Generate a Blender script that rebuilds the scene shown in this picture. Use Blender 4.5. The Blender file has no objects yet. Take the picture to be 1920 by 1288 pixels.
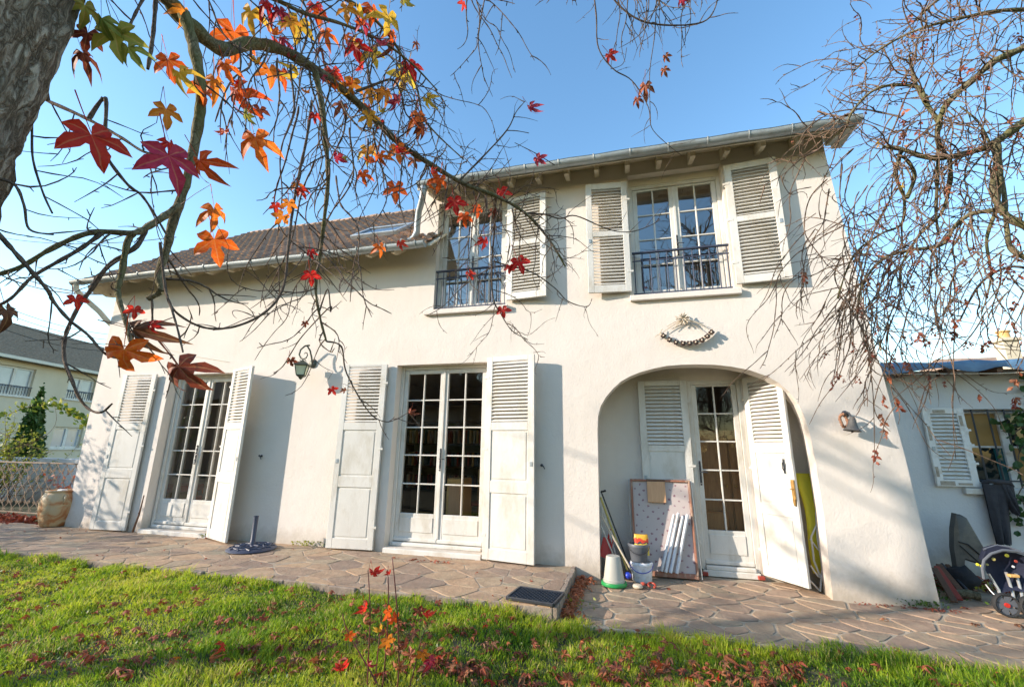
import bpy, math, random
import numpy as np
from mathutils import Vector, Matrix, Euler, noise
scene = bpy.context.scene
col = scene.collection
rad = math.radians
# ------------------------------------------------------------------ camera
CAM = np.array([0.0, -5.03, 1.19])
FPX = 814.06
_p, _r, _y = 0.238812, 0.0132839, 0.254378
FW = np.array([-math.sin(_y)*math.cos(_p), math.cos(_y)*math.cos(_p), math.sin(_p)])
_R0 = np.array([math.cos(_y), math.sin(_y), 0.0]); _U0 = np.cross(_R0, FW)
RT = math.cos(_r)*_R0 + math.sin(_r)*_U0
UP = -math.sin(_r)*_R0 + math.cos(_r)*_U0
cd = bpy.data.cameras.new('camera'); cam = bpy.data.objects.new('camera', cd); col.objects.link(cam)
cam.matrix_world = Matrix(((RT[0], UP[0], -FW[0], CAM[0]), (RT[1], UP[1], -FW[1], CAM[1]), (RT[2], UP[2], -FW[2], CAM[2]), (0, 0, 0, 1)))
cd.sensor_width = 36; cd.lens = FPX/1920*36; cd.clip_start = 0.05; cd.clip_end = 2000
scene.camera = cam
# ------------------------------------------------------------------ world, sun, exposure
SUN_AZ, SUN_EL = rad(63), rad(19.5)          # degrees left of the facade normal, height
SD = np.array([-math.sin(SUN_AZ)*math.cos(SUN_EL), -math.cos(SUN_AZ)*math.cos(SUN_EL), math.sin(SUN_EL)])
w = bpy.data.worlds.new('World'); scene.world = w; w.use_nodes = True
nt = w.node_tree; nt.nodes.clear()
sky = nt.nodes.new('ShaderNodeTexSky'); sky.sky_type = 'NISHITA'; sky.sun_disc = False
sky.sun_elevation = SUN_EL; sky.sun_rotation = math.atan2(SD[0], SD[1]) % (2*math.pi)
sky.air_density = 1.25; sky.dust_density = 0.35; sky.ozone_density = 1.4; sky.altitude = 50
bg = nt.nodes.new('ShaderNodeBackground'); bg.inputs['Strength'].default_value = 0.15
wo = nt.nodes.new('ShaderNodeOutputWorld')
hs = nt.nodes.new('ShaderNodeHueSaturation'); hs.inputs['Saturation'].default_value = 1.22; nt.links.new(sky.outputs[0], hs.inputs['Color']); nt.links.new(hs.outputs[0], bg.inputs[0]); nt.links.new(bg.outputs[0], wo.inputs[0])
sl = bpy.data.lights.new('sun', 'SUN'); sl.energy = 3.15; sl.angle = rad(0.55); sl.color = (1.0, 0.87, 0.73)
so = bpy.data.objects.new('sun', sl); col.objects.link(so); so.location = (-10, -8, 8)
so.rotation_euler = Vector(SD).to_track_quat('Z', 'Y').to_euler()
scene.view_settings.view_transform = 'Standard'; scene.view_settings.look = 'None'
scene.view_settings.exposure = 1.27; scene.view_settings.gamma = 1.0
scene.view_settings.use_curve_mapping = False
try:
    scene.cycles.max_bounces = 8; scene.cycles.transparent_max_bounces = 16; scene.cycles.use_denoising = True
    scene.cycles.caustics_reflective = False; scene.cycles.caustics_refractive = False
except Exception: pass
# ------------------------------------------------------------------ where a sight line meets a plane
def ray(px, py): return (px-960)/FPX*RT - (py-644)/FPX*UP + FW
def atY(px, py, Y=0.0):
    d = ray(px, py); return CAM + (Y-CAM[1])/d[1]*d
def atZ(px, py, Z=0.0):
    d = ray(px, py); return CAM + (Z-CAM[2])/d[2]*d
def atD(px, py, D): return CAM + D*ray(px, py)
def proj(P):
    V = np.atleast_2d(P)-CAM; f = V@FW
    return 960+FPX*(V@RT)/f, 644-FPX*(V@UP)/f, f
# ------------------------------------------------------------------ mesh helpers
class MB:
    def __init__(s): s.v = []; s.f = []; s.n = 0
    def add(s, vs, fs):
        o = s.n; s.v.extend([tuple(float(c) for c in q) for q in vs]); s.n = len(s.v)
        s.f.extend([tuple(i+o for i in f) for f in fs]); return s
    def box(s, x0, x1, y0, y1, z0, z1):
        return s.add([(x0,y0,z0),(x1,y0,z0),(x1,y1,z0),(x0,y1,z0),(x0,y0,z1),(x1,y0,z1),(x1,y1,z1),(x0,y1,z1)],
            [(0,3,2,1),(4,5,6,7),(0,1,5,4),(1,2,6,5),(2,3,7,6),(3,0,4,7)])
    def bbox(s, x0, x1, y0, y1, z0, z1, b=0.004):       # box with chamfered front edges all round
        M = Matrix.Identity(4); return s.cbox(M, (x1-x0)/2, (y1-y0)/2, (z1-z0)/2, b, ((x0+x1)/2, (y0+y1)/2, (z0+z1)/2))
    def cbox(s, M, hx, hy, hz, b=0.004, c=(0,0,0)):
        b = min(b, hx*.45, hy*.45, hz*.45)
        vs = []; idx = {}
        for sx in (-1,1):
            for sy in (-1,1):
                for sz in (-1,1):
                    for k in range(3):
                        q = [sx*(hx-(b if k != 0 else 0)), sy*(hy-(b if k != 1 else 0)), sz*(hz-(b if k != 2 else 0))]
                        idx[(sx,sy,sz,k)] = len(vs); vs.append(M @ Vector((q[0]+c[0], q[1]+c[1], q[2]+c[2])))
        fs = []
        for sg in (-1,1):
            for k in range(3):
                a, d = [i for i in range(3) if i != k]
                loop = []
                for (u, v) in ((-1,-1),(1,-1),(1,1),(-1,1)):
                    t = [0,0,0]; t[k] = sg; t[a] = u; t[d] = v; loop.append(idx[(t[0],t[1],t[2],k)])
                fs.append(tuple(loop))
        for k in range(3):                                # edges along axis k
            a, d = [i for i in range(3) if i != k]
            for u in (-1,1):
                for v in (-1,1):
                    L = []
                    for e, w_ in ((-1,a),(1,a),(1,d),(-1,d)):
                        t = [0,0,0]; t[k] = e; t[a] = u; t[d] = v; L.append(idx[(t[0],t[1],t[2],w_)])
                    fs.append(tuple(L))
        for sx in (-1,1):
            for sy in (-1,1):
                for sz in (-1,1): fs.append(tuple(idx[(sx,sy,sz,k)] for k in range(3)))
        return s.add(vs, fs)
    def tube(s, pts, r, n=8, cap=True):
        pts = [Vector([float(c) for c in q]) for q in pts]; m = len(pts)
        rr = [r]*m if not hasattr(r, '__len__') else list(r)
        t0 = (pts[1]-pts[0]).normalized(); up = Vector((0,0,1)) if abs(t0.z) < .9 else Vector((1,0,0))
        a = t0.cross(up).normalized(); vs = []; fs = []
        for i in range(m):
            t = (pts[min(i+1,m-1)]-pts[max(i-1,0)]).normalized()
            a = (a - t*a.dot(t)).normalized(); b = t.cross(a)
            for k in range(n):
                th = 2*math.pi*k/n; vs.append(pts[i]+(a*math.cos(th)+b*math.sin(th))*rr[i])
        for i in range(m-1):
            for k in range(n):
                k2 = (k+1) % n; fs.append((i*n+k, i*n+k2, (i+1)*n+k2, (i+1)*n+k))
        if cap: fs.append(tuple(range(n))[::-1]); fs.append(tuple((m-1)*n+k for k in range(n)))
        return s.add(vs, fs)
    def lathe(s, prof, c=(0,0,0), n=28, M=None, cap=True):
        vs = []; fs = []; m = len(prof)
        for (r_, z) in prof:
            for k in range(n):
                th = 2*math.pi*k/n; q = Vector((r_*math.cos(th), r_*math.sin(th), z))
                if M is not None: q = M @ q
                vs.append((q.x+c[0], q.y+c[1], q.z+c[2]))
        for i in range(m-1):
            for k in range(n):
                k2 = (k+1) % n; fs.append((i*n+k, i*n+k2, (i+1)*n+k2, (i+1)*n+k))
        if cap: fs.append(tuple(range(n))[::-1]); fs.append(tuple((m-1)*n+k for k in range(n)))
        return s.add(vs, fs)
    def prism(s, poly, d, axis='y', o=0.0):             # poly in the other two axes, extruded by d from o
        n = len(poly)
        def mk(a, b, c): return {'y': (a, c, b), 'z': (a, b, c), 'x': (c, a, b)}[axis]
        vs = [mk(a, b, o) for a, b in poly]+[mk(a, b, o+d) for a, b in poly]
        fs = [tuple(range(n)), tuple(range(n, 2*n))[::-1]]+[(i, (i+1) % n+0, (i+1) % n+n, i+n) for i in range(n)]
        return s.add(vs, fs)
    def quad(s, a, b, c, d): return s.add([a, b, c, d], [(0,1,2,3)])
    def mesh(s, name, m, smooth=False, fix=True):
        me = bpy.data.meshes.new(name); me.from_pydata(s.v, [], s.f)
        if fix:
            import bmesh
            b = bmesh.new(); b.from_mesh(me); bmesh.ops.recalc_face_normals(b, faces=b.faces); b.to_mesh(me); b.free()
        if m is not None:
            for mm in (m if isinstance(m, (list, tuple)) else [m]): me.materials.append(mm)
        if smooth: smooth_by_angle(me, smooth if smooth is not True else 40)
        me.update(); return me
def smooth_by_angle(me, deg):
    me.polygons.foreach_set('use_smooth', [True]*len(me.polygons))
    try: me.set_sharp_from_angle(angle=rad(deg))
    except Exception: pass
def Wm(o):
    M = Matrix.LocRotScale(o.location, o.rotation_euler, o.scale)
    return (Wm(o.parent) @ o.matrix_parent_inverse @ M) if o.parent else M
def link(name, me, parent=None, loc=None, rot=None, world=True):
    o = bpy.data.objects.new(name, me); col.objects.link(o)
    if loc is not None: o.location = [float(c) for c in loc]
    if rot is not None: o.rotation_euler = rot
    if parent is not None:
        o.parent = parent
        if (loc is None and world) or parent.type == 'EMPTY': o.matrix_parent_inverse = Wm(parent).inverted()
    return o
def obj(name, mb, m, parent=None, loc=None, rot=None, smooth=False, fix=True):
    return link(name, mb.mesh(name, m, smooth, fix), parent, loc, rot)
def tag(o, label=None, cat=None, group=None, kind=None):
    if label: o['label'] = label
    if cat: o['category'] = cat
    if group: o['group'] = group
    if kind: o['kind'] = kind
    return o
def thing(name, label, cat, loc=(0,0,0), rotz=0.0, group=None):
    o = bpy.data.objects.new(name, None); col.objects.link(o); o.empty_display_size = .1
    o.location = [float(c) for c in loc]; o.rotation_euler = (0,0,rotz); return tag(o, label, cat, group)
def struct(name, mb, m, smooth=False):
    return tag(obj(name, mb, m, smooth=smooth), kind='structure')
# big vectorised meshes
class NB:
    def __init__(s): s.V = []; s.Q = []; s.n = 0; s.C = []
    def tube(s, P, R, k=4, cval=None):
        P = np.asarray(P, float); m = len(P)
        T = np.gradient(P, axis=0); T /= np.linalg.norm(T, axis=1)[:, None]+1e-9
        ref = np.array([.31, .17, .93]) if abs(T[0]@np.array([.31,.17,.93])) < .85 else np.array([.9,.3,.1])
        A = np.cross(T, ref); A /= np.linalg.norm(A, axis=1)[:, None]+1e-9; B = np.cross(T, A)
        th = np.arange(k)*2*math.pi/k
        ring = P[:, None, :]+np.asarray(R)[:, None, None]*(np.cos(th)[None, :, None]*A[:, None, :]+np.sin(th)[None, :, None]*B[:, None, :])
        s.V.append(ring.reshape(-1, 3))
        i = np.arange(m-1)[:, None]*k; j = np.arange(k)[None, :]; j2 = (j+1) % k
        q = np.stack([i+j, i+j2, i+k+j2, i+k+j], -1).reshape(-1, 4)+s.n
        s.Q.append(q); s.n += m*k
    def mesh(s, name, m, smooth=True):
        V = np.concatenate(s.V); Q = np.concatenate(s.Q); return np_mesh(name, V, Q, m, smooth)
def np_mesh(name, V, Q, m, smooth=True, T=None):
    me = bpy.data.meshes.new(name); me.vertices.add(len(V)); me.vertices.foreach_set('co', V.astype(np.float32).ravel())
    nq = 0 if Q is None else len(Q); ntr = 0 if T is None else len(T)
    idx = np.concatenate([a.ravel() for a in (Q, T) if a is not None and len(a)])
    me.loops.add(len(idx)); me.loops.foreach_set('vertex_index', idx.astype(np.int32))
    me.polygons.add(nq+ntr)
    ls = np.concatenate([np.arange(nq)*4, nq*4+np.arange(ntr)*3]).astype(np.int32)
    me.polygons.foreach_set('loop_start', ls)
    me.polygons.foreach_set('loop_total', np.concatenate([np.full(nq, 4), np.full(ntr, 3)]).astype(np.int32))
    if smooth: me.polygons.foreach_set('use_smooth', np.ones(nq+ntr, bool))
    me.update(calc_edges=True)
    if m is not None: me.materials.append(m)
    return me
# ------------------------------------------------------------------ materials
def newmat(name):
    m = bpy.data.materials.new(name); m.use_nodes = True; nt = m.node_tree
    return m, nt, nt.nodes['Principled BSDF'], nt.nodes['Material Output']
def N(nt, t, **kw):
    n = nt.nodes.new(t)
    for k, v in kw.items():
        if k in n.inputs: n.inputs[k].default_value = v
        else: setattr(n, k, v)
    return n
def ramp(nt, stops, fac, interp='LINEAR'):
    n = nt.nodes.new('ShaderNodeValToRGB'); cr = n.color_ramp; cr.interpolation = interp
    while len(cr.elements) < len(stops): cr.elements.new(.5)
    for e, (p, c) in zip(cr.elements, stops): e.position = p; e.color = (*c, 1) if len(c) == 3 else c
    nt.links.new(fac, n.inputs[0]); return n
def mixc(nt, fac, a, b, mode='MIX'):
    n = nt.nodes.new('ShaderNodeMix'); n.data_type = 'RGBA'; n.blend_type = mode
    for s_, v in ((0, fac), (6, a), (7, b)):
        if hasattr(v, 'is_linked'): nt.links.new(v, n.inputs[s_])
        else: n.inputs[s_].default_value = v if s_ == 0 else (*v, 1) if len(v) == 3 else v
    return n.outputs[2]
def mat(name, c1, c2=None, scale=8.0, rough=.7, bump=0.0, bscale=60.0, detail=6, obj_rand=None, metal=0.0, stretch=None, spec=None, c3=None, s3=2.0, coord='Object'):
    m, nt, b, out = newmat(name); L = nt.links.new
    tc = N(nt, 'ShaderNodeTexCoord') if coord != 'World' else N(nt, 'ShaderNodeNewGeometry'); vec = tc.outputs[coord if coord != 'World' else 'Position']
    if stretch:
        mp = N(nt, 'ShaderNodeMapping'); mp.inputs['Scale'].default_value = stretch; L(vec, mp.inputs[0]); vec = mp.outputs[0]
    c = None
    if c2 is not None:
        n = N(nt, 'ShaderNodeTexNoise', Scale=scale, Detail=detail, Roughness=.6); L(vec, n.inputs['Vector'])
        c = ramp(nt, [(.3, c1), (.7, c2)], n.outputs['Fac']).outputs[0]
    if c3 is not None:
        n3 = N(nt, 'ShaderNodeTexNoise', Scale=s3, Detail=8, Roughness=.7); L(vec, n3.inputs['Vector'])
        f3 = ramp(nt, [(.5, (0,0,0)), (.72, (1,1,1))], n3.outputs['Fac']).outputs[0]
        c = mixc(nt, f3, c if c is not None else c1, c3)
    if obj_rand:
        oi = N(nt, 'ShaderNodeObjectInfo'); rc = ramp(nt, [(i/(len(obj_rand)-1), q) for i, q in enumerate(obj_rand)], oi.outputs['Random']).outputs[0]
        c = mixc(nt, 1.0, c if c is not None else c1, rc, 'MULTIPLY')
    if c is None: b.inputs['Base Color'].default_value = (*c1, 1)
    else: L(c, b.inputs['Base Color'])
    b.inputs['Roughness'].default_value = rough; b.inputs['Metallic'].default_value = metal
    if spec is not None: b.inputs['Specular IOR Level'].default_value = spec
    if bump:
        n2 = N(nt, 'ShaderNodeTexNoise', Scale=bscale, Detail=8, Roughness=.65); L(vec, n2.inputs['Vector'])
        bp = N(nt, 'ShaderNodeBump', Strength=bump, Distance=.01); L(n2.outputs['Fac'], bp.inputs['Height']); L(bp.outputs[0], b.inputs['Normal'])
    return m
def m_stucco(name, ca, cb, dirt, bump=.5, rain=True):
    m, nt, b, out = newmat(name); L = nt.links.new
    geo = N(nt, 'ShaderNodeNewGeometry'); P = geo.outputs['Position']
    n1 = N(nt, 'ShaderNodeTexNoise', Scale=.9, Detail=7, Roughness=.62); L(P, n1.inputs['Vector'])
    c = ramp(nt, [(.32, ca), (.68, cb)], n1.outputs['Fac']).outputs[0]
    mp = N(nt, 'ShaderNodeMapping'); mp.inputs['Scale'].default_value = (3.2, 3.2, .25); L(P, mp.inputs[0])
    n2 = N(nt, 'ShaderNodeTexNoise', Scale=2.0, Detail=8, Roughness=.7); L(mp.outputs[0], n2.inputs['Vector'])
    f = ramp(nt, [(.55, (0,0,0)), (.9, (.35,.35,.35))], n2.outputs['Fac']).outputs[0]
    c = mixc(nt, f, c, dirt)
    # splash dirt close to the ground, ragged
    sx = N(nt, 'ShaderNodeSeparateXYZ'); L(P, sx.inputs[0])
    n3 = N(nt, 'ShaderNodeTexNoise', Scale=7.0, Detail=8, Roughness=.7); L(P, n3.inputs['Vector'])
    ad = N(nt, 'ShaderNodeMath', operation='MULTIPLY_ADD'); L(n3.outputs['Fac'], ad.inputs[0]); ad.inputs[1].default_value = .42; L(sx.outputs['Z'], ad.inputs[2])
    mr = N(nt, 'ShaderNodeMapRange'); L(ad.outputs[0], mr.inputs[0]); mr.inputs[1].default_value = .12; mr.inputs[2].default_value = .42; mr.inputs[3].default_value = .75; mr.inputs[4].default_value = 0
    c = mixc(nt, mr.outputs[0], c, (dirt[0]*.62, dirt[1]*.58, dirt[2]*.5))
    # small spots
    n4 = N(nt, 'ShaderNodeTexNoise', Scale=26.0, Detail=4, Roughness=.7); L(P, n4.inputs['Vector'])
    f4 = ramp(nt, [(.66, (0,0,0)), (.76, (.35,.35,.35))], n4.outputs['Fac']).outputs[0]
    c = mixc(nt, f4, c, dirt)
    L(c, b.inputs['Base Color']); b.inputs['Roughness'].default_value = .92; b.inputs['Specular IOR Level'].default_value = .2
    mp2 = N(nt, 'ShaderNodeMapping'); mp2.inputs['Scale'].default_value = (1, 1, .6); L(P, mp2.inputs[0])
    nb = N(nt, 'ShaderNodeTexNoise', Scale=55.0, Detail=6, Roughness=.7); L(mp2.outputs[0], nb.inputs['Vector'])
    nb2 = N(nt, 'ShaderNodeTexNoise', Scale=6.0, Detail=4, Roughness=.6); L(P, nb2.inputs['Vector'])
    a2 = N(nt, 'ShaderNodeMath', operation='MULTIPLY_ADD'); L(nb2.outputs['Fac'], a2.inputs[0]); a2.inputs[1].default_value = 1.6; L(nb.outputs['Fac'], a2.inputs[2])
    bp = N(nt, 'ShaderNodeBump', Strength=bump, Distance=.012); L(a2.outputs[0], bp.inputs['Height']); L(bp.outputs[0], b.inputs['Normal'])
    return m
def m_glass(name='window_glass', tint=(.93,.95,.94), wob=.006, base=.17):
    m, nt, b, out = newmat(name); L = nt.links.new; nt.nodes.remove(b)
    gl = N(nt, 'ShaderNodeBsdfGlossy', Roughness=0.0); gl.inputs[0].default_value = (1,1,1,1)
    tr = N(nt, 'ShaderNodeBsdfTransparent'); tr.inputs[0].default_value = (*tint, 1)
    fr = N(nt, 'ShaderNodeLayerWeight', Blend=.5); pw = N(nt, 'ShaderNodeMath', operation='POWER'); L(fr.outputs['Facing'], pw.inputs[0]); pw.inputs[1].default_value = 2.5
    ad = N(nt, 'ShaderNodeMath', operation='ADD', use_clamp=True); L(pw.outputs[0], ad.inputs[0]); ad.inputs[1].default_value = base
    geo = N(nt, 'ShaderNodeNewGeometry')
    n = N(nt, 'ShaderNodeTexNoise', Scale=5.0, Detail=1); L(geo.outputs['Position'], n.inputs['Vector'])
    bp = N(nt, 'ShaderNodeBump', Strength=wob, Distance=.05); L(n.outputs['Fac'], bp.inputs['Height']); L(bp.outputs[0], gl.inputs['Normal'])
    mx = N(nt, 'ShaderNodeMixShader'); L(ad.outputs[0], mx.inputs[0]); L(tr.outputs[0], mx.inputs[1]); L(gl.outputs[0], mx.inputs[2]); L(mx.outputs[0], out.inputs[0])
    return m
def m_leaf(name, stops, transl=.45, rough=.5, oscale=16.0, vein=(.75,.45,.2)):
    m, nt, b, out = newmat(name); L = nt.links.new
    tc = N(nt, 'ShaderNodeTexCoord'); oi = N(nt, 'ShaderNodeObjectInfo')
    v = N(nt, 'ShaderNodeVectorMath', operation='ADD'); L(tc.outputs['Object'], v.inputs[0]); L(oi.outputs['Location'], v.inputs[1])
    n = N(nt, 'ShaderNodeTexNoise', Scale=oscale, Detail=5, Roughness=.65); L(v.outputs[0], n.inputs['Vector'])
    a = N(nt, 'ShaderNodeMath', operation='MULTIPLY_ADD'); L(oi.outputs['Random'], a.inputs[0]); a.inputs[1].default_value = .55; 
    s_ = N(nt, 'ShaderNodeMath', operation='MULTIPLY_ADD'); L(n.outputs['Fac'], s_.inputs[0]); s_.inputs[1].default_value = .9; s_.inputs[2].default_value = -.22
    L(s_.outputs[0], a.inputs[2])
    c = ramp(nt, stops, a.outputs[0]).outputs[0]
    ns = N(nt, 'ShaderNodeTexNoise', Scale=90.0, Detail=3); L(v.outputs[0], ns.inputs['Vector'])
    fs = ramp(nt, [(.62, (0,0,0)), (.72, (.7,.7,.7))], ns.outputs['Fac']).outputs[0]
    c = mixc(nt, fs, c, (.10,.03,.015))
    va = N(nt, 'ShaderNodeAttribute'); va.attribute_name = 'vein'; vf = ramp(nt, [(.84,(0,0,0)),(.95,(.3,.3,.3))], va.outputs['Fac']).outputs[0]; c = mixc(nt, vf, c, vein)
    L(c, b.inputs['Base Color']); b.inputs['Roughness'].default_value = rough
    bb = N(nt, 'ShaderNodeBump', Strength=.5, Distance=.02); L(va.outputs['Fac'], bb.inputs['Height']); L(bb.outputs[0], b.inputs['Normal'])
    tr = N(nt, 'ShaderNodeBsdfTranslucent'); L(c, tr.inputs[0])
    mx = N(nt, 'ShaderNodeMixShader'); mx.inputs[0].default_value = transl; L(b.outputs[0], mx.inputs[1]); L(tr.outputs[0], mx.inputs[2]); L(mx.outputs[0], out.inputs[0])
    return m
def m_bark(name, a, b_, c, scale=14.0, st=(1,1,.22), bump=1.0, dist=.03, moss=None):
    m, nt, b, out = newmat(name); L = nt.links.new
    geo = N(nt, 'ShaderNodeNewGeometry'); mp = N(nt, 'ShaderNodeMapping'); mp.inputs['Scale'].default_value = st; L(geo.outputs['Position'], mp.inputs[0])
    n0 = N(nt, 'ShaderNodeTexNoise', Scale=scale*.8, Detail=3); L(mp.outputs[0], n0.inputs['Vector'])
    vm = mixc(nt, .12, mp.outputs[0], n0.outputs['Color'])
    vo = N(nt, 'ShaderNodeTexVoronoi', Scale=scale*1.6, feature='DISTANCE_TO_EDGE'); L(vm, vo.inputs['Vector'])
    n = N(nt, 'ShaderNodeTexNoise', Scale=scale, Detail=10, Roughness=.75); L(mp.outputs[0], n.inputs['Vector'])
    c1 = ramp(nt, [(.3, a), (.5, b_), (.72, c)], n.outputs['Fac']).outputs[0]
    cr = ramp(nt, [(0, (.25,.22,.2)), (.09, (1,1,1))], vo.outputs['Distance']).outputs[0]
    c1 = mixc(nt, .8, c1, cr, 'MULTIPLY')
    if moss:
        n2 = N(nt, 'ShaderNodeTexNoise', Scale=5.0, Detail=6); L(geo.outputs['Position'], n2.inputs['Vector'])
        f = ramp(nt, [(.5, (0,0,0)), (.64, (.7,.7,.7))], n2.outputs['Fac']).outputs[0]; c1 = mixc(nt, f, c1, moss)
    L(c1, b.inputs['Base Color']); b.inputs['Roughness'].default_value = .95; b.inputs['Specular IOR Level'].default_value = .15
    h = N(nt, 'ShaderNodeMath', operation='MULTIPLY_ADD'); L(vo.outputs['Distance'], h.inputs[0]); h.inputs[1].default_value = 1.6; L(n.outputs['Fac'], h.inputs[2])
    bp = N(nt, 'ShaderNodeBump', Strength=bump, Distance=dist); L(h.outputs[0], bp.inputs['Height']); L(bp.outputs[0], b.inputs['Normal'])
    return m
M = {}
M['wall'] = m_stucco('stucco_white', (.67,.61,.55), (.73,.672,.615), (.57,.50,.425), .34)
M['wallgrey'] = m_stucco('stucco_outbuilding', (.60,.60,.60), (.68,.675,.66), (.45,.43,.40), .35)
M['reveal'] = m_stucco('stucco_reveal', (.64,.60,.52), (.72,.68,.60), (.5,.44,.34), .3)
M['nb'] = m_stucco('stucco_cream', (.60,.52,.38), (.66,.58,.44), (.48,.40,.29), .2)
M['white'] = mat('white_paint', (.61,.59,.545), (.69,.67,.625), 5, .45, .25, 50, c3=(.50,.455,.375), s3=4.5, coord='World', stretch=(1,1,.45))
M['whiteold'] = mat('weathered_white_paint', (.70,.69,.65), (.80,.79,.76), 6, .6, .35, 45, c3=(.45,.38,.29), s3=6.0)
M['peel'] = mat('peeled_wood', (.30,.24,.17), (.48,.42,.34), 30, .8, .5, 60)
M['glass'] = m_glass('upper_window_glass', base=.24); M['doorglass'] = m_glass('door_glass', base=.055)
M['zinc'] = mat('zinc_gutter', (.30,.34,.36), (.40,.44,.46), 6, .45, .1, 30, metal=.35, c3=(.22,.22,.2), s3=5)
M['cream'] = mat('cream_pipe_paint', (.60,.57,.48), (.68,.65,.56), 6, .5, .1, 40)
M['soffit'] = mat('soffit_boards', (.62,.55,.42), (.70,.63,.50), 8, .8, .2, 40, c3=(.38,.28,.17), s3=3)
M['iron'] = mat('black_iron', (.025,.027,.035), (.04,.042,.05), 20, .45, .3, 80)
M['blueiron'] = mat('blue_iron', (.035,.045,.08), (.05,.06,.10), 20, .5, .2, 80)
M['room'] = mat('room_plaster', (.50,.40,.29), (.58,.47,.35), 3, .9)
M['roomfloor'] = mat('room_floor', (.30,.18,.09), (.40,.25,.13), 5, .5)
M['tile'] = mat('roof_tile_clay', (.25,.155,.105), (.50,.36,.26), 9, .9, .6, 60, obj_rand=[(.62,.62,.66),(1,.95,.9),(1.25,1.12,1.05)], c3=(.28,.22,.16), s3=9)
M['slate'] = mat('roof_slate', (.20,.14,.095), (.36,.27,.19), 11, .85, 1.0, 20, c3=(.21,.17,.12), s3=3, spec=.05, obj_rand=[(.8,.8,.8),(1.2,1.2,1.2)])
M['stone'] = mat('terrace_stone', (.27,.195,.135), (.42,.315,.225), 7, .85, 1.0, 22, coord='World', obj_rand=[(.72,.68,.72),(1,.93,.88),(1.2,1.06,.92),(.92,.98,.96)], c3=(.34,.29,.21), s3=6)
M['nosing'] = mat('terrace_edge_stone', (.20,.15,.12), (.31,.245,.195), 9, .9, .9, 30, c3=(.34,.30,.23), s3=8)
M['pstone'] = mat('patio_stone', (.26,.19,.135), (.41,.31,.225), 8, .85, 1.0, 26, coord='World', obj_rand=[(.76,.73,.75),(1.06,.95,.9),(1.1,1.0,.9),(.88,.9,.88)], c3=(.36,.30,.21), s3=7)
M['mortar'] = mat('mortar', (.38,.31,.225), (.49,.41,.305), 14, .95, .6, 70, c3=(.26,.21,.15), s3=5, coord='World')
M['mortard'] = mat('terrace_mortar', (.28,.22,.165), (.41,.335,.25), 14, .95, .6, 70, coord='World')
M['concrete'] = mat('rough_concrete', (.26,.21,.15), (.36,.30,.22), 12, .95, .9, 40, c3=(.14,.12,.08), s3=6)
M['soil'] = mat('lawn_soil', (.045,.045,.02), (.075,.075,.03), 6, 1, .6, 30)
M['wood'] = mat('pine_wood', (.56,.32,.10), (.70,.42,.15), 6, .55, .15, 40, stretch=(8,8,1))
M['woodd'] = mat('dark_wood', (.10,.045,.022), (.17,.08,.04), 8, .55, .2, 40, stretch=(8,8,1))
M['panelwood'] = mat('plywood', (.56,.30,.15), (.64,.37,.20), 6, .5, .1, 40, stretch=(8,1,1))
M['oak'] = mat('oak_cabinet', (.26,.12,.045), (.38,.19,.075), 6, .5, .15, 40, stretch=(8,8,1))
def pmat(name, c, rough=.5, **k): return mat(name, tuple(q*.93 for q in c), c, 9, rough, .08, 50, **k)
M['red'] = pmat('red_plastic', (.55,.03,.02), .4); M['redp'] = pmat('red_brown_plastic', (.35,.05,.03), .5)
M['orange'] = pmat('orange_plastic', (.75,.13,.02), .4)
M['yellow'] = pmat('yellow_cushion', (.85,.74,.05), .7); M['green'] = pmat('green_plastic', (.02,.28,.07), .4)
M['teal'] = pmat('teal_fabric', (.02,.22,.20), .7)
M['greyb'] = pmat('grey_bucket', (.11,.12,.14), .5); M['pail'] = pmat('beige_pail', (.42,.41,.36), .6)
M['pblue'] = pmat('blue_plastic', (.02,.05,.45), .35); M['whitep'] = mat('white_plastic', (.66,.68,.72), (.72,.74,.78), 9, .4, .05, 40, c3=(.42,.36,.3), s3=7)
M['alu'] = mat('grey_aluminium', (.45,.45,.46), (.55,.55,.56), 10, .38, .1, 60, metal=.6)
M['navy'] = mat('navy_fabric', (.012,.012,.015), (.022,.022,.027), 20, .85, .5, 200)
M['jacket'] = mat('jacket_fabric', (.030,.031,.036), (.05,.05,.058), 12, .9, .8, 40)
M['shell'] = mat('grey_plastic_shell', (.050,.048,.046), (.075,.072,.068), 6, .5, .25, 20, c3=(.12,.11,.09), s3=4)
M['rubber'] = pmat('rubber', (.025,.026,.028), .75)
M['tarp'] = mat('blue_tarpaulin', (.07,.15,.28), (.13,.25,.40), 6, .45, .6, 12)
M['brass'] = mat('aged_brass', (.35,.20,.06), (.5,.3,.1), 30, .45, .3, 60, metal=.7)
M['pewter'] = mat('bell_pewter', (.06,.06,.058), (.11,.105,.10), 40, .6, .4, 90)
M['rope'] = mat('brown_rope', (.24,.11,.06), (.34,.18,.11), 60, .9, .8, 120)
M['verdigris'] = mat('verdigris_metal', (.05,.06,.045), (.095,.105,.08), 20, .5, .3, 60, metal=.3)
M['lampglass'] = mat('greenish_lamp_glass', (.60,.62,.42), (.68,.70,.50), 12, .25, .1, 60)
M['straw'] = mat('dried_straw', (.48,.40,.30), (.62,.54,.42), 40, .9, .3, 90)
M['pod'] = mat('dark_dried_pod', (.03,.013,.010), (.06,.03,.022), 60, .8, .3, 90)
M['foliage'] = m_leaf('green_leaf', [(0,(.05,.10,.02)),(.5,(.11,.20,.03)),(1,(.30,.34,.05))], .4)
M['cyp'] = m_leaf('cypress_leaf', [(0,(.03,.08,.015)),(.5,(.06,.14,.025)),(1,(.13,.22,.04))], .25)
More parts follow.
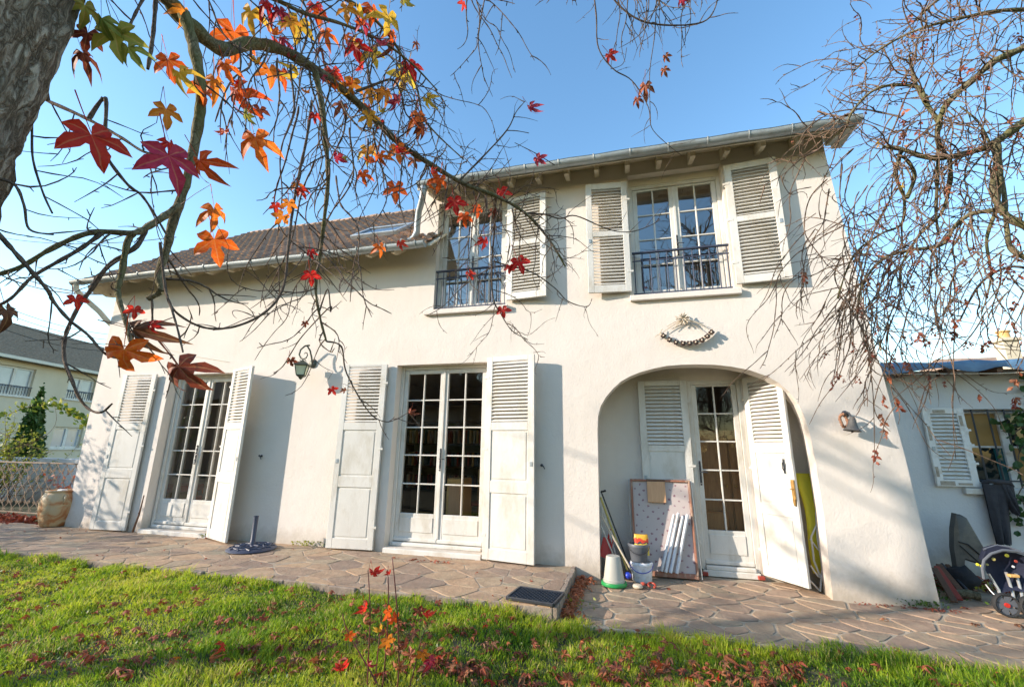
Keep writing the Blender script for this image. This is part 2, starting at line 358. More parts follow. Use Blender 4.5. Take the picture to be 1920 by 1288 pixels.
M['ivy'] = m_leaf('ivy_leaf', [(0,(.012,.05,.012)),(.5,(.03,.09,.02)),(1,(.06,.14,.03))], .2)
M['yleaf'] = m_leaf('yellow_green_leaf', [(0,(.16,.22,.03)),(.5,(.32,.34,.04)),(1,(.5,.45,.06))], .45)
M['red_l'] = m_leaf('red_leaf', [(0,(.42,.012,.018)),(.5,(.62,.02,.02)),(1,(.70,.06,.02))], .6)
M['pink_l'] = m_leaf('crimson_leaf', [(0,(.30,.012,.035)),(.5,(.48,.02,.06)),(1,(.62,.06,.12))], .45)
M['orange_l'] = m_leaf('orange_leaf', [(0,(.60,.04,.01)),(.45,(.78,.13,.015)),(.8,(.82,.30,.03)),(1,(.8,.42,.05))], .6)
M['yellow_l'] = m_leaf('yellow_leaf', [(0,(.75,.16,.02)),(.4,(.80,.40,.03)),(.8,(.72,.52,.05)),(1,(.45,.45,.06))], .6)
M['green_l'] = m_leaf('olive_leaf', [(0,(.55,.22,.03)),(.35,(.36,.34,.05)),(1,(.22,.28,.05))], .5)
M['brown_l'] = m_leaf('brown_leaf', [(0,(.10,.035,.018)),(.5,(.21,.08,.035)),(1,(.36,.18,.09))], .25, .7)
M['dry_l'] = m_leaf('dry_red_brown_leaf', [(0,(.13,.025,.014)),(.35,(.28,.055,.025)),(.7,(.42,.13,.05)),(1,(.55,.32,.16))], .25, .65)
M['dead_l'] = m_leaf('dried_cluster_leaf', [(0,(.22,.03,.03)),(.5,(.36,.11,.06)),(1,(.50,.24,.12))], .3, .7)
def m_ridgebark(name):
    m, nt, b, out = newmat(name); L = nt.links.new; geo = N(nt, 'ShaderNodeNewGeometry'); mp = N(nt, 'ShaderNodeMapping'); mp.inputs['Scale'].default_value = (1, 1, .30); L(geo.outputs['Position'], mp.inputs[0])
    n = N(nt, 'ShaderNodeTexNoise', Scale=40.0, Detail=5, Roughness=.6, Distortion=.8); L(mp.outputs[0], n.inputs['Vector'])
    n2 = N(nt, 'ShaderNodeTexNoise', Scale=75.0, Detail=8, Roughness=.75); L(geo.outputs['Position'], n2.inputs['Vector'])
    n3 = N(nt, 'ShaderNodeTexNoise', Scale=4.0, Detail=6); L(geo.outputs['Position'], n3.inputs['Vector'])
    sb_ = N(nt, 'ShaderNodeMath', operation='SUBTRACT'); L(n.outputs['Fac'], sb_.inputs[0]); sb_.inputs[1].default_value = .5; ab = N(nt, 'ShaderNodeMath', operation='ABSOLUTE'); L(sb_.outputs[0], ab.inputs[0])
    inv = N(nt, 'ShaderNodeMapRange'); L(ab.outputs[0], inv.inputs[0]); inv.inputs[1].default_value = .0; inv.inputs[2].default_value = .13; inv.inputs[3].default_value = .12; inv.inputs[4].default_value = .72
    h = N(nt, 'ShaderNodeMath', operation='MULTIPLY_ADD'); L(n2.outputs['Fac'], h.inputs[0]); h.inputs[1].default_value = .45; L(inv.outputs[0], h.inputs[2])
    c = ramp(nt, [(.25,(.08,.06,.042)),(.5,(.30,.235,.17)),(.8,(.50,.42,.33)),(1.0,(.58,.52,.43))], h.outputs[0]).outputs[0]
    f3 = ramp(nt, [(.45,(0,0,0)),(.7,(.6,.6,.6))], n3.outputs['Fac']).outputs[0]; c = mixc(nt, f3, c, (.15,.155,.12))
    L(c, b.inputs['Base Color']); b.inputs['Roughness'].default_value = .95; b.inputs['Specular IOR Level'].default_value = .15
    bp = N(nt, 'ShaderNodeBump', Strength=1.0, Distance=.022); L(h.outputs[0], bp.inputs['Height']); L(bp.outputs[0], b.inputs['Normal']); return m
M['bark'] = m_ridgebark('sweetgum_bark')
M['limb'] = m_bark('limb_bark', (.10,.085,.05), (.19,.165,.10), (.30,.27,.19), 26, (1,1,.5), .6, .008, (.13,.13,.05))
M['twig'] = m_bark('twig_bark', (.075,.055,.045), (.145,.11,.088), (.24,.19,.155), 40, (1,1,.6), .5, .004)
M['twigr'] = m_bark('reddish_twig_bark', (.12,.075,.055), (.22,.145,.10), (.34,.245,.18), 40, (1,1,.6), .5, .004)
M['stem'] = pmat('red_stem', (.14,.035,.03), .6)
# ================================================================== GROUND
g = MB(); n = 60
g.box(-400, 400, -300, 400, -1.2, -.26); struct('ground', g, M['soil'])
def lawn_z(x, y):
    x = np.asarray(x, float); y = np.asarray(y, float)
    t = np.clip((-.66-x)/.5, 0, 1); t = t*t*(3-2*t)
    return -.150+.085*t-.03*np.clip((-1.6-y)/3, 0, 1)+.012*np.sin(x*2.3+y*1.7)+.008*np.sin(x*6.1-y*4.3)
gx = np.concatenate([np.linspace(-60, -14, 24), np.linspace(-13.8, 8, 180), np.linspace(8.5, 60, 24)]); gy = np.concatenate([np.linspace(-60, -6.2, 22), np.linspace(-6, -1.02, 60)])
GX, GY = np.meshgrid(gx, gy, indexing='ij'); GV = np.stack([GX, GY, lawn_z(GX, GY)], -1).reshape(-1, 3); i_ = np.arange(len(gx)-1)[:, None]*len(gy); j_ = np.arange(len(gy)-1)[None, :]
tag(link('lawn_ground', np_mesh('lawn_ground', GV, np.stack([i_+j_, i_+len(gy)+j_, i_+len(gy)+j_+1, i_+j_+1], -1).reshape(-1, 4), M['soil'])), kind='structure')
# garden ground left of the terrace
g = MB(); g.box(-60, -9.76, -1.03, 60, -.30, -.085); struct('garden_ground', g, M['soil'])
g = MB(); g.box(-9.75, -.62, -1.235, -.0, -.3, -.010)
terr = struct('terrace', g, M['mortard'])
g = MB()
g.prism([(-.64,-1.25),(9,-1.0),(9,6),(2.4,6),(2.4,.0),(2.3,.56),(-.64,.56)], .15, 'z', -.275)
patio = struct('patio', g, M['mortar'])
rng = random.Random(7)
def clip(poly, nx, ny, c):
    out = []
    for i in range(len(poly)):
        a = poly[i]; b = poly[(i+1) % len(poly)]; da = a[0]*nx+a[1]*ny-c; db = b[0]*nx+b[1]*ny-c
        if da <= 0: out.append(a)
        if (da < 0) != (db < 0) and da != db:
            t = da/(da-db); out.append((a[0]+(b[0]-a[0])*t, a[1]+(b[1]-a[1])*t))
    return out
def paving(region, sx, sy, jit, joint, rng, aspect=1.0):
    x0, x1, y0, y1 = region; pts = []
    ny = int((y1-y0)/sy)+3; nx = int((x1-x0)/sx)+3
    for j in range(-1, ny):
        for i in range(-1, nx):
            pts.append((x0+(i+.5*(j % 2)+rng.uniform(-jit, jit))*sx, y0+(j+rng.uniform(-jit, jit))*sy))
    cells = []
    for a in pts:
        if not (x0-sx < a[0] < x1+sx and y0-sy < a[1] < y1+sy): continue
        poly = [(x0, y0), (x1, y0), (x1, y1), (x0, y1)]
        for b in pts:
            if b is a or abs(b[0]-a[0]) > 3.2*sx or abs(b[1]-a[1]) > 3.2*sy: continue
            # distances stretched so stones are longer than wide
            dx, dy = (b[0]-a[0])/aspect, b[1]-a[1]; dx2 = dx/aspect
            mx, my = (a[0]+b[0])/2, (a[1]+b[1])/2
            L = math.hypot(dx2, dy); poly = clip(poly, dx2/L, dy/L, (mx*dx2+my*dy)/L-joint/2)
            if len(poly) < 3: break
        if len(poly) >= 3:
            A = .5*sum(poly[i][0]*poly[(i+1) % len(poly)][1]-poly[(i+1) % len(poly)][0]*poly[i][1] for i in range(len(poly)))
            if A > .004: cells.append(poly)
    return cells
def roundpoly(poly, rng, r=.22):
    out = []
    m = len(poly)
    for i in range(m):
        a, b, c = poly[i-1], poly[i], poly[(i+1) % m]
        for (q, t) in ((a, r), (c, r)):
            tt = t*rng.uniform(.35, 1.1)
            out.append((b[0]+(q[0]-b[0])*tt, b[1]+(q[1]-b[1])*tt))
    return out
def stones(cells, parent, m, z0, z1, rng, keep, tilt=.004, name='stone'):
    k = 0
    for poly in cells:
        cx = sum(p[0] for p in poly)/len(poly); cy = sum(p[1] for p in poly)/len(poly)
        if not keep(cx, cy): continue
        poly = roundpoly(poly, rng)
        h = z1+rng.uniform(-.003, .002); tx, ty = rng.uniform(-tilt, tilt)*6, rng.uniform(-tilt, tilt)*6
        mb = MB(); mlen = len(poly)
        def zz(x, y): return h+(x-cx)*tx*.35+(y-cy)*ty*.35
        rings = []
        for s_, dz in ((1.0, None), (1.0, -.0035), (.975, 0.0)):
            rings.append([(cx+(x-cx)*s_-cx, cy+(y-cy)*s_-cy, (z0 if dz is None else zz(x, y)+dz)) for x, y in poly])
        vs = sum(rings, [])+[(0, 0, h+.0)]
        fs = []
        for r_ in range(2):
            for i in range(mlen):
                j = (i+1) % mlen; fs.append((r_*mlen+i, r_*mlen+j, (r_+1)*mlen+j, (r_+1)*mlen+i))
        for i in range(mlen): fs.append((2*mlen+i, 2*mlen+(i+1) % mlen, 3*mlen))
        mb.add(vs, fs)
        o = link(name, mb.mesh(name, m, None), parent); o.matrix_parent_inverse = Matrix.Identity(4); o.location = (cx, cy, 0)
        k += 1
    return k
c1 = paving((-9.73, -.62, -1.27, .02), .35, .21, .52, .012, rng, 1.35)
k1 = stones(c1, terr, M['stone'], -.02, -.006, rng, lambda x, y: True)
c2 = paving((-.56, 6.2, -1.2, 1.12), .29, .18, .55, .024, rng, 1.35)
k2 = stones(c2, patio, M['pstone'], -.13, -.117, rng, lambda x, y: not (1.8 < x < 2.58 and .02 < y < 1.0) and not (x < 2.4 and y > .5) and y < 1.12)
print('stones', k1, k2)
# edge of the terrace (rough concrete nosing)
e = MB()
for (x0, x1) in ((-.62, -.575),):
    pts = []
    for i in range(14):
        y = -1.27+i*1.24/13
        e.bbox(x0, x1+rng.uniform(-.006, .008), y, y+1.24/13, -.22, -.002+rng.uniform(-.006, .004), .006)
struct('terrace_end_kerb', e, M['nosing'])
e = MB(); x = -9.75
while x < -.62:
    L_ = rng.uniform(.25, .5); x2 = min(x+L_, -.62)
    e.bbox(x, x2, -1.275+rng.uniform(-.02, .012), -1.238, -.26, -.008+rng.uniform(-.006, .003), .008); x = x2
struct('terrace_front_kerb', e, M['nosing'])
# ================================================================== HOUSE
house = thing('house', 'white stuccoed two-storey house with louvred shutters, arched porch and brown tiled lower roof', 'house', (-3, 0, 0))
RX = [(2.60,-.3),(2.545,1.16),(2.47,2.31),(2.415,3.28),(2.38,3.8),(2.345,4.49),(2.34,4.80)]
arch = [(1.765,-.3),(1.80,.644),(1.795,1.087),(1.782,1.36),(1.760,1.53),(1.715,1.68),(1.650,1.80),(1.56,1.90),(1.45,1.975),(1.30,2.04),(1.124,2.085),(.97,2.108),(.806,2.119),(.64,2.121),(.474,2.113),(.33,2.087),(.185,2.05),(.07,2.005),(-.03,1.95),(-.12,1.87),(-.20,1.78),(-.262,1.68),(-.297,1.56),(-.307,1.42),(-.314,.9),(-.330,-.3)]
outer = [(-8.12,-.3)]+[(-8.17,1.8),(-8.20,4.0)]+[(-2.66,4.0),(-2.66,4.80)]+RX[::-1]+arch
D1 = (-6.66,-5.45,.045,2.22); D2 = (-2.85,-1.62,.045,2.235); W1 = (-2.39,-1.40,2.95,4.52); W2 = (.17,1.245,2.95,4.56)
holes = [[(a,c),(b,c),(b,d),(a,d)] for a,b,c,d in (D1,D2,W1,W2)]
def wall_mesh(outer, holes, y0, y1, name, m):
    import bmesh
    bm = bmesh.new(); loops = []
    for lp in [outer]+holes:
        vs = [bm.verts.new((x, y0, z)) for x, z in lp]; loops.append(vs)
        for i in range(len(vs)): bm.edges.new((vs[i], vs[(i+1) % len(vs)]))
    bmesh.ops.triangle_fill(bm, use_beauty=True, use_dissolve=False, edges=bm.edges[:])
    front = bm.faces[:]
    mp = {v: bm.verts.new((v.co.x, y1, v.co.z)) for v in bm.verts[:]}
    for f in front: bm.faces.new([mp[v] for v in reversed(f.verts)])
    for vs in loops:
        for i in range(len(vs)):
            a, b = vs[i], vs[(i+1) % len(vs)]; bm.faces.new((a, b, mp[b], mp[a]))
    bmesh.ops.recalc_face_normals(bm, faces=bm.faces)
    me = bpy.data.meshes.new(name); bm.to_mesh(me); bm.free(); me.materials.append(m); return me
wall = link('wall', wall_mesh(outer, holes, 0, .2, 'wall', M['wall']), house)
# side and back walls, recess walls, floors: plain masonry
s = MB()
s.box(-8.12,-7.9,.202,5.9,-.3,3.9); s.box(-7.9,2.3,5.7,5.9,-.3,3.9)
s.add([(-8.12,.21,3.9),(-8.12,2.75,5.95),(-8.12,5.9,3.9),(-7.9,.21,3.9),(-7.9,2.75,5.95),(-7.9,5.9,3.9)],[(0,1,2),(5,4,3),(0,3,4,1),(1,4,5,2)])
obj('side_wall', s, M['wall'], house)
s = MB()
s.box(2.22,2.40,.202,5.9,-.3,4.70); s.box(-2.66,-2.46,.202,5.9,3.7,4.7); s.box(-2.46,2.22,5.7,5.9,3.9,4.7)
obj('upper_side_wall', s, M['wall'], house)
s = MB()
# recess behind the arch: back wall with the door hole (x .76..1.315, z -.1..2.0), left cheek, ceiling
BY = .53
s.box(-.52,.735,BY,BY+.18,-.3,2.35); s.box(1.325,2.2,BY,BY+.18,-.3,2.35); s.box(.735,1.325,BY,BY+.18,2.02,2.35)
s.box(-.52,-.335,.202,BY-.001,-.3,2.35)
s.box(-.52,2.2,.202,BY+.18,2.352,2.45)
obj('porch_wall', s, M['wall'], house)
s = MB(); s.box(-7.9,-.53,.202,5.7,-.14,-.0); s.box(-.52,2.2,.72,5.6,-.14,.0)
obj('interior_floor', s, M['roomfloor'], house)
s = MB()
s.box(-7.9,-.53,.202,5.7,2.46,2.6); s.box(-.52,2.2,.75,5.7,2.46,2.6)
s.box(-7.9,2.2,3.6,3.7,0.0,2.45); s.box(-4.3,-4.2,.21,3.59,0,2.45); s.box(-.75,-.65,.21,3.59,0,2.45)
s.box(-2.45,2.2,2.6,2.7,2.61,4.69); s.box(-2.45,2.2,.202,5.6,4.7,4.72)
s.box(-.62,-.55,.21,2.59,2.61,4.69)
obj('interior_wall', s, M['room'], house)
# ---- sills
def sill(x0, x1, z0, z1, m='cream'):
    s = MB(); s.bbox(x0, x1, -.055, -.001, z0, z1, .006); s.box(x0+.02, x1-.02, .0, .13, z0+.005, z1-.004)
    return obj('window_sill', s, M['wall'], house)
sill(-2.50,-1.36,2.885,2.952); sill(.12,1.31,2.885,2.952)
s = MB(); s.bbox(-6.655,-5.455,-.035,.19,-.02,.043,.006); obj('door_sill', s, M['white'], house)
s = MB(); s.bbox(-2.845,-1.625,-.035,.19,-.02,.043,.006); obj('door_sill', s, M['white'], house)
s = MB(); s.bbox(.745,1.315,BY-.03,BY+.15,-.115,-.055,.006); obj('door_sill', s, M['white'], house)
# ---- doors and windows
def casement(name, x0, x1, z0, z1, Y, gz0, gz1, rows, leaves, handle=True, panel=True, rec=.035):
    f = MB(); t = .045
    f.bbox(x0, x0+t, Y-.02, Y+.06, z0, z1, .004); f.bbox(x1-t, x1, Y-.02, Y+.06, z0, z1, .004); f.bbox(x0+t, x1-t, Y-.018, Y+.058, z1-t, z1, .004)
    if panel: f.bbox(x0+t, x1-t, Y-.05, Y+.058, z0, z0+.045, .01)
    else: f.bbox(x0+t, x1-t, Y-.02, Y+.058, z0, z0+.05, .006)
    part = obj(name, f, M['white'], house)
    zb = z0+.048; zt = z1-t-.003; W_ = (x1-x0-2*t)/leaves
    for k in range(leaves):
        a = x0+t+k*W_+.002; b = a+W_-.004; sw = .055; q = MB()
        y0, y1 = Y+.0, Y+.045
        q.bbox(a, a+sw, y0, y1, zb, zt, .004); q.bbox(b-sw, b, y0, y1, zb, zt, .004)
        q.bbox(a+sw, b-sw, y0+.002, y1-.002, gz1, zt, .004)
        q.bbox(a+sw, b-sw, y0+.002, y1-.002, zb, gz0, .004)
        if panel:
            q.bbox(a+sw+.01, b-sw-.01, y0-.008, y0+.004, zb+.11, gz0-.045, .006)
            q.bbox(a, b, y0-.02, y0+.01, zb+.005, zb+.045, .008)
        mt = .017; cols = 2; cw = (b-a-2*sw); xm = (a+b)/2
        q.bbox(xm-mt/2, xm+mt/2, y0+.006, y1-.006, gz0, gz1, .004)
        rh = (gz1-gz0)/rows
        for r_ in range(1, rows):
            for (u, v) in ((a+sw, xm-mt/2), (xm+mt/2, b-sw)):
                q.bbox(u, v, y0+.007, y1-.007, gz0+r_*rh-mt/2, gz0+r_*rh+mt/2, .004)
        if leaves == 2 and k == 0: q.bbox(b-.012, b+.018, y0-.014, y0-.001, zb+.05, zt-.01, .004)
        obj('sash', q, M['white'], part)
        for r_ in range(rows):
            for (u, v) in ((a+sw, xm-mt/2), (xm+mt/2, b-sw)):
                p = MB(); zz0, zz1 = gz0+r_*rh, gz0+(r_+1)*rh; d = rng.uniform(-.0012, .0012); d2 = rng.uniform(-.0012, .0012)
                yy = Y+.022
                p.add([(u-.004, yy+d, zz0), (v+.004, yy-d, zz0+0), (v+.004, yy-d+d2, zz1), (u-.004, yy+d+d2, zz1)], [(0,1,2,3)])
                obj('pane', p, M['doorglass' if panel else 'glass'], part, fix=False)
    if handle:
        h = MB(); xm = (x0+x1)/2 if leaves == 2 else x0+t+.028; zc = z0+1.02 if panel else (z0+z1)/2-.1; y = Y-.016
        h.bbox(xm-.010, xm+.010, y-.006, y, zc-.12, zc+.12, .003)
        h.tube([(xm, y-.004, zc), (xm, y-.035, zc), (xm+.02, y-.04, zc+.002), (xm+.07, y-.04, zc-.004)], .006, 8)
        for i in range(6): h.lathe([(0,-.012),(.009,-.006),(.011,0),(.009,.006),(0,.012)], (xm, y-.008, zc-.135+i*.05), 8)
        obj('handle', h, M['iron'], part, smooth=40)
    return part
casement('french_door', D1[0]+.02, D1[1]-.0, D1[2], D1[3], .14, .435, 2.115, 5, 2)
casement('french_door', D2[0]+.0, D2[1]-.0, D2[2], D2[3], .14, .415, 2.135, 5, 2)
casement('porch_door', .735, 1.325, -.055, 2.02, BY+.03, .345, 1.95, 5, 1)
casement('window', W1[0]+.0, W1[1], 2.955, 4.44, .12, 3.055, 4.37, 4, 2, True, False)
casement('window', W2[0]+.0, W2[1], 2.955, 4.46, .12, 3.055, 4.385, 4, 2, True, False)
s = MB(); s.box(W1[0], W1[1], .10, .20, 4.441, 4.519); obj('lintel', s, M['reveal'], house)
s = MB(); s.box(W2[0], W2[1], .10, .2, 4.461, 4.559); obj('lintel', s, M['reveal'], house)
# ---- railings
for (x0, x1) in ((W1[0]-.005, W1[1]+.005), (.165, 1.25)):
    r_ = MB(); y = .035
    r_.bbox(x0-.02, x1+.0, y-.018, y+.018, 3.50, 3.522, .004)
    r_.bbox(x0, x1, y-.006, y+.006, 3.40, 3.415, .002); r_.bbox(x0, x1, y-.006, y+.006, 2.985, 3.0, .002)
    rail = obj('railing', r_, M['blueiron'], house)
    nb_ = 12; bar = None
    for i in range(nb_):
        xx = x0+.03+(x1-x0-.06)*i/(nb_-1)
        if bar is None:
            b_ = MB(); b_.tube([(0,0,2.955),(0,0,3.50)], .0065, 8); bar = b_.mesh('bar', M['blueiron'], 40)
        o = link('bar', bar, rail, (xx, y, 0))
# ---- shutters: local frame, hinge at the origin, leaf runs along +x, front face towards -y
def shutter(parent, hx, hz, wdt, hgt, ang, side, secs, panels, Y=-.03, name='shutter', slatmat='white', stilemat='white', nsl=17, pair=None):
    """side=+1 leaf extends to +x from the hinge, -1 to -x; ang = opening off the wall in degrees"""
    th = .032; f = MB(); sw = .078 if wdt > .5 else .07; sg = side
    def bx(a, b, y0, y1, z0, z1, c=.003):
        lo, hi = sorted((a*sg, b*sg)); f.bbox(lo, hi, y0, y1, z0, z1, c)
    bx(0, sw, -th, 0, 0, hgt); bx(wdt-sw, wdt, -th, 0, 0, hgt)
    rails = sorted(set([0.0]+[z for s_ in secs+panels for z in s_]+[hgt])); 
    spans = sorted(secs+panels); z = 0.0
    for (a, b) in spans:
        if a-z > .004: bx(sw, wdt-sw, -th+.001, -.001, z, a)
        z = b
    if hgt-z > .004: bx(sw, wdt-sw, -th+.001, -.001, z, hgt)
    o = obj(name, f, M[stilemat], parent, (hx, Y, hz), (0, 0, rad(-ang*sg)))
    # hinges
    h = MB()
    for zz in (.25, hgt*.52, hgt-.25):
        h.tube([(-.006*sg, -th*.5, zz-.03), (-.006*sg, -th*.5, zz+.03)], .008, 8); lo, hi = sorted((-.03*sg, .04*sg)); h.bbox(lo, hi, -th-.003, -th, zz-.012, zz+.012, .001)
    obj('hinge', h, M[stilemat], o, (0,0,0), smooth=40)
    sl = None
    iw = wdt-2*sw
    for (a, b) in secs:
        k = max(3, int(round((b-a)/(.0425))))
        st = (b-a)/k
        for i in range(k):
            if sl is None:
                q = MB(); hw = iw/2-.0005; Mx = Matrix.Rotation(rad(38), 4, 'X')
                q.cbox(Mx, hw, .0215, .0035, .002); sl = q.mesh('slat', M[slatmat], None)
            s_ = link('slat', sl, o, (sg*(wdt/2), -th/2, a+st*(i+.5)))
            s_.rotation_euler = (rng.uniform(-.02, .02), rng.uniform(-.003, .003), 0)
    pm = None
    for (a, b) in panels:
        q = MB(); lo, hi = sorted((sg*(sw-.002), sg*(wdt-sw+.002))); q.box(lo, hi, -th+.012, -.010, a-.003, b+.003)
        lo, hi = sorted((sg*(sw+.022), sg*(wdt-sw-.022))); q.bbox(lo, hi, -th+.006, -th+.013, a+.022, b-.022, .006)
        obj('panel', q, M[stilemat], o, (0,0,0))
    c = MB(); c.bbox(min(sg*(wdt-.05), sg*(wdt-.02)), max(sg*(wdt-.05), sg*(wdt-.02)), -th-.006, -th, hgt*.44, hgt*.44+.05, .002)
    obj('latch', c, M['zinc'], o, (0,0,0))
    return o
LS = [(1.485, 2.205)]; LP = [(.115, .70), (.83, 1.39)]
shutter(house, -1.60, .012, .615, 2.265, 9, +1, LS, LP)
shutter(house, -2.965, .012, .605, 2.235, 5, -1, LS[:], LP)
shutter(house, -5.42, .012, .575, 2.24, 21, +1, LS, LP)
shutter(house, -6.865, .012, .60, 2.22, 5, -1, LS, LP)
US = [(.09, .72), (.79, 1.37)]
shutter(house, -1.375, 3.0, .525, 1.43, 7, +1, US, [])
shutter(house, .145, 3.0, .50, 1.45, 5, -1, US, [])
shutter(house, 1.265, 2.995, .54, 1.49, 5, +1, [(.09,.74),(.81,1.41)], [])
# porch shutters: one flat on the back wall, one swung half open
shutter(house, .725, -.04, .56, 2.06, 2, -1, [(1.30,2.00)], [(.11,.62),(.73,1.23)], Y=BY-.01, slatmat='whiteold')
sp = shutter(house, 1.36, -.06, .50, 2.09, 56, +1, [(1.36,2.02)], [(.11,.62),(.73,1.25)], Y=BY-.02)
# its iron handle and the wooden bolt plate
q = MB(); q.tube([(.40,-.035,1.16),(.41,-.06,1.15),(.405,-.062,1.10),(.40,-.035,1.07)], .005, 8); q.bbox(.395,.41,-.038,-.032,1.045,1.19,.002)
obj('pull_handle', q, M['iron'], sp, (0,0,0), smooth=40)
q = MB(); q.bbox(.462,.498,-.047,-.033,.80,.99,.004); q.tube([(.455,-.055,.90),(.49,-.055,.90)], .006, 8); q.bbox(.468,.492,-.05,-.046,.84,.87,.002)
q.tube([(.48,-.042,.80),(.48,-.044,.74)], [.018,.010], 8)
obj('lock_plate', q, M['brass'], sp, (0,0,0))
# shutter stays on the wall
for (x, z) in ((-.94,1.02),(-4.78,1.06),(-3.60,1.03),(-7.50,1.10)):
    q = MB(); q.tube([(x,0,z),(x,-.05,z)], .009, 8); q.tube([(x,-.05,z+.012),(x+.03,-.055,z-.012),(x+.045,-.055,z-.04)], [.008,.007,.005], 6); q.lathe([(0,0),(.016,.002),(.016,.008),(0,.01)], (x, 0, z), 10, Matrix.Rotation(rad(90),4,'X'))
    obj('shutter_stay', q, M['iron'], house, smooth=40)
# ---- roofs
PITCH = .81; EY = -.36; EZ = 3.735; RY_ = 2.45
sl_len = math.hypot(RY_-EY, (RY_-EY)*PITCH); ang = math.atan(PITCH)
r_ = MB()
x0r, x1r = -8.36, -2.30
def rz(y): return EZ+(y-EY)*PITCH
r_.add([(x0r,EY,rz(EY)),(x1r,EY,rz(EY)),(x1r,RY_,rz(RY_)),(x0r,RY_,rz(RY_)),(x0r,EY,rz(EY)-.03),(x1r,EY,rz(EY)-.03),(x1r,RY_,rz(RY_)-.03),(x0r,RY_,rz(RY_)-.03),
        (x1r,2*RY_-EY,rz(EY)),(x0r,2*RY_-EY,rz(EY)),(x1r,2*RY_-EY,rz(EY)-.03),(x0r,2*RY_-EY,rz(EY)-.03)],
       [(0,1,2,3),(7,6,5,4),(0,4,5,1),(0,3,7,4),(1,5,6,2),(3,2,8,9),(6,7,11,10),(3,9,11,7),(2,6,10,8),(9,8,10,11)])
roof = obj('roof', r_, M['soffit'], house)
# tiles: interlocking, each with a raised roll
def tile_mb():
    q = MB(); w_, l_ = .150, .215; xs = [0, .018, .042, .060, .075, .105, .148]; zs = [.016, .040, .044, .020, .006, .003, .010]
    vs = []; fs = []; n = len(xs)
    for (yy, dz) in ((-.012, -.008), (-.012, .026), (l_, .0)):
        for x, z in zip(xs, zs): vs.append((x, yy, (z-.008 if dz == -.008 else z+dz)))
    for r__ in range(2):
        for i in range(n-1): fs.append((r__*n+i, r__*n+i+1, (r__+1)*n+i+1, (r__+1)*n+i))
    return q.add(vs, fs)
tme = [tile_mb().mesh('tile', M['tile'], 60, fix=False)]
dirv = Vector((0, math.cos(ang), math.sin(ang))); nrm = Vector((0, -math.sin(ang), math.cos(ang)))
cols_ = int((x1r-x0r)/.15); course = .198; rows_ = int(sl_len/course)
cand = []
for j in range(rows_+1):
    for i in range(cols_):
        x = x0r+.01+i*.15; p = Vector((x, EY, EZ))+dirv*(j*course-.01)+nrm*.004
        if -3.95 < x < -3.20 and 4 <= j <= 6: continue
        cand.append((p, i, j))
cand.sort(key=lambda c: (c[0]-Vector(CAM)).length)
big = MB()
import copy
tv = tile_mb()
for k, (p, i, j) in enumerate(cand):
    e_ = Euler((ang+rng.uniform(-.02, .02), rng.uniform(-.02, .02), rng.uniform(-.012, .012)))
    jx = Vector((rng.uniform(-.003, .003), 0, rng.uniform(-.002, .003)))
    if k < 300: o = link('tile', tme[0], roof, p+jx, e_)
    else:
        R3 = e_.to_matrix(); big.add([R3 @ Vector(v)+p+jx for v in tv.v], tv.f)
tag(obj('tile_field', big, M['tile'], roof, fix=False), kind='stuff')
rg = MB(); rg.tube([(0,0,0), (.16,0,.008), (.33,0,.006)], [.070,.075,.082], 12); rgm = rg.mesh('ridge_tile', M['tile'], 40)
for i in range(19): link('ridge_tile', rgm, roof, (x0r+i*.305, RY_, rz(RY_)-.004+rng.uniform(-.006,.006)), (0, rng.uniform(-.02,.02), 0))
# skylight
p0 = Vector((-3.93, EY, EZ))+dirv*(4*course); 
q = MB(); Mx = Matrix.Translation(p0) @ Euler((ang, 0, 0)).to_matrix().to_4x4()
L_, W_ = 3.2*course, .80
for (a, b, c_, d_) in ((0, W_, 0, .07), (0, W_, L_-.07, L_), (0, .07, .07, L_-.07), (W_-.07, W_, .07, L_-.07)):
    q.cbox(Mx, (b-a)/2, (d_-c_)/2, .045, .008, ((a+b)/2, (c_+d_)/2, .06))
sk = obj('skylight', q, M['zinc'], house)
q = MB(); q.add([Mx @ Vector(v) for v in ((.07,.07,.085),(W_-.07,.07,.085),(W_-.07,L_-.07,.085),(.07,L_-.07,.085))], [(0,1,2,3)])
q2 = mat('skylight_glass', (.05,.06,.08), rough=.12, spec=.5); obj('pane', q, q2, sk, fix=False)
# gutters (half round), brackets, rafters
def gutter(x0, x1, y, z, r=.062):
    q = MB(); n = 10; m_ = 30; vs = []; fs = []
    prof = [(math.cos(math.pi+math.pi*i/n)*r, math.sin(math.pi+math.pi*i/n)*r) for i in range(n+1)]
    prof = [(-r-.006, .004)]+prof
    inner = [(a*.93, b*.93+.001) for a, b in prof[::-1]]
    P = prof+inner; L = len(P)
    for i in range(m_+1):
        x = x0+(x1-x0)*i/m_; sag = .004*math.sin(i*1.7)
        for a, b in P: vs.append((x, y+a, z+b+sag))
    for i in range(m_):
        for k in range(L): fs.append((i*L+k, i*L+(k+1) % L, (i+1)*L+(k+1) % L, (i+1)*L+k))
    for e_ in (0, m_): fs.append(tuple(e_*L+k for k in range(n+2)))
    q.add(vs, fs); g_ = obj('gutter', q, M['zinc'], house, smooth=35)
    bm_ = None; xx = x0+.2
    while xx < x1:
        if bm_ is None:
            c = MB(); c.tube([(0, math.cos(math.pi+math.pi*i/8)*(r+.004), math.sin(math.pi+math.pi*i/8)*(r+.004)) for i in range(9)]+[(0, r, .01)], .0045, 6); c.bbox(-.009,.009,-r-.008,-r+.004,.0,.012,.002); bm_ = c.mesh('bracket', M['zinc'], 40)
        link('bracket', bm_, g_, (xx, y, z)); xx += .42
    return g_
gutter(-8.55, -2.36, -.42, 3.725)
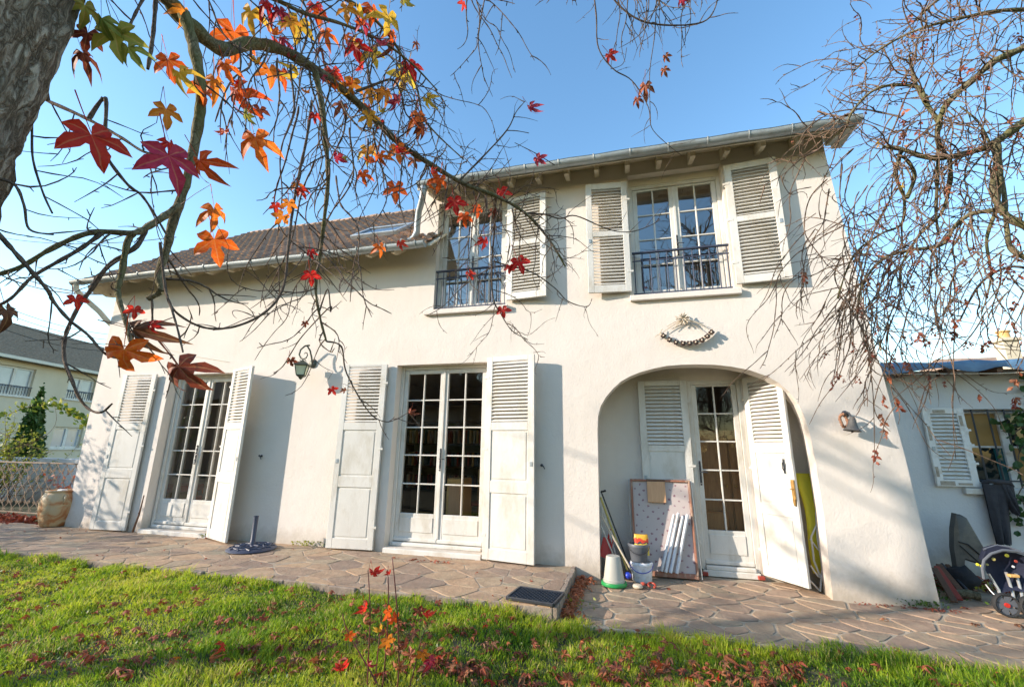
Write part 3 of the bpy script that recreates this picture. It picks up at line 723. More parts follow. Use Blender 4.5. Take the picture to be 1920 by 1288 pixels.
gutter(-2.52, 2.53, -.40, 4.598)
# upper roof
UEY, UEZ, UP_ = -.34, 4.60, .40
q = MB()
def uz(y): return UEZ+(y-UEY)*UP_
a0, a1 = -2.56, 2.50
q.add([(a0,UEY,uz(UEY)),(a1,UEY,uz(UEY)),(a1,2.9,uz(2.9)),(a0,2.9,uz(2.9)),(a0,UEY,uz(UEY)+.05),(a1,UEY,uz(UEY)+.05),(a1,2.9,uz(2.9)+.05),(a0,2.9,uz(2.9)+.05),(a0,6.1,uz(UEY)),(a1,6.1,uz(UEY)),(a0,6.1,uz(UEY)+.05),(a1,6.1,uz(UEY)+.05)],
      [(0,1,2,3)[::-1],(4,5,6,7),(0,1,5,4),(1,2,6,5),(0,4,7,3),(3,2,9,8)[::-1],(7,6,11,10),(2,9,11,6),(3,7,10,8),(8,10,11,9)])
obj('upper_roof', q, M['soffit'], house)
q = MB(); q.bbox(-2.56,2.50,-.345,-.325,4.545,4.640,.004); obj('fascia_board', q, M['soffit'], house)
q = MB(); q.box(2.42,2.52,-.40,.02,4.56,4.66); obj('verge_board', q, M['soffit'], house)
def rafter(x, upper):
    q = MB(); a = math.atan(UP_ if upper else PITCH)
    h = .085; w_ = .055; L = .36
    # tail: tapered cut, in the y-z plane
    if upper: poly = [(-.26, uz(-.26)), (.01, uz(.01)), (.01, uz(.01)-.14), (-.13, uz(-.13)-.125), (-.26, uz(-.26)-.10)]
    else: poly = [(EY+.03, rz(EY+.03)-.031), (.02, rz(.02)-.031), (.02, rz(.02)-.17), (EY+.15, rz(EY+.15)-.155), (EY+.03, rz(EY+.03)-.075)]
    q.prism(poly, w_, 'x', x); return obj('rafter', q, M['soffit'], house)
x = -8.28
while x < -2.7: rafter(x, False); x += .385
x = -2.45
while x < 2.4: rafter(x, True); x += .37
q = MB(); q.tube([(-8.30,-.28,3.62),(-8.34,-.1,3.72),(-8.34,0.0,3.80)], .05, 6); 
# decorative rafter end at the left corner
q = MB(); q.prism([(-.34,3.68),(.05,3.98),(.05,3.60),(-.06,3.58),(-.14,3.61),(-.22,3.58),(-.32,3.62)], .07, 'x', -8.34); obj('corner_bracket', q, M['soffit'], house)
# downpipes
q = MB(); q.tube([(-8.46,-.42,3.66),(-8.46,-.41,3.60),(-8.44,-.34,3.52),(-8.30,-.12,3.30),(-8.24,-.03,3.18),(-8.22,.12,3.05),(-8.22,.12,-.15)], .04, 12)
obj('downpipe', q, M['cream'], house, smooth=40)
q = MB(); q.tube([(-2.44,-.40,4.545),(-2.44,-.40,4.46),(-2.47,-.36,4.38),(-2.56,-.26,4.28),(-2.60,-.2,4.14),(-2.61,-.18,4.02),(-2.65,-.17,3.95),(-2.74,-.16,3.91),(-2.84,-.18,3.91)], .042, 14)
q.lathe([(.05,0),(.052,.03),(.045,.05)], (-2.44,-.40,4.49), 14)
obj('downpipe', q, M['zinc'], house, smooth=40)
# cable on the wall
q = MB(); q.tube([(-8.05,-.006,2.9),(-7.2,-.006,2.72),(-6.3,-.006,2.50),(-5.6,-.006,2.38)], .003, 5); obj('wall_cable', q, M['cream'], house)
# ================================================================== OUTBUILDING
OY = 1.15
out = thing('outbuilding', 'low grey rendered outbuilding with barred window under a blue sheeted roof', 'shed', (5, OY, -.2))
wl, wr = 3.755, 4.62
wtop, wbot = 1.705, .845
me = wall_mesh([(2.42,-.3),(2.42,2.16),(9.5,2.16),(9.5,-.3)], [[(wl,wbot),(wr,wbot),(wr,wtop),(wl,wtop)]], OY, OY+.2, 'wall', M['wallgrey'])
link('wall', me, out)
q = MB(); q.box(9.3,9.5,OY+.2,5,-.3,2.16); q.box(2.42,9.3,4.8,5,-.3,2.16); obj('back_wall', q, M['wallgrey'], out)
q = MB(); q.box(3.0,6,2.0,2.1,0,2.1); obj('interior_wall', q, M['room'], out)
q = MB(); q.bbox(3.60, 4.85, OY-.06, OY+.12, .775, .84, .006); obj('window_sill', q, M['white'], out)
# frame with two sashes, panes partly boarded
q = MB(); Yf = OY+.10
q.bbox(wl, wl+.05, Yf-.02, Yf+.04, wbot, wtop); q.bbox(wr-.05, wr, Yf-.02, Yf+.04, wbot, wtop)
q.bbox(wl+.05, wr-.05, Yf-.02, Yf+.04, wtop-.045, wtop); q.bbox(wl+.05, wr-.05, Yf-.02, Yf+.04, wbot, wbot+.055)
xm = (wl+wr)/2-.02
wf = None
q.bbox(xm-.045, xm+.045, Yf-.022, Yf+.038, wbot+.055, wtop-.045)
wf = obj('window_frame', q, M['whiteold'], out)
zm = (wtop+wbot)/2
q = MB(); q.bbox(wl+.05, xm-.045, Yf-.0, Yf+.02, zm+.0, zm+.022); q.bbox(xm+.045, wr-.05, Yf-.0, Yf+.02, zm, zm+.022); obj('glazing_bar', q, M['whiteold'], wf)
dark = mat('dark_pane', (.012,.02,.022), rough=.06, spec=.8); ochre = mat('ochre_board', (.30,.17,.04), (.36,.21,.06), 5, .55, .1, 30)
tealp = mat('teal_pane', (.02,.09,.10), rough=.08)
for (a, b, c, d, m) in ((wl+.05, xm-.045, zm+.022, wtop-.045, ochre), (wl+.05, xm-.13, wbot+.055, zm, dark), (xm-.13, xm-.045, wbot+.055, zm, tealp), (xm+.045, wr-.05, zm+.022, wtop-.045, dark), (xm+.045, wr-.05, wbot+.055, zm, ochre)):
    q = MB(); q.box(a-.003, b+.003, Yf+.006, Yf+.012, c-.003, d+.003); obj('pane', q, m, wf)
q = MB(); q.bbox(wl-.01, wr+.02, OY-.005, OY+.012, .915, .930, .002); q.bbox(wl-.01, wr+.02, OY-.005, OY+.012, 1.675, 1.69, .002)
gr = obj('window_grille', q, M['iron'], out)
bm_ = MB(); bm_.tube([(0,0,.85),(0,0,1.70)], .009, 6); bmm = bm_.mesh('bar', M['iron'], 40)
for i in range(6): link('bar', bmm, gr, (wl+.09+i*.148, OY-.012, 0))
os_ = shutter(out, 3.752, .852, .40, .865, 2, -1, [(.075, .80)], [], Y=OY-.012, slatmat='whiteold', stilemat='whiteold')
q = MB()
for (x, z, w_, h_) in ((-.39,.10,.028,.11),(-.37,.012,.14,.045),(-.385,.50,.026,.16),(-.06,.66,.03,.12),(-.30,.81,.12,.035),(-.20,.018,.13,.022)):
    q.cbox(Matrix.Identity(4), w_/2, .002, h_/2, .0015, (x+w_/2, -.0335, z+h_/2))
obj('bare_wood', q, M['peel'], os_, (0,0,0))
# roof
q = MB(); q.add([(2.62,OY-.28,2.165),(9.7,OY-.28,2.13),(9.7,5.2,2.9),(2.62,5.2,2.9),(2.62,OY-.28,2.195),(9.7,OY-.28,2.16),(9.7,5.2,2.93),(2.62,5.2,2.93)],[(3,2,1,0),(4,5,6,7),(0,1,5,4),(1,2,6,5),(2,3,7,6),(3,0,4,7)])
obj('roof', q, M['woodd'], out)
q = MB(); vs = []; fs = []; n = 140; nb_ = 9
for i in range(n+1):
    x = 2.60+i*7.1/n; u = .5+.5*math.sin(x*9+math.sin(x*3.1)*1.5); v = noise.noise(Vector((x*2.2, 0, 0)))
    for j, (y, z) in enumerate(((OY-.30, 2.14-.05*u+.02*v), (OY-.315, 2.175+.012*u), (OY-.30, 2.205+.022*u+.01*v), (OY-.1, 2.235+.018*u), (OY+.6, 2.34+.01*u), (OY+4.1, 2.96))): vs.append((x, y, z))
for i in range(n):
    for j in range(5): fs.append((i*6+j, (i+1)*6+j, (i+1)*6+j+1, i*6+j+1))
q.add(vs, fs); obj('roof_sheet', q, M['tarp'], out, smooth=50, fix=False)
x = 2.75
while x < 9.4:
    q = MB(); q.bbox(x, x+.06, OY-.26, OY-.001, 2.085, 2.164, .004); obj('rafter', q, M['woodd'], out); x += .42
q = MB(); q.tube([(2.70,OY-.27,2.10),(4.0,OY-.275,2.07),(5.2,OY-.27,2.10)], .006, 6); obj('eaves_cable', q, M['straw'], out)
# ================================================================== FAR RIGHT HOUSE BEHIND
P0 = atD(1905, 690, 11.0)
hx, hy = float(P0[0]), float(P0[1])
fh = thing('far_house', 'distant house with brown tiled roof and cream chimney showing over the blue sheeted roof', 'house', (hx+2.2, hy+2, -.2))
q = MB(); q.box(hx-.6, hx+6, hy+.6, hy+5, -.3, 2.9); obj('wall', q, M['nb'], fh)
q = MB(); q.add([(hx-.9,hy+.2,2.75),(hx+6.3,hy+.2,2.75),(hx+6.3,hy+2.8,4.15),(hx-.0,hy+2.8,4.15),(hx-.9,hy+5.4,2.75),(hx+6.3,hy+5.4,2.75)],[(0,1,2,3),(3,2,5,4),(0,3,4),(1,5,2),(0,4,5,1)])
rf_ = obj('roof', q, M['tile'], fh)
cz = atD(1893, 672, 11.6); q = MB(); cx_, cy_ = float(cz[0]), float(cz[1])
q.bbox(cx_-.17, cx_+.17, cy_-.17, cy_+.17, 2.6, float(atD(1893, 640, 11.6)[2]), .01); z1 = float(atD(1893, 640, 11.6)[2])
q.bbox(cx_-.23, cx_+.23, cy_-.23, cy_+.23, z1+.001, z1+.09, .015); ch = obj('chimney', q, M['nb'], rf_)
q = MB(); q.lathe([(.13,z1+.09),(.12,z1+.25),(.15,z1+.27),(.15,z1+.31),(.10,z1+.31)], (cx_, cy_, 0), 16); obj('chimney_pot', q, M['wood'], fh, smooth=40)
# ================================================================== NEIGHBOUR BUILDING (left)
A = np.array([-27.35, 5.2]); dv = np.array([-math.sin(.254+.025), math.cos(.254+.025)]); nv = np.array([dv[1], -dv[0]])   # nv points towards the garden (right)
nb = thing('neighbour_building', 'cream two-storey apartment house with grey slate roof beyond the fence', 'building', (A[0], A[1], -.2))
def L3(s_, o, z): return (float(A[0]+dv[0]*s_+nv[0]*o), float(A[1]+dv[1]*s_+nv[1]*o), z)
def hexa(q, s0, s1, o0, o1, z0, z1):
    q.add([L3(s0,o0,z0),L3(s1,o0,z0),L3(s1,o1,z0),L3(s0,o1,z0),L3(s0,o0,z1),L3(s1,o0,z1),L3(s1,o1,z1),L3(s0,o1,z1)],[(0,3,2,1),(4,5,6,7),(0,1,5,4),(1,2,6,5),(2,3,7,6),(3,0,4,7)])
def on_nb(px, py):           # sight line to the neighbour's wall plane -> (s, z)
    d = ray(px, py); t = ((A[0]-CAM[0])*nv[0]+(A[1]-CAM[1])*nv[1])/(d[0]*nv[0]+d[1]*nv[1]); P = CAM+t*d
    return float((P[0]-A[0])*dv[0]+(P[1]-A[1])*dv[1]), float(P[2])
eav = on_nb(90, 680)[1]
wins = []
for (pa, pb, kind) in (((0,682),(55,744),'rail'), ((132,706),(172,752),'rail'), ((104,797),(148,840),'plain')):
    s0, z1 = on_nb(*pa); s1, z0 = on_nb(*pb); z1 = (z1+on_nb(pb[0], pa[1]+(pb[0]-pa[0])*.16)[1])/2; wins.append((s0, s1, z0, z1, kind))
w0 = wins[0]; wins.append((w0[0]-3.0, w0[0]-1.4, w0[2], w0[3], 'rail')); wins.append((w0[0]-2.6, w0[0]-1.3, wins[2][2], wins[2][3], 'plain'))
q = MB(); hexa(q, -10, 14, -9, -.35, -.3, eav)
# facade slab with openings cut as strips
def strips(zlo, zhi, ws):
    ws = sorted(ws); s_ = -10
    for (a, b, c, d, k) in ws:
        hexa(q, s_, a, -.349, 0, zlo, zhi); hexa(q, a, b, -.349, 0, zlo, c); hexa(q, a, b, -.349, 0, d, zhi); s_ = b
    hexa(q, s_, 14, -.349, 0, zlo, zhi)
up_ = [w_ for w_ in wins if w_[4] == 'rail']; lo_ = [w_ for w_ in wins if w_[4] == 'plain']
zmid = (min(w_[2] for w_ in up_)+max(w_[3] for w_ in lo_))/2
strips(-.3, zmid, lo_); strips(zmid, eav, up_)
obj('wall', q, M['nb'], nb)
frost = mat('curtained_glass', (.34,.38,.42), (.42,.46,.50), 3, .12, 0, 1, spec=.8)
for (a, b, c, d, k) in wins:
    q = MB(); t = .09
    hexa(q, a, a+t, -.2, -.12, c, d); hexa(q, b-t, b, -.2, -.12, c, d); hexa(q, a+t, b-t, -.2, -.12, c, c+t); hexa(q, a+t, b-t, -.2, -.12, d-t, d); m_ = (a+b)/2
    hexa(q, m_-.07, m_+.07, -.2, -.115, c+t, d-t); hexa(q, a-.1, b+.1, -.119, .08, c-.09, c-.001)
    wn = obj('window', q, M['white'], nb)
    for (u, v) in ((a+t, m_-.07), (m_+.07, b-t)):
        q = MB(); hexa(q, u, v, -.18, -.165, c+t, d-t); obj('pane', q, frost, wn)
    if k == 'rail':
        q = MB(); hexa(q, a, b, .0, .03, c+.42, c+.46); i = a+.06
        while i < b: hexa(q, i, i+.02, .004, .024, c+.02, c+.42); i += .13
        obj('railing', q, M['iron'], nb)
q = MB(); rdg = on_nb(93, 634)[1]
# roof rises away from the eaves
zr = eav+2.0
q.add([L3(-10.4,.45,eav-.08),L3(14.3,.45,eav-.08),L3(14.3,-4.5,zr+.55),L3(-10.4,-4.5,zr+.55),L3(14.3,-9.4,eav-.08),L3(-10.4,-9.4,eav-.08)],[(0,1,2,3),(3,2,4,5),(0,3,5),(1,4,2)])
rf_ = obj('roof', q, M['slate'], nb)
sm = MB(); e1 = np.array(L3(0,.45,eav-.08)); 
k = MB(); k.add([(0,0,0),(0.30,0,0),(.30,.0,.03),(0,0,.03),(0,.30,.0),(.30,.30,0)],[(0,1,2,3),(3,2,5,4)])
slm = k.mesh('slate', M['slate'], None, fix=False)
aa = math.atan2(zr+.63-eav, 4.95); cnt = 0
rotm = Matrix(((dv[0], -nv[0]*math.cos(aa), nv[0]*math.sin(aa), 0), (dv[1], -nv[1]*math.cos(aa), nv[1]*math.sin(aa), 0), (0, math.sin(aa), math.cos(aa), 0), (0,0,0,1)))
sb = MB()
for j in range(26):
    for i in range(52):
        s_ = -3.5+i*.31+(.155 if j % 2 else 0); t = j*.22
        P = Vector(L3(s_, .45-t*math.cos(aa), eav-.08+t*math.sin(aa)+.012)); R3 = rotm.to_3x3() @ Euler((rng.uniform(.0,.03), 0, 0)).to_matrix()
        sb.add([R3 @ Vector(v)+P for v in k.v], k.f)
tag(obj('slates', sb, M['slate'], rf_, fix=False), kind='stuff')
q = MB(); hexa(q, -10.4, 14.3, .40, .56, eav-.20, eav-.06); obj('gutter', q, M['cream'], nb)
# ================================================================== GARDEN WALL + SCROLL FENCE (left)
q = MB(); q.bbox(-15.5, -9.0, 2.2, 2.36, -.3, .86, .01); gw = obj('garden_wall', q, M['wallgrey']); tag(gw, 'low pale rendered garden wall behind the scrolled iron fence', 'wall')
fn = thing('iron_fence', 'low white wrought iron fence of scrolls and lozenges behind the terracotta jar', 'fence', (-10.5, .6, -.1))
fm = mat('rusty_white_iron', (.15,.10,.065), (.30,.235,.17), 18, .75, .4, 60, c3=(.16,.08,.04), s3=9)
q = MB(); q.bbox(-13.5,-8.35,.58,.62,.838,.862,.003); q.bbox(-13.5,-8.35,.59,.61,.01,.03,.003); obj('rail', q, fm, fn)
# one lattice unit: S-curves forming a lozenge, a pair of scroll tips
un = MB(); W_ = .215; H_ = .80
def scurve(sg):
    return [(sg*(W_/2)*(math.cos(math.pi*t*3))*1.0, 0, .03+H_*t) for t in [i/26 for i in range(27)]]
for sg in (1, -1): un.tube(scurve(sg), .0062, 5)
for zc, fl in ((.70, 1), (.42, -1), (.16, 1)):
    for sg in (1, -1):
        un.tube([(sg*(.012+.040*(1-t)*abs(math.cos(t*6)) + .02), 0, zc+fl*(.045*math.sin(t*6.5)*(1-.5*t)+.02*t)) for t in [i/16 for i in range(17)]], .0045, 5)
        un.tube([(sg*(W_/2-.02-.03*(1-t)*math.cos(t*7)), 0, zc-.13*fl+.03*math.sin(t*7)*(1-t)) for t in [i/14 for i in range(15)]], .0045, 5)
um = un.mesh('scroll', fm, 50)
for i in range(23): link('scroll', um, fn, (-13.4+i*W_+.05, .6, 0.02))
# ================================================================== LANTERN
lx, lz = -5.02, 2.08            # lantern body centre
ln = thing('wall_lantern', 'green patinated wall lantern on a curled iron bracket between the two french doors', 'lantern', (lx+.02, 0, 2.2))
lc = atY(566, 690, -.21); lx, lz = float(lc[0]), float(lc[2])
pl = atY(586, 682, -.012); plx, plz = float(pl[0]), float(pl[2])
q = MB(); q.lathe([(0,0),(.055,.0),(.06,.01),(.045,.022),(.02,.03),(0,.032)], (plx, 0, plz), 20, Matrix.Rotation(rad(90),4,'X')); obj('wall_plate', q, M['verdigris'], ln, smooth=40)
def circ(cx, cz, r0, r1, a0, a1, n, y0, y1): return [(cx+(r0+(r1-r0)*t)*math.cos(rad(a0+(a1-a0)*t)), y0+(y1-y0)*t, cz+(r0+(r1-r0)*t)*math.sin(rad(a0+(a1-a0)*t))) for t in [i/n for i in range(n+1)]]
q = MB()
ax, az = lx+.035, lz+.235
path = [(plx, -.02, plz), (plx+.005, -.05, plz+.08), (plx-.002,-.09, plz+.17), (plx-.03,-.13, plz+.235), (ax-.005,-.16, az+.085), (ax-.055,-.18, az+.075), (ax-.10,-.20, az+.02), (ax-.105,-.21, az-.05), (ax-.07,-.21, az-.10), (ax-.03,-.21, az-.115), (ax+.01,-.21, az-.10), (ax+.028,-.21, az-.065), (ax+.015,-.21,az-.03), (ax-.012,-.21,az-.025),(ax-.022,-.21,az-.045)]
q.tube(path, [.011]*8+[.010,.0095,.009,.008,.007,.006,.005], 8); 
tx, tz = ax-.04, az-.115
q.tube([(tx-.045,-.21,tz-.01),(tx-.02,-.21,tz-.018),(tx+.02,-.21,tz-.02),(tx+.05,-.21,tz-.012),(tx+.058,-.21,tz-.035),(tx+.045,-.21,tz-.045)], .005, 6)
q.tube([(tx,-.21,tz),(lx,-.21,lz+.075)], .008, 6)
obj('bracket', q, M['verdigris'], ln, smooth=40)
def sq(r0, z): return [(lx+sx*r0, -.21+sy*r0, z) for sx, sy in ((-1,-1),(1,-1),(1,1),(-1,1))]
rt45 = Matrix.Translation((lx, -.21, 0)) @ Matrix.Rotation(rad(28), 4, 'Z') @ Matrix.Translation((-lx, .21, 0))
def frus(q, lv, caps=True):
    vs = []; fs = []
    for (r0, z) in lv: vs += [rt45 @ Vector(p) for p in sq(r0, z)]
    for i in range(len(lv)-1):
        for k_ in range(4): fs.append((i*4+k_, i*4+(k_+1) % 4, (i+1)*4+(k_+1) % 4, (i+1)*4+k_))
    if caps: fs.append((3,2,1,0)); n_ = len(lv)*4; fs.append((n_-4,n_-3,n_-2,n_-1))
    q.add(vs, fs)
q = MB(); frus(q, [(.088,lz+.032),(.094,lz+.036),(.090,lz+.044),(.062,lz+.070),(.03,lz+.085),(.016,lz+.10)]); obj('roof', q, M['verdigris'], ln)
q = MB(); frus(q, [(.070,lz+.030),(.046,lz-.098)], False); obj('glass_panel', q, M['lampglass'], ln)
q = MB()
top = [rt45 @ Vector(p) for p in sq(.074, lz+.031)]; bot = [rt45 @ Vector(p) for p in sq(.048, lz-.10)]
for a, b in zip(top, bot): q.tube([a, b], .006, 6)
for i in range(4): q.tube([top[i], top[(i+1) % 4]], .006, 6); q.tube([bot[i], bot[(i+1) % 4]], .006, 6)
frus(q, [(.050,lz-.10),(.044,lz-.112),(.022,lz-.128),(.016,lz-.145),(.004,lz-.155)]); obj('lantern_frame', q, M['verdigris'], ln)
# ================================================================== BELL
bl = thing('wall_bell', 'small pewter hand bell hanging from a brown rope ring right of the arch', 'bell', (2.10, 0, 1.5))
bc = atY(1598, 805, -.13); bx_, bz_ = float(bc[0]), float(bc[2])
q = MB(); q.lathe([(0,.125),(.014,.125),(.022,.11),(.029,.09),(.037,.05),(.051,.012),(.074,-.012),(.070,-.016),(.036,.01),(.0,.02)], (bx_, -.13, bz_), 28, Matrix.Rotation(rad(9),4,'Y')); obj('bell_cup', q, M['pewter'], bl, smooth=50)
q = MB(); q.tube([(bx_,-.13,bz_+.03),(bx_-.004,-.13,bz_-.02)], .004, 6); q.lathe([(0,-.02),(.009,-.015),(.009,-.006),(0,0)], (bx_-.004,-.13,bz_-.012), 10); obj('clapper', q, M['iron'], bl, smooth=40)
q = MB(); q.tube([(bx_+.015,0,bz_+.16),(bx_+.010,-.06,bz_+.168),(bx_,-.115,bz_+.16),(bx_+.008,-.13,bz_+.12)], .008, 8); q.lathe([(0,0),(.03,.0),(.034,.006),(.02,.012),(0,.013)], (bx_+.015,0,bz_+.155), 14, Matrix.Rotation(rad(90),4,'X')); obj('bracket', q, M['iron'], bl, smooth=40)
q = MB(); R0 = []
for i in range(41):
    t = 2*math.pi*i/40; R0.append((bx_-.045+.030*math.cos(t), -.10+.01*math.sin(3*t), bz_+.085+.062*math.sin(t)))
q.tube(R0, [.013+.003*math.sin(i*2.1) for i in range(41)], 8); obj('rope_ring', q, M['rope'], bl, smooth=50)
# ================================================================== GARLAND above the arch
gl_ = thing('dried_garland', 'crescent garland of dark pods and dried straw hung above the arch', 'garland', (.8, 0, 2.4))
def gp(px, py, y=-.05): return [float(c) for c in atY(px, py, y)]
ctl = [(1238,626),(1252,637),(1268,643),(1285,645),(1300,644),(1315,639),(1328,630),(1337,620)]
pth = [gp(*c, -.045) for c in ctl]
q = MB(); q.tube(pth, [.014]*8, 8); q.tube([(p[0], p[1]+.01, p[2]+.022) for p in pth], .008, 6); obj('braid', q, M['straw'], gl_, smooth=40)
def lerp_path(pth, t):
    f = t*(len(pth)-1); i = min(int(f), len(pth)-2); u = f-i; return [pth[i][k]*(1-u)+pth[i+1][k]*u for k in range(3)]
pdm = MB()
for sx in (-1, 1):
    pdm.cbox(Matrix.Rotation(rad(8*sx),4,'Y'), .009, .014, .026, .006, (sx*.013, 0, 0))
pdm.cbox(Matrix.Identity(4), .02, .012, .009, .004, (0,-.004,-.02)); pdm.cbox(Matrix.Identity(4), .018, .006, .022, .004, (0,.006,0)); pm_ = pdm.mesh('seed_pod', M['pod'], 50)
std = MB(); std.lathe([(0,-.012),(.009,-.008),(.011,0),(.007,.008),(0,.011)], (0,-.012,0), 8, Matrix.Identity(4)); sm_ = std.mesh('seed', M['straw'], 50)
for i in range(9):
    t = .06+.88*i/8; p = lerp_path(pth, t); a = lerp_path(pth, max(0,t-.03)); b = lerp_path(pth, min(1,t+.03)); an = -math.atan2(b[2]-a[2], b[0]-a[0])
    link('seed_pod', pm_, gl_, (p[0], -.062, p[2]+.004), (0, an, 0)); link('seed', sm_, gl_, (p[0], -.062, p[2]+.002))
q = MB(); c0 = gp(1281, 597, -.05)
for i in range(46):
    a = rng.uniform(0, 2*math.pi); el = rng.uniform(-.2, 1.2); L_ = rng.uniform(.04, .085)
    d = Vector((math.cos(a)*math.cos(el), -math.sin(el)*.6, math.sin(a)*math.cos(el)))
    e = Vector(c0)+d*L_; q.tube([c0, Vector(c0)+d*L_*.6, e], [.003,.004,.006], 5); q.lathe([(0,-.007),(.007,0),(0,.007)], e, 6)
obj('dried_flower', q, M['straw'], gl_)
q = MB()
for (pa, pb) in (((1281,600),(1262,618)), ((1280,600),(1240,625)), ((1283,600),(1318,622)), ((1284,598),(1325,612)), ((1283,600),(1302,606)), ((1279,600),(1250,612)),((1284,597),(1330,618)),((1240,626),(1228,632)),((1238,624),(1243,617))):
    a, b = gp(*pa, -.04), gp(*pb, -.03); m_ = [(a[k]+b[k])/2 for k in range(3)]; m_[2] += .012; q.tube([a, m_, b], [.006,.005,.003], 5)
obj('straw_stem', q, M['straw'], gl_)
# ================================================================== JAR, PARASOL BASE, GRATE
jar = thing('terracotta_jar', 'large weathered cream and rust glazed earthenware jar with two lug handles at the house corner', 'jar', (-8.28, -.13, 0))
m, nt, b, o_ = newmat('jar_glaze'); L = nt.links.new; tc = N(nt, 'ShaderNodeTexCoord'); n1 = N(nt, 'ShaderNodeTexNoise', Scale=4.5, Detail=7, Roughness=.6, Distortion=1.0); L(tc.outputs['Object'], n1.inputs['Vector'])
c = ramp(nt, [(.36, (.46,.38,.26)), (.50, (.50,.36,.20)), (.60, (.42,.17,.06)), (.72, (.26,.10,.04))], n1.outputs['Fac']).outputs[0]; L(c, b.inputs['Base Color']); b.inputs['Roughness'].default_value = .55
nb2 = N(nt, 'ShaderNodeTexNoise', Scale=20.0, Detail=6); L(tc.outputs['Object'], nb2.inputs['Vector']); bp = N(nt, 'ShaderNodeBump', Strength=.4, Distance=.01); L(nb2.outputs['Fac'], bp.inputs['Height']); L(bp.outputs[0], b.inputs['Normal'])
M['jar'] = m
jb = atZ(94, 986, 0); jc = (float(jb[0]), float(jb[1])+.05, 0)
J = 1.08
q = MB(); prof = [(.0,0),(.135,.0),(.15,.01),(.165,.06),(.188,.15),(.205,.25),(.21,.32),(.205,.38),(.19,.43),(.172,.46),(.168,.475),(.178,.485),(.178,.50),(.165,.505),(.155,.49),(.15,.46),(.14,.42),(0,.42)]
q.lathe([(a*J, z*J*.93) for a, z in prof], jc, 40); obj('body', q, M['jar'], jar, smooth=50)
for sg in (-1, 1):
    q = MB(); aa = rad(-20) if sg > 0 else rad(200); cx2, cy2 = math.cos(aa), math.sin(aa)
    pts = [(jc[0]+cx2*r0, jc[1]+cy2*r0, z) for r0, z in ((.195,.43),(.235,.425),(.255,.39),(.245,.345),(.215,.32))]; q.tube(pts, [.018,.015,.015,.015,.018], 8); obj('handle', q, M['jar'], jar, smooth=50)
q = MB(); q.bbox(jc[0]-.05, jc[0]+.06, jc[1]-.05, jc[1]+.03, .47, .515, .01); 
jl = obj('stone_on_jar', q, M['wallgrey']); tag(jl, 'small pale stone lying on the mouth of the large earthenware jar', 'stone')
ub = thing('parasol_base', 'round dark cast iron parasol base with a short tube on the terrace', 'parasol base', (-4.40, -.36, 0))
uc = atZ(472, 1029, 0); ux, uy = float(uc[0]), float(uc[1])
q = MB(); q.lathe([(0,.0),(.265,.0),(.27,.008),(.26,.02),(.20,.034),(.10,.046),(.045,.055),(.0,.056)], (ux, uy, 0), 48)
for i in range(12):
    a = 2*math.pi*i/12
    q.tube([(ux+math.cos(a)*.07, uy+math.sin(a)*.07, .052), (ux+math.cos(a+.25)*.13, uy+math.sin(a+.25)*.13, .046), (ux+math.cos(a-.1)*.19, uy+math.sin(a-.1)*.19, .038), (ux+math.cos(a+.15)*.235, uy+math.sin(a+.15)*.235, .029)], .010, 6)
    a2 = a+.26; q.tube([(ux+math.cos(a2+k_)*.2, uy+math.sin(a2+k_)*.2, .036) for k_ in (-.18,-.09,0,.09,.18)], .009, 6)
obj('base_plate', q, M['blueiron'], ub, smooth=40)
q = MB(); q.lathe([(.03,.05),(.03,.09),(.026,.095),(.026,.36),(.029,.362),(.029,.37),(.022,.37),(.022,.30),(0,.30)], (ux, uy, 0), 20); obj('tube', q, M['blueiron'], ub, smooth=40)
gm = thing('iron_grate', 'square black iron lattice boot grate lying on the corner of the terrace', 'grate', (-.83, -1.05, 0))
gc = [atZ(955,1112,.02), atZ(1003,1099,.02), atZ(1053,1114,.02), atZ(1006,1134,.02)]
gcx, gcy = float(np.mean([g_[0] for g_ in gc])), float(np.mean([g_[1] for g_ in gc]))
q = MB(); R_ = Matrix.Translation((gcx, gcy, .012)) @ Matrix.Rotation(rad(-8), 4, 'Z'); HX, HY = .20, .155
for sg in (-1, 1):
    q.cbox(R_ @ Matrix.Translation((0, sg*HY, 0)), HX, .010, .011, .003); q.cbox(R_ @ Matrix.Translation((sg*HX, 0, 0)), .010, HY-.011, .011, .003)
obj('frame', q, M['iron'], gm)
q = MB()
for i in range(-9, 10):
    for sg in (1, -1):
        # diagonal bars clipped to the frame
        x0 = i*.045; pts = []
        y_lo, y_hi = -HY, HY; xa = x0-sg*HY*1.0; xb = x0+sg*HY*1.0
        def cl(xa, xb):
            t0, t1 = 0, 1
            for lim in (-HX, HX):
                if (xa-lim)*(xb-lim) < 0:
                    t = (lim-xa)/(xb-xa)
                    if (xa < -HX and lim == -HX) or (xa > HX and lim == HX): t0 = max(t0, t)
                    else: t1 = min(t1, t)
            return t0, t1
        if max(xa, xb) < -HX or min(xa, xb) > HX: continue
        t0, t1 = cl(xa, xb)
        pa = R_ @ Vector((xa+(xb-xa)*t0, y_lo+(y_hi-y_lo)*t0, .002*sg)); pb = R_ @ Vector((xa+(xb-xa)*t1, y_lo+(y_hi-y_lo)*t1, .002*sg)); q.tube([pa, pb], .0055, 5)
obj('lattice', q, M['iron'], gm)
# ================================================================== PORCH CLUTTER
Z0 = -.108
def fz(px, py): 
    p = atZ(px, py, Z0); return float(p[0]), float(p[1])
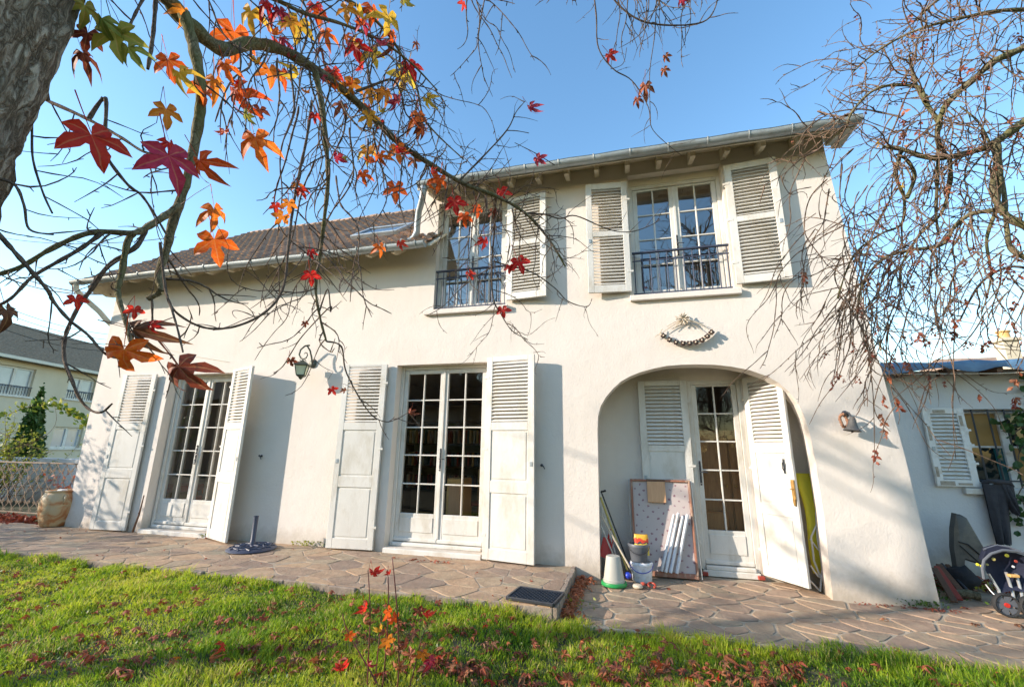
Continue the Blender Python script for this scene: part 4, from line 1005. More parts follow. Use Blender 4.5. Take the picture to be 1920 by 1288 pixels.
# tall folding-bed panel
pn = thing('leaning_panel', 'tall brown framed panel lined with floral wallpaper leaning beside the porch door', 'panel', (.42, .35, Z0))
bl_, br_ = atZ(1188,1078,Z0), atZ(1312,1086,Z0)
y_bot = .31; tl_ = atY(1182, 898, BY-.09); tr_ = atY(1292, 901, BY-.09)
BLp = Vector((float(atY(1190,1080,y_bot)[0]), y_bot, Z0+.0)); BRp = Vector((float(atY(1311,1084,y_bot)[0]), y_bot, Z0+.0)); TLp = Vector((float(tl_[0]), float(tl_[1]), float(tl_[2]))); TRp = Vector((float(tr_[0]), float(tr_[1]), float(tr_[2])))
wd = ((BRp-BLp).length+(TRp-TLp).length)/2; hgt = ((TLp-BLp).length+(TRp-BRp).length)/2
xa = (BRp-BLp).normalized(); cc = (BLp+BRp+TLp+TRp)/4; up0 = ((TLp+TRp)/2-(BLp+BRp)/2); up0 = (up0-xa*up0.dot(xa)).normalized(); nn = xa.cross(up0)
PM = Matrix(((xa.x,nn.x,up0.x,cc.x),(xa.y,nn.y,up0.y,cc.y),(xa.z,nn.z,up0.z,cc.z),(0,0,0,1)))   # local x along, y back, z up
q = MB(); t = .022; D_ = .045
for a_, b_, c_, d_ in ((-wd/2, -wd/2+t, -hgt/2, hgt/2), (wd/2-t, wd/2, -hgt/2, hgt/2), (-wd/2+t, wd/2-t, hgt/2-t, hgt/2), (-wd/2+t, wd/2-t, -hgt/2, -hgt/2+.05)):
    q.cbox(PM @ Matrix.Translation(((a_+b_)/2, 0, (c_+d_)/2)), (b_-a_)/2, D_, (d_-c_)/2, .004)
redwood = mat('reddish_wood_frame', (.26,.10,.06), (.36,.16,.10), 8, .6, .3, 40, stretch=(6,6,1), c3=(.5,.4,.3), s3=5)
obj('frame', q, redwood, pn)
m, nt, b, o_ = newmat('floral_wallpaper'); L = nt.links.new; tc = N(nt, 'ShaderNodeTexCoord')
mp = N(nt, 'ShaderNodeMapping'); mp.inputs['Scale'].default_value = (13, 1, 13); mp.inputs['Rotation'].default_value = (0, rad(38), 0); L(tc.outputs['Object'], mp.inputs[0])
vo = N(nt, 'ShaderNodeTexVoronoi', Scale=1.0, Randomness=.18); L(mp.outputs[0], vo.inputs['Vector'])
nz = N(nt, 'ShaderNodeTexNoise', Scale=70.0, Detail=2); L(tc.outputs['Object'], nz.inputs['Vector'])
am = N(nt, 'ShaderNodeMath', operation='MULTIPLY_ADD'); L(nz.outputs['Fac'], am.inputs[0]); am.inputs[1].default_value = .35; L(vo.outputs['Distance'], am.inputs[2])
fl = ramp(nt, [(.30, (1,1,1)), (.36, (0,0,0))], am.outputs[0]).outputs[0]
c = mixc(nt, fl, (.50,.43,.41), (.26,.14,.17)); L(c, b.inputs['Base Color']); b.inputs['Roughness'].default_value = .8
q = MB(); q.cbox(Matrix.Identity(4), wd/2-t-.002, .004, hgt/2-.03, .001); lo = obj('lining', q, m, pn, (0,0,0)); lo.matrix_parent_inverse = pn.matrix_parent_inverse; lo.parent = pn
lo.matrix_parent_inverse = Wm(pn).inverted() @ PM @ Matrix.Translation((0, .02, .012)); 
q = MB(); q.tube([PM @ Vector((-wd/2-.018, .02, -hgt/2+.02)), PM @ Vector((-wd/2-.018, .02, hgt/2-.01)), PM @ Vector((wd/2+.01, .025, hgt/2+.012)), PM @ Vector((wd/2+.03, .02, -hgt/2+.0))], .008, 8); obj('tube_frame', q, M['alu'], pn, smooth=40)
# small plywood board hung on it
bd = thing('plywood_board', 'small square plywood board hanging at the top of the floral panel', 'board', tuple(PM @ Vector((-.0,-.03,.3))))
q = MB(); q.cbox(PM @ Matrix.Translation((-.045, .052, hgt/2-.135)), .098, .007, .112, .003); obj('board', q, M['panelwood'], bd)
q = MB(); q.cbox(PM @ Matrix.Translation((-.045, .052, hgt/2-.010)), .10, .004, .012, .002); obj('batten', q, M['woodd'], bd)
# four white tubes
for i, ((bx0, by0), (tx0, ty0)) in enumerate((((1240,1071),(1264,965)), ((1248,1073),(1272,962)), ((1257,1074),(1280,968)), ((1269,1075),(1289,965)))):
    lab = ['leftmost of the four white tubes leaning on the floral panel', 'second from left of the four white tubes leaning on the floral panel', 'third from left of the four white tubes leaning on the floral panel', 'rightmost of the four white tubes leaning on the floral panel'][i]
    pb = atY(bx0, by0, y_bot-.075); pt_ = atY(tx0, ty0, BY-.22+.02)
    pb[2] = max(pb[2], Z0+.006)
    q = MB(); dv_ = Vector(pt_)-Vector(pb); Mx = Matrix.Translation((Vector(pb)+Vector(pt_))/2) @ dv_.to_track_quat('Z','Y').to_matrix().to_4x4(); q.cbox(Mx, .0155, .014, dv_.length/2, .006)
    q.lathe([(0,-.004),(.011,-.004),(.012,.004),(0,.004)], (0,0,0), 12, Mx @ Matrix.Translation((0,0,dv_.length/2)))
    tag(obj('white_tube', q, M['whitep'], smooth=30), lab, 'tube', 'white tubes on the panel')
def bucket(name, lab, cat, x, y, z, r0, r1, h, m, handle=None, hm=None, rim=True, n=32, inv=False):
    t = thing(name, lab, cat, (x, y, z)); q = MB()
    if inv: prof = [(r0,0),(r0+.006,.0),(r0+.006,.02),(r0,.022),(r1,h-.01),(r1-.006,h),(0,h)]
    else: prof = [(0,0),(r0-.004,0),(r0,.006),(r1,h-.03)]+([(r1+.008,h-.028),(r1+.008,h-.008),(r1+.004,h)] if rim else [(r1,h)])+[(r1-.004,h),(r1-.006,h-.03),(r0-.003,.012),(0,.012)]
    q.lathe(prof, (x, y, z), n, cap=False); obj('body', q, m, t, smooth=40)
    if handle:
        q = MB(); pts = []
        for i in range(13):
            a = math.pi*i/12; pts.append((x+(r1+.01)*math.cos(a), y-(r1+.02)*math.sin(a)*.9, z+h-.02-.07*math.sin(a)))
        q.tube(pts, .0035, 6); obj('handle', q, hm or M['alu'], t, smooth=40)
    return t
px_, py_ = fz(1205, 1094)
wbk = bucket('paint_bucket', 'white plastic paint bucket with blue marks under the grey bucket', 'bucket', px_, py_+.11, Z0, .098, .106, .185, M['whitep'], True, M['pblue'])
gz0 = Z0+.187
bucket('grey_bucket', 'dark grey plastic bucket stacked on the white paint bucket', 'bucket', px_-.02, py_+.11, gz0, .082, .100, .17, M['greyb'], True, M['iron'])
bg_ = thing('feed_bag', 'red and yellow printed plastic bag standing in the grey bucket', 'bag', (px_, py_+.13, gz0+.1))
m, nt, b, o_ = newmat('printed_bag'); L = nt.links.new; tc = N(nt, 'ShaderNodeTexCoord'); sx = N(nt, 'ShaderNodeSeparateXYZ'); L(tc.outputs['Generated'], sx.inputs[0])
nz = N(nt, 'ShaderNodeTexNoise', Scale=3.2, Detail=2); L(tc.outputs['Generated'], nz.inputs['Vector'])
am = N(nt, 'ShaderNodeMath', operation='MULTIPLY_ADD'); L(nz.outputs['Fac'], am.inputs[0]); am.inputs[1].default_value = .5; L(sx.outputs['Z'], am.inputs[2])
c = ramp(nt, [(.0,(.62,.45,.03)),(.72,(.70,.50,.04)),(.76,(.05,.04,.05)),(.84,(.6,.05,.02)),(1.0,(.62,.06,.02)),(1.12,(.72,.40,.04))], am.outputs[0], 'CONSTANT').outputs[0]; L(c, b.inputs['Base Color']); b.inputs['Roughness'].default_value = .35
q = MB(); vs = []; fs = []; n_ = 14
for j in range(10):
    z = gz0+.06+j*.022; ww = .078-.001*j; tt = .045*(1-j/11)+.002
    for k_ in range(n_):
        a = 2*math.pi*k_/n_; w2 = noise.noise(Vector((k_*.7, j*.5, 2)))*.008
        vs.append((px_+.012+(ww+w2)*math.copysign(abs(math.cos(a))**.6, math.cos(a)), py_+.12+(tt+w2)*math.sin(a), z+w2))
for j in range(9):
    for k_ in range(n_): fs.append((j*n_+k_, j*n_+(k_+1) % n_, (j+1)*n_+(k_+1) % n_, (j+1)*n_+k_))
fs.append(tuple(9*n_+k_ for k_ in range(n_))); q.add(vs, fs); obj('bag', q, m, bg_, smooth=60)
px2, py2 = fz(1151, 1101)
bucket('upturned_pail', 'beige plastic pail standing upside down on a green ring by the arch', 'pail', px2, py2+.10, Z0+.03, .100, .070, .235, M['pail'], inv=True)
q = MB(); q.lathe([(.095,0),(.125,.0),(.128,.01),(.122,.03),(.11,.032),(.108,.018),(.095,.012),(.095,0)], (px2, py2+.10, Z0), 36, cap=False); o = obj('green_ring', q, M['green'], smooth=40); tag(o, 'green plastic ring tray under the upturned beige pail', 'ring')
px3, py3 = fz(1178, 1092); q = MB(); q.lathe([(0.001+.034*math.sin(math.pi*i/12), Z0+.034-.034*math.cos(math.pi*i/12)) for i in range(13)], (px3, py3+.13, 0), 20); o = obj('blue_ball', q, M['pblue'], smooth=60); tag(o, 'small blue ball on the paving between the pail and the paint bucket', 'ball')
# sponge mop head / trowel, hose
px4, py4 = fz(1196, 1101); q = MB(); q.lathe([(0,0),(.045,0),(.05,.012),(.042,.026),(.02,.03),(0,.03)], (px4, py4, Z0), 20); 
o = obj('scrubbing_brush', q, M['straw'], smooth=50); tag(o, 'round straw coloured scrubbing brush head lying before the buckets', 'brush')
q = MB(); hp = []
for i in range(40):
    t = i/39; hp.append((px4+.03+.14*t+.02*math.sin(t*17), py4+.03+.035*math.cos(t*17), Z0+.012+.012*(1+math.sin(t*11))))
q.tube(hp, .009, 8); o = obj('garden_hose', q, M['redp'], smooth=40); tag(o, 'short coil of red brown hose in front of the white paint bucket', 'hose')
M['dullyellow'] = pmat('dull_yellow_paint', (.45,.38,.12), .6)
# long handled tools leaning in the left corner of the arch
def pole(name, lab, cat, a, b, ya, yb, r, m, extra=None):
    pa = atY(a[0], a[1], ya); pb = atY(b[0], b[1], yb); pb[2] = max(pb[2], Z0+.005); t = thing(name, lab, cat, tuple(pb)); q = MB(); q.tube([pa, (pa+pb)/2+np.array([0,0,-.002]), pb], r, 8); obj('pole', q, m, t, smooth=40)
    if extra: extra(t, Vector(pa), Vector(pb))
    return t
def hook(t, a, b): q = MB(); q.tube([a, a+Vector((.02,-.01,.0)), a+Vector((.05,-.02,.012))], [.008,.010,.012], 8); obj('grip', q, M['rubber'], t, smooth=40)
def head(t, a, b):
    q = MB(); d = (a-b).normalized(); Mx = Matrix.Translation(b+d*.04) @ d.to_track_quat('Z','Y').to_matrix().to_4x4(); q.cbox(Mx, .06, .015, .03, .006); obj('head', q, M['rubber'], t)
pole('garden_stick', 'black walking stick with curved grip leaning inside the left side of the arch', 'stick', (1127,921), (1182,1066), .14, .20, .007, M['rubber'], hook)
pole('yellow_pole', 'yellow pole leaning between the black stick and the arch', 'pole', (1126,932), (1176,1068), .12, .17, .011, M['dullyellow'])
pole('broom', 'pale wooden broom leaning in the left corner of the arch', 'broom', (1127,965), (1196,1096), .10, .02, .010, M['straw'])
pole('rake', 'grey metal handled rake leaning lowest in the left corner of the arch', 'rake', (1127,985), (1168,1085), .09, .12, .008, M['alu'], head)
pole('mop', 'thin white handled mop leaning behind the upturned pail', 'mop', (1129,950), (1160,1060), .13, .18, .008, M['white'], head)
dpn = thing('dustpan', 'red plastic dustpan standing behind the upturned pail', 'dustpan', (-.28, .16, Z0))
c_ = atY(1137, 1027, .17); q = MB(); Mx = Matrix.Translation(Vector(c_)) @ Euler((rad(-12), rad(14), 0)).to_matrix().to_4x4()
q.cbox(Mx, .055, .006, .10, .003); q.cbox(Mx @ Matrix.Translation((-.052,-.022,0)), .004, .02, .095, .002); q.cbox(Mx @ Matrix.Translation((.052,-.022,0)), .004, .02, .095, .002); obj('pan', q, M['red'], dpn)
q = MB(); q.tube([Mx @ Vector((0,0,.1)), Mx @ Vector((0,.0,.2))], .010, 8); obj('handle', q, M['red'], dpn, smooth=40)
# yellow folded lounger with white tube frame, behind the half-open shutter
lg = thing('folding_lounger', 'folded yellow cushioned lounger with white tube frame wedged behind the open porch shutter', 'lounger', (1.88, .32, Z0))
def ycush(ox, oy, w_, m, nm):
    q = MB(); vs = []; fs = []; K = 16; n_ = 12
    for j in range(K+1):
        t = j/K; z = Z0+.12+t*.97; y = .40+oy-.10*math.sin(t*math.pi*.9)+.05*t; x = 1.80+ox+.05*(1-t); sc = (1-.35*max(0, t-.88)/.12)*(.86+.14*math.sin(t*7))
        for k_ in range(n_):
            a = 2*math.pi*k_/n_; vs.append((x+w_*sc*math.copysign(abs(math.cos(a))**.7, math.cos(a)), y+.035*sc*math.sin(a), z))
    for j in range(K):
        for k_ in range(n_): fs.append((j*n_+k_, j*n_+(k_+1) % n_, (j+1)*n_+(k_+1) % n_, (j+1)*n_+k_))
    fs.append(tuple(K*n_+k_ for k_ in range(n_))); fs.append(tuple(range(n_))[::-1]); q.add(vs, fs); return obj(nm, q, m, lg, smooth=60)
ycush(0, 0, .095, M['yellow'], 'cushion'); ycush(.10, .02, .07, M['yellow'], 'cushion')
ycush(.19, .03, .04, M['teal'], 'sling')
q = MB(); TT = lambda a, b, y=.24: [float(c) for c in atY(a, b, y)]
q.tube([TT(1535,975), TT(1521,1006), TT(1526,1050), TT(1537,1078)], .009, 8); q.tube([TT(1530,960), TT(1533,1010), TT(1542,1060), TT(1538,1108)], .009, 8); q.tube([TT(1520,1060), TT(1534,1080), TT(1545,1084)], .008, 8); q.tube([TT(1519,1010), TT(1534,1030), TT(1547,1020)], .008, 8); q.tube([TT(1516,1085), TT(1538,1108)], .008, 8)
obj('tube_frame', q, M['white'], lg, smooth=40)
for (x, y, z, hx_) in ((1.99,.165,Z0+.04,.018),(1.97,.19,Z0+.25,.014)):
    q = MB(); q.tube([(x,y,z-.03),(x,y,z+.03)], hx_, 8); obj('sleeve', q, M['redp'], lg, smooth=40)
# bricks at the door foot
for i, (a, b) in enumerate(((1322,1077),(1428,1084))):
    p = atY(a, b, BY-.04); q = MB(); q.cbox(Matrix.Translation((float(p[0]), BY-.04, Z0+.018)) @ Matrix.Rotation(rad(8*i-4),4,'Z'), .032, .022, .018, .004); tag(obj('brick_wedge', q, M['redp']), ['broken red brick piece at the left foot of the porch door', 'broken red brick piece at the right foot of the porch door'][i], 'brick')
# brown stick and dry leaves beside the left shutter
q = MB(); a = atY(250, 990, -.05); b = atY(270, 928, -.04); a[2] = .004; q.tube([a, (a+b)/2+np.array([.02,0,0]), b], [.014,.011,.007], 8); q.tube([(a+b)/2, (a+b)/2+np.array([.06,-.02,.06])], [.006,.003], 6)
tag(obj('brown_stick', q, M['woodd'], smooth=40), 'dark brown stick leaning beside the leftmost french door shutter', 'stick')
# ================================================================== RIGHT YARD
ZY = Z0
# jacket over the sill
jk = thing('jacket', 'dark blue grey jacket hanging over the outbuilding window sill', 'jacket', (3.95, 1.05, .7))
def cloth(name, pts_top, pts_bot, m, seed, amp=.02, parent=jk, yb=1.06):
    n_, k_ = 22, 14; vs = []; fs = []
    for side, off in ((0, 0.0), (1, .012)):
        for j in range(n_+1):
            t = j/n_
            for i in range(k_+1):
                u = i/k_; a = np.array(pts_top[0])*(1-u)+np.array(pts_top[1])*u; b = np.array(pts_bot[0])*(1-u)+np.array(pts_bot[1])*u
                p = a*(1-t)+b*t; w_ = noise.noise(Vector((u*3.2+seed, t*1.2, seed)))*amp*2.2+math.sin(u*9+seed+t*1.5)*amp*.5
                edge = min(1, min(u, 1-u)*6); vs.append((p[0], p[1]-abs(w_)*(.3+t)-off*0+(.018 if side else -.02*edge), p[2]+noise.noise(Vector((u*4, seed, t)))*.02))
    o2 = (n_+1)*(k_+1)
    for s_ in (0, 1):
        for j in range(n_):
            for i in range(k_):
                a = s_*o2+j*(k_+1)+i; fs.append((a, a+1, a+k_+2, a+k_+1))
    q = MB(); q.add(vs, fs); return obj(name, q, m, parent, smooth=70)
yj = OY-.09
T = lambda px, py, y: [float(c) for c in atY(px, py, y)]
cloth('body', (T(1842,908,yj), T(1888,905,yj)), (T(1868,1020,yj), T(1896,1022,yj)), M['jacket'], 1.3)
cloth('sleeve', (T(1870,904,yj-.01), T(1900,912,yj-.01)), (T(1898,962,yj-.01), T(1912,968,yj-.01)), M['jacket'], 4.1, .03)
q = MB(); q.tube([T(1840,905,yj+.03), T(1856,902,yj-.02), T(1872,903,yj-.03), T(1893,905,yj+.0), T(1900,912,yj+.03)], [.012,.022,.026,.022,.012], 8); obj('collar', q, M['jacket'], jk, smooth=60)
# grey moulded shell
sh = thing('plastic_shell', 'dark grey moulded plastic shell standing on edge against the outbuilding wall', 'shell', (3.45, 1.0, .3))
ys = OY-.25
front = [(1786,962),(1800,964),(1808,968),(1845,1032),(1842,1058),(1830,1056),(1802,1047),(1801,1066),(1791,1075),(1786,1068)]
edge_ = [(1785,963),(1782,985),(1782,1020),(1785,1060),(1790,1075)]
q = MB(); fp = [T(a, b, ys) for a, b in front]; cx0 = np.mean([p[0] for p in fp]); cz0 = np.mean([p[2] for p in fp])
vs = []; n_ = len(fp)
for s_, dy in ((1.0, .0), (.96, -.035), (.86, -.05)): vs += [(cx0+(p[0]-cx0)*s_, p[1]+dy, cz0+(p[2]-cz0)*s_) for p in fp]
vs += [(p[0], p[1]+.012, p[2]) for p in fp]; fs = []
for r__ in (0, 1):
    for i in range(n_): j = (i+1) % n_; fs.append((r__*n_+i, r__*n_+j, (r__+1)*n_+j, (r__+1)*n_+i))
for i in range(n_): j = (i+1) % n_; fs.append((3*n_+i, 3*n_+j, j, i))
fs.append(tuple(2*n_+i for i in range(n_))); fs.append(tuple(3*n_+i for i in range(n_))[::-1])
q.add(vs, fs); obj('body', q, M['shell'], sh, smooth=30)
lf = [T(1786,961,ys), T(1782,990,ys-.01), T(1782,1025,ys-.01), T(1790,1077,ys), T(1801,1068,ys), T(1800,1050,ys), T(1793,1020,ys), T(1790,985,ys)]
q = MB(); q.add([(p[0], p[1]-.055, p[2]) for p in lf]+[(p[0], p[1]+.02, p[2]) for p in lf], [tuple(range(8)), tuple(range(8,16))[::-1]]+[(i, (i+1) % 8, (i+1) % 8+8, i+8) for i in range(8)]); obj('side_flange', q, M['shell'], sh)
q = MB(); q.tube([T(1797,1015,ys-.06), T(1815,1020,ys-.06), T(1844,1045,ys-.055)], .006, 6); q.tube([T(1800,1022,ys-.06), T(1838,1056,ys-.055)], .004, 6); obj('rib', q, M['rubber'], sh, smooth=40)
# stroller
YS = .36
wc = atZ(1888, 1157, ZY); YS = float(wc[1])+.03
st = thing('toy_stroller', 'small folded stroller with dark printed fabric seat and black spoked wheels', 'stroller', (float(wc[0]), YS, ZY))
def wheel(px, r, y):
    c = atY(px, 1133, y); x = float(c[0]); z = ZY+r
    q = MB(); RX_ = Matrix.Rotation(rad(90),4,'X'); prof = [(r*.84,-.02),(r*.95,-.024),(r,-.012),(r,.012),(r*.95,.024),(r*.84,.02),(r*.84,-.02)]
    q.lathe(prof, (x,y,z), 36, RX_, cap=False); w_ = obj('wheel', q, M['rubber'], st, smooth=40)
    q = MB()
    for i in range(6):
        a = math.pi*2*i/6+.3; Mx = Matrix.Translation((x,y,z)) @ Matrix.Rotation(a,4,'Y'); vs = [(-.012,-.008,.01),(.012,-.008,.01),(.030,-.010,r*.86),(-.030,-.010,r*.86),(-.012,.008,.01),(.012,.008,.01),(.030,.010,r*.86),(-.030,.010,r*.86)]
        q.add([Mx @ Vector(v) for v in vs], [(0,1,2,3),(7,6,5,4),(0,3,7,4),(1,5,6,2),(0,4,5,1),(3,2,6,7)])
    obj('spoke', q, M['greyb'], w_)
    q = MB(); q.lathe([(0,-.03),(.016,-.028),(.018,.0),(.018,.02),(0,.02)], (x,y,z), 14, RX_); obj('hub', q, M['red'], w_, smooth=40)
    return x, z
wx, wz = wheel(1886, .088, YS); wx2, wz2 = wheel(1925, .088, YS+.18); wheel(1935, .088, YS-.02)
yt = YS+.08
q = MB()
q.tube([T(1853,1075,yt-.02), T(1872,1105,yt-.02), (wx,YS+.03,wz)], .011, 8)
q.tube([T(1886,1072,yt), T(1898,1108,yt), T(1903,1135,yt-.04)], .011, 8); q.tube([T(1905,1075,yt+.02), T(1915,1110,yt), T(1922,1150,yt-.04)], .011, 8)
q.tube([T(1848,1095,yt+.05), T(1858,1108,yt+.03), T(1868,1118,yt), (wx,YS+.03,wz)], .006, 8)
obj('leg_frame', q, M['alu'], st, smooth=40)
q = MB(); arcp = [(1845,1085),(1842,1065),(1845,1050),(1858,1038),(1880,1031),(1905,1033),(1930,1040),(1955,1056)]; q.tube([T(a,b,yt-.06) for a,b in arcp], .011, 8); q.tube([T(1844,1030,yt+.13), T(1868,1022,yt+.13), T(1890,1025,yt+.13), T(1915,1034,yt+.1)], .009, 8); obj('hoop', q, M['greyb'], st, smooth=40)
dk = mat('printed_stroller_fabric', (.01,.014,.035), (.018,.022,.05), 9, .8, .3, 60)
q = MB(); poly = [T(a,b,yt-.03) for a,b in [(1847,1068),(1848,1052),(1860,1040),(1881,1034),(1905,1036),(1930,1044),(1950,1058),(1950,1100),(1930,1112),(1900,1106),(1875,1112),(1862,1095)]]
n_ = len(poly); cx0 = np.mean([p[0] for p in poly]); cz0 = np.mean([p[2] for p in poly]); vs = []
for s_, dy in ((1.0,0),(.75,.05),(.4,.085),(.1,.09)): vs += [(cx0+(p[0]-cx0)*s_, p[1]+dy, cz0+(p[2]-cz0)*s_) for p in poly]
fs = []
for r__ in range(3):
    for i in range(n_): j = (i+1) % n_; fs.append((r__*n_+i, r__*n_+j, (r__+1)*n_+j, (r__+1)*n_+i))
fs.append(tuple(3*n_+i for i in range(n_))); q.add(vs, fs); obj('fabric_seat', q, dk, st, smooth=60)
q = MB(); poly = [T(a,b,yt+.12) for a,b in [(1842,1050),(1850,1028),(1870,1022),(1895,1027),(1915,1036),(1890,1034),(1862,1040)]]; q.add([tuple(p) for p in poly]+[(p[0],p[1]+.05,p[2]) for p in poly], [tuple(range(7)), tuple(range(7,14))[::-1]]+[(i,(i+1)%7,(i+1)%7+7,i+7) for i in range(7)]); obj('hood', q, dk, st)
for (a, b, r0, m) in ((1863,1048,.014,'dullyellow'),(1851,1058,.010,'dullyellow'),(1888,1041,.015,'yleaf'),(1833,1058,.012,'yellow'),(1840,1061,.010,'yellow'),(1905,1052,.012,'redp'),(1900,1062,.010,'whitep')):
    p = T(a, b, yt-.045); q = MB(); q.lathe([(0,-.004),(r0,-.003),(r0*.9,.004),(0,.005)], p, 10, Matrix.Rotation(rad(90),4,'X')); obj('print_patch', q, M[m], st, smooth=40)
p = T(1900,1079,yt-.03); q = MB(); q.cbox(Matrix.Translation(p), .035, .02, .012, .006); obj('clip', q, M['wood'], st)
# dark bag behind the stroller
q = MB(); bc_ = atZ(1840, 1128, ZY); 
vs = []; fs = []; K, n_ = 8, 16
for j in range(K+1):
    t = j/K; r0 = .12*math.sin(math.pi*(.12+.8*t))**.7
    for k_ in range(n_):
        a = 2*math.pi*k_/n_; w_ = 1+.25*noise.noise(Vector((math.cos(a)*1.5, math.sin(a)*1.5, t*3))); vs.append((float(bc_[0])+.12+r0*w_*math.cos(a)*1.15, float(bc_[1])+.42+r0*w_*math.sin(a), ZY+.20*t*w_))
for j in range(K):
    for k_ in range(n_): fs.append((j*n_+k_, j*n_+(k_+1) % n_, (j+1)*n_+(k_+1) % n_, (j+1)*n_+k_))
fs.append(tuple(K*n_+k_ for k_ in range(n_))); q.add(vs, fs); tag(obj('black_bag', q, M['navy'], smooth=60), 'crumpled black plastic sack on the ground behind the stroller', 'sack')
# planks and stacked tiles against the corner
lab = ['long dark board lowest of the boards leaning at the house corner', 'middle brown board leaning at the house corner', 'upper reddish board leaning at the house corner', 'thin black batten leaning behind the boards at the house corner', 'short brown board leaning farthest right at the house corner']
for i, (a, b, w_, m) in enumerate((((1752,1065),(1790,1128),.05,'woodd'), ((1756,1062),(1800,1124),.045,'redp'), ((1760,1058),(1812,1120),.05,'woodd'), ((1765,1056),(1822,1114),.02,'iron'), ((1775,1058),(1830,1108),.04,'woodd'))):
    pa = np.array(T(a[0], a[1], .70+i*.05)); pb = np.array([float(c) for c in atZ(b[0], b[1], ZY+.012)]); q = MB(); dv_ = Vector(pa-pb); Mx = Matrix.Translation(Vector((pa+pb)/2)) @ dv_.to_track_quat('Z','Y').to_matrix().to_4x4(); q.cbox(Mx, w_/2, .010, dv_.length/2, .003)
    tag(obj('board', q, M[m]), lab[i], 'board', 'boards leaning at the corner')
for i in range(7):
    z = ZY+.20+i*.028 if i > 0 else ZY+.2
    p = T(1745, 1070-i*8, .62); q = MB(); q.cbox(Matrix.Translation((2.70+.008*(i % 3), .62, ZY+.012+i*.052)) @ Matrix.Rotation(rad(5*(i % 3)-4), 4, 'Z'), .085+.012*(i % 2), .11, .012, .004)
    q.cbox(Matrix.Translation((2.70, .62, ZY+.034+i*.052)), .05, .07, .0115, .003)
    tag(obj('clay_tile', q, M['tile']), 'one clay tile of the stack behind the right corner of the house', 'tile', 'clay tiles stacked behind the corner')
q = MB(); a = np.array(atZ(1793,1112,ZY+.03)); b = np.array(atZ(1838,1118,ZY+.03)); q.tube([a, (a+b)/2+np.array([0,0,.01]), b], [.035,.04,.034], 12); tag(obj('log', q, M['limb'], smooth=50), 'grey log lying at the foot of the outbuilding wall', 'log')
# wires at the left
for i, (pa, pb, da, db) in enumerate((((-60,452),(178,530),12,9.1), ((-60,470),(176,534),12,9.1), ((-60,430),(330,445),16,10.5), ((-60,545),(215,628),18,26), ((-60,558),(215,638),18,26), ((-60,572),(215,648),18,26), ((-60,590),(200,658),18,26))):
    A_ = atD(pa[0], pa[1], da); B_ = atD(pb[0], pb[1], db)
    if i < 2: B_ = np.array([-8.25, -.05, 3.62])
    q = MB(); q.tube([A_+(B_-A_)*t-np.array([0,0,.35*4*t*(1-t)]) for t in [k_/12 for k_ in range(13)]], .010 if i < 3 else .014, 5)
    tag(obj('overhead_wire', q, M['rubber'], smooth=40), ['upper of the two overhead wires ending at the left corner of the gutter', 'lower of the two overhead wires ending at the left corner of the gutter', 'highest overhead wire passing behind the lower tiled roof', 'topmost of the four wires crossing above the neighbour slate roof', 'second from top of the four wires crossing above the neighbour slate roof', 'third from top of the four wires crossing above the neighbour slate roof', 'lowest of the four wires crossing above the neighbour slate roof'][i], 'wire', 'overhead wires at the left')
# ================================================================== INTERIOR THINGS SEEN THROUGH THE GLASS
def lazy(px, py, y): p = atY(px, py, y); return float(p[0]), float(p[2])
q = MB(); x0, _ = lazy(300, 900, 1.3); 
t = thing('red_table', 'red play table with an orange box below seen through the leftmost french door', 'table', (-8.0, 1.1, 0))
xa_, za_ = lazy(305, 905, .75); xb_, zb_ = lazy(350, 905, .75)
q = MB(); q.bbox(xa_, xb_, .6, 1.1, .46, .56, .03); obj('table_top', q, M['red'], t)
q = MB(); q.bbox(xa_+.08, xb_-.06, .65, 1.05, .0, .455, .02); obj('box', q, M['wood'], t)
t = thing('red_stool', 'red stool with an orange ball behind the right leaf of the leftmost french door', 'stool', (-6.6, .9, 0))
xa_, _ = lazy(372, 915, .7); xb_, _ = lazy(395, 915, .7); q = MB(); q.bbox(xa_-.05, xb_, .6, .95, .0, .42, .03); obj('seat', q, M['redp'], t); q = MB(); q.lathe([(0,.42),(.09,.43),(.12,.5),(.08,.58),(0,.6)], (xb_-.05, .75, 0), 16); obj('ball', q, M['orange'], t, smooth=50)
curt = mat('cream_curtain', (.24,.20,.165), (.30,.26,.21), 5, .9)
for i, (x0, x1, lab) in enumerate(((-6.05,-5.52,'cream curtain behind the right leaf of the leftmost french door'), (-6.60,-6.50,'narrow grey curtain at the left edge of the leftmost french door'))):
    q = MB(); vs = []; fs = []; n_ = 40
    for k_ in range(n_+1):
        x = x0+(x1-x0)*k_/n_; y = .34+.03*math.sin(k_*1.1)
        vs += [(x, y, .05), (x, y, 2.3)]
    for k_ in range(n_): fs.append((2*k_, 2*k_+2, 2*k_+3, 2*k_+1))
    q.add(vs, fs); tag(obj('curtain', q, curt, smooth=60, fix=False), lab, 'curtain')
t = thing('pine_cupboard', 'light pine cupboard inside behind the second french door', 'cupboard', (-2.6, 1.5, 0))
q = MB(); xa_, _ = lazy(836, 940, .62); xb_, _ = lazy(868, 940, .62); q.bbox(xa_, xb_, .62, .95, 0, .80, .01); obj('carcass', q, M['wood'], t)
q = MB(); q.bbox(xa_+.04, xb_-.04, .605, .619, .06, .74, .004); obj('door', q, M['panelwood'], t)
t = thing('wooden_chair', 'brown wooden chair with a red seat inside behind the second french door', 'chair', (-2.2, 1.2, 0))
xa_, _ = lazy(876, 950, 1.0); q = MB(); q.bbox(xa_, xa_+.40, 1.0, 1.4, .42, .46, .01); obj('seat', q, M['redp'], t)
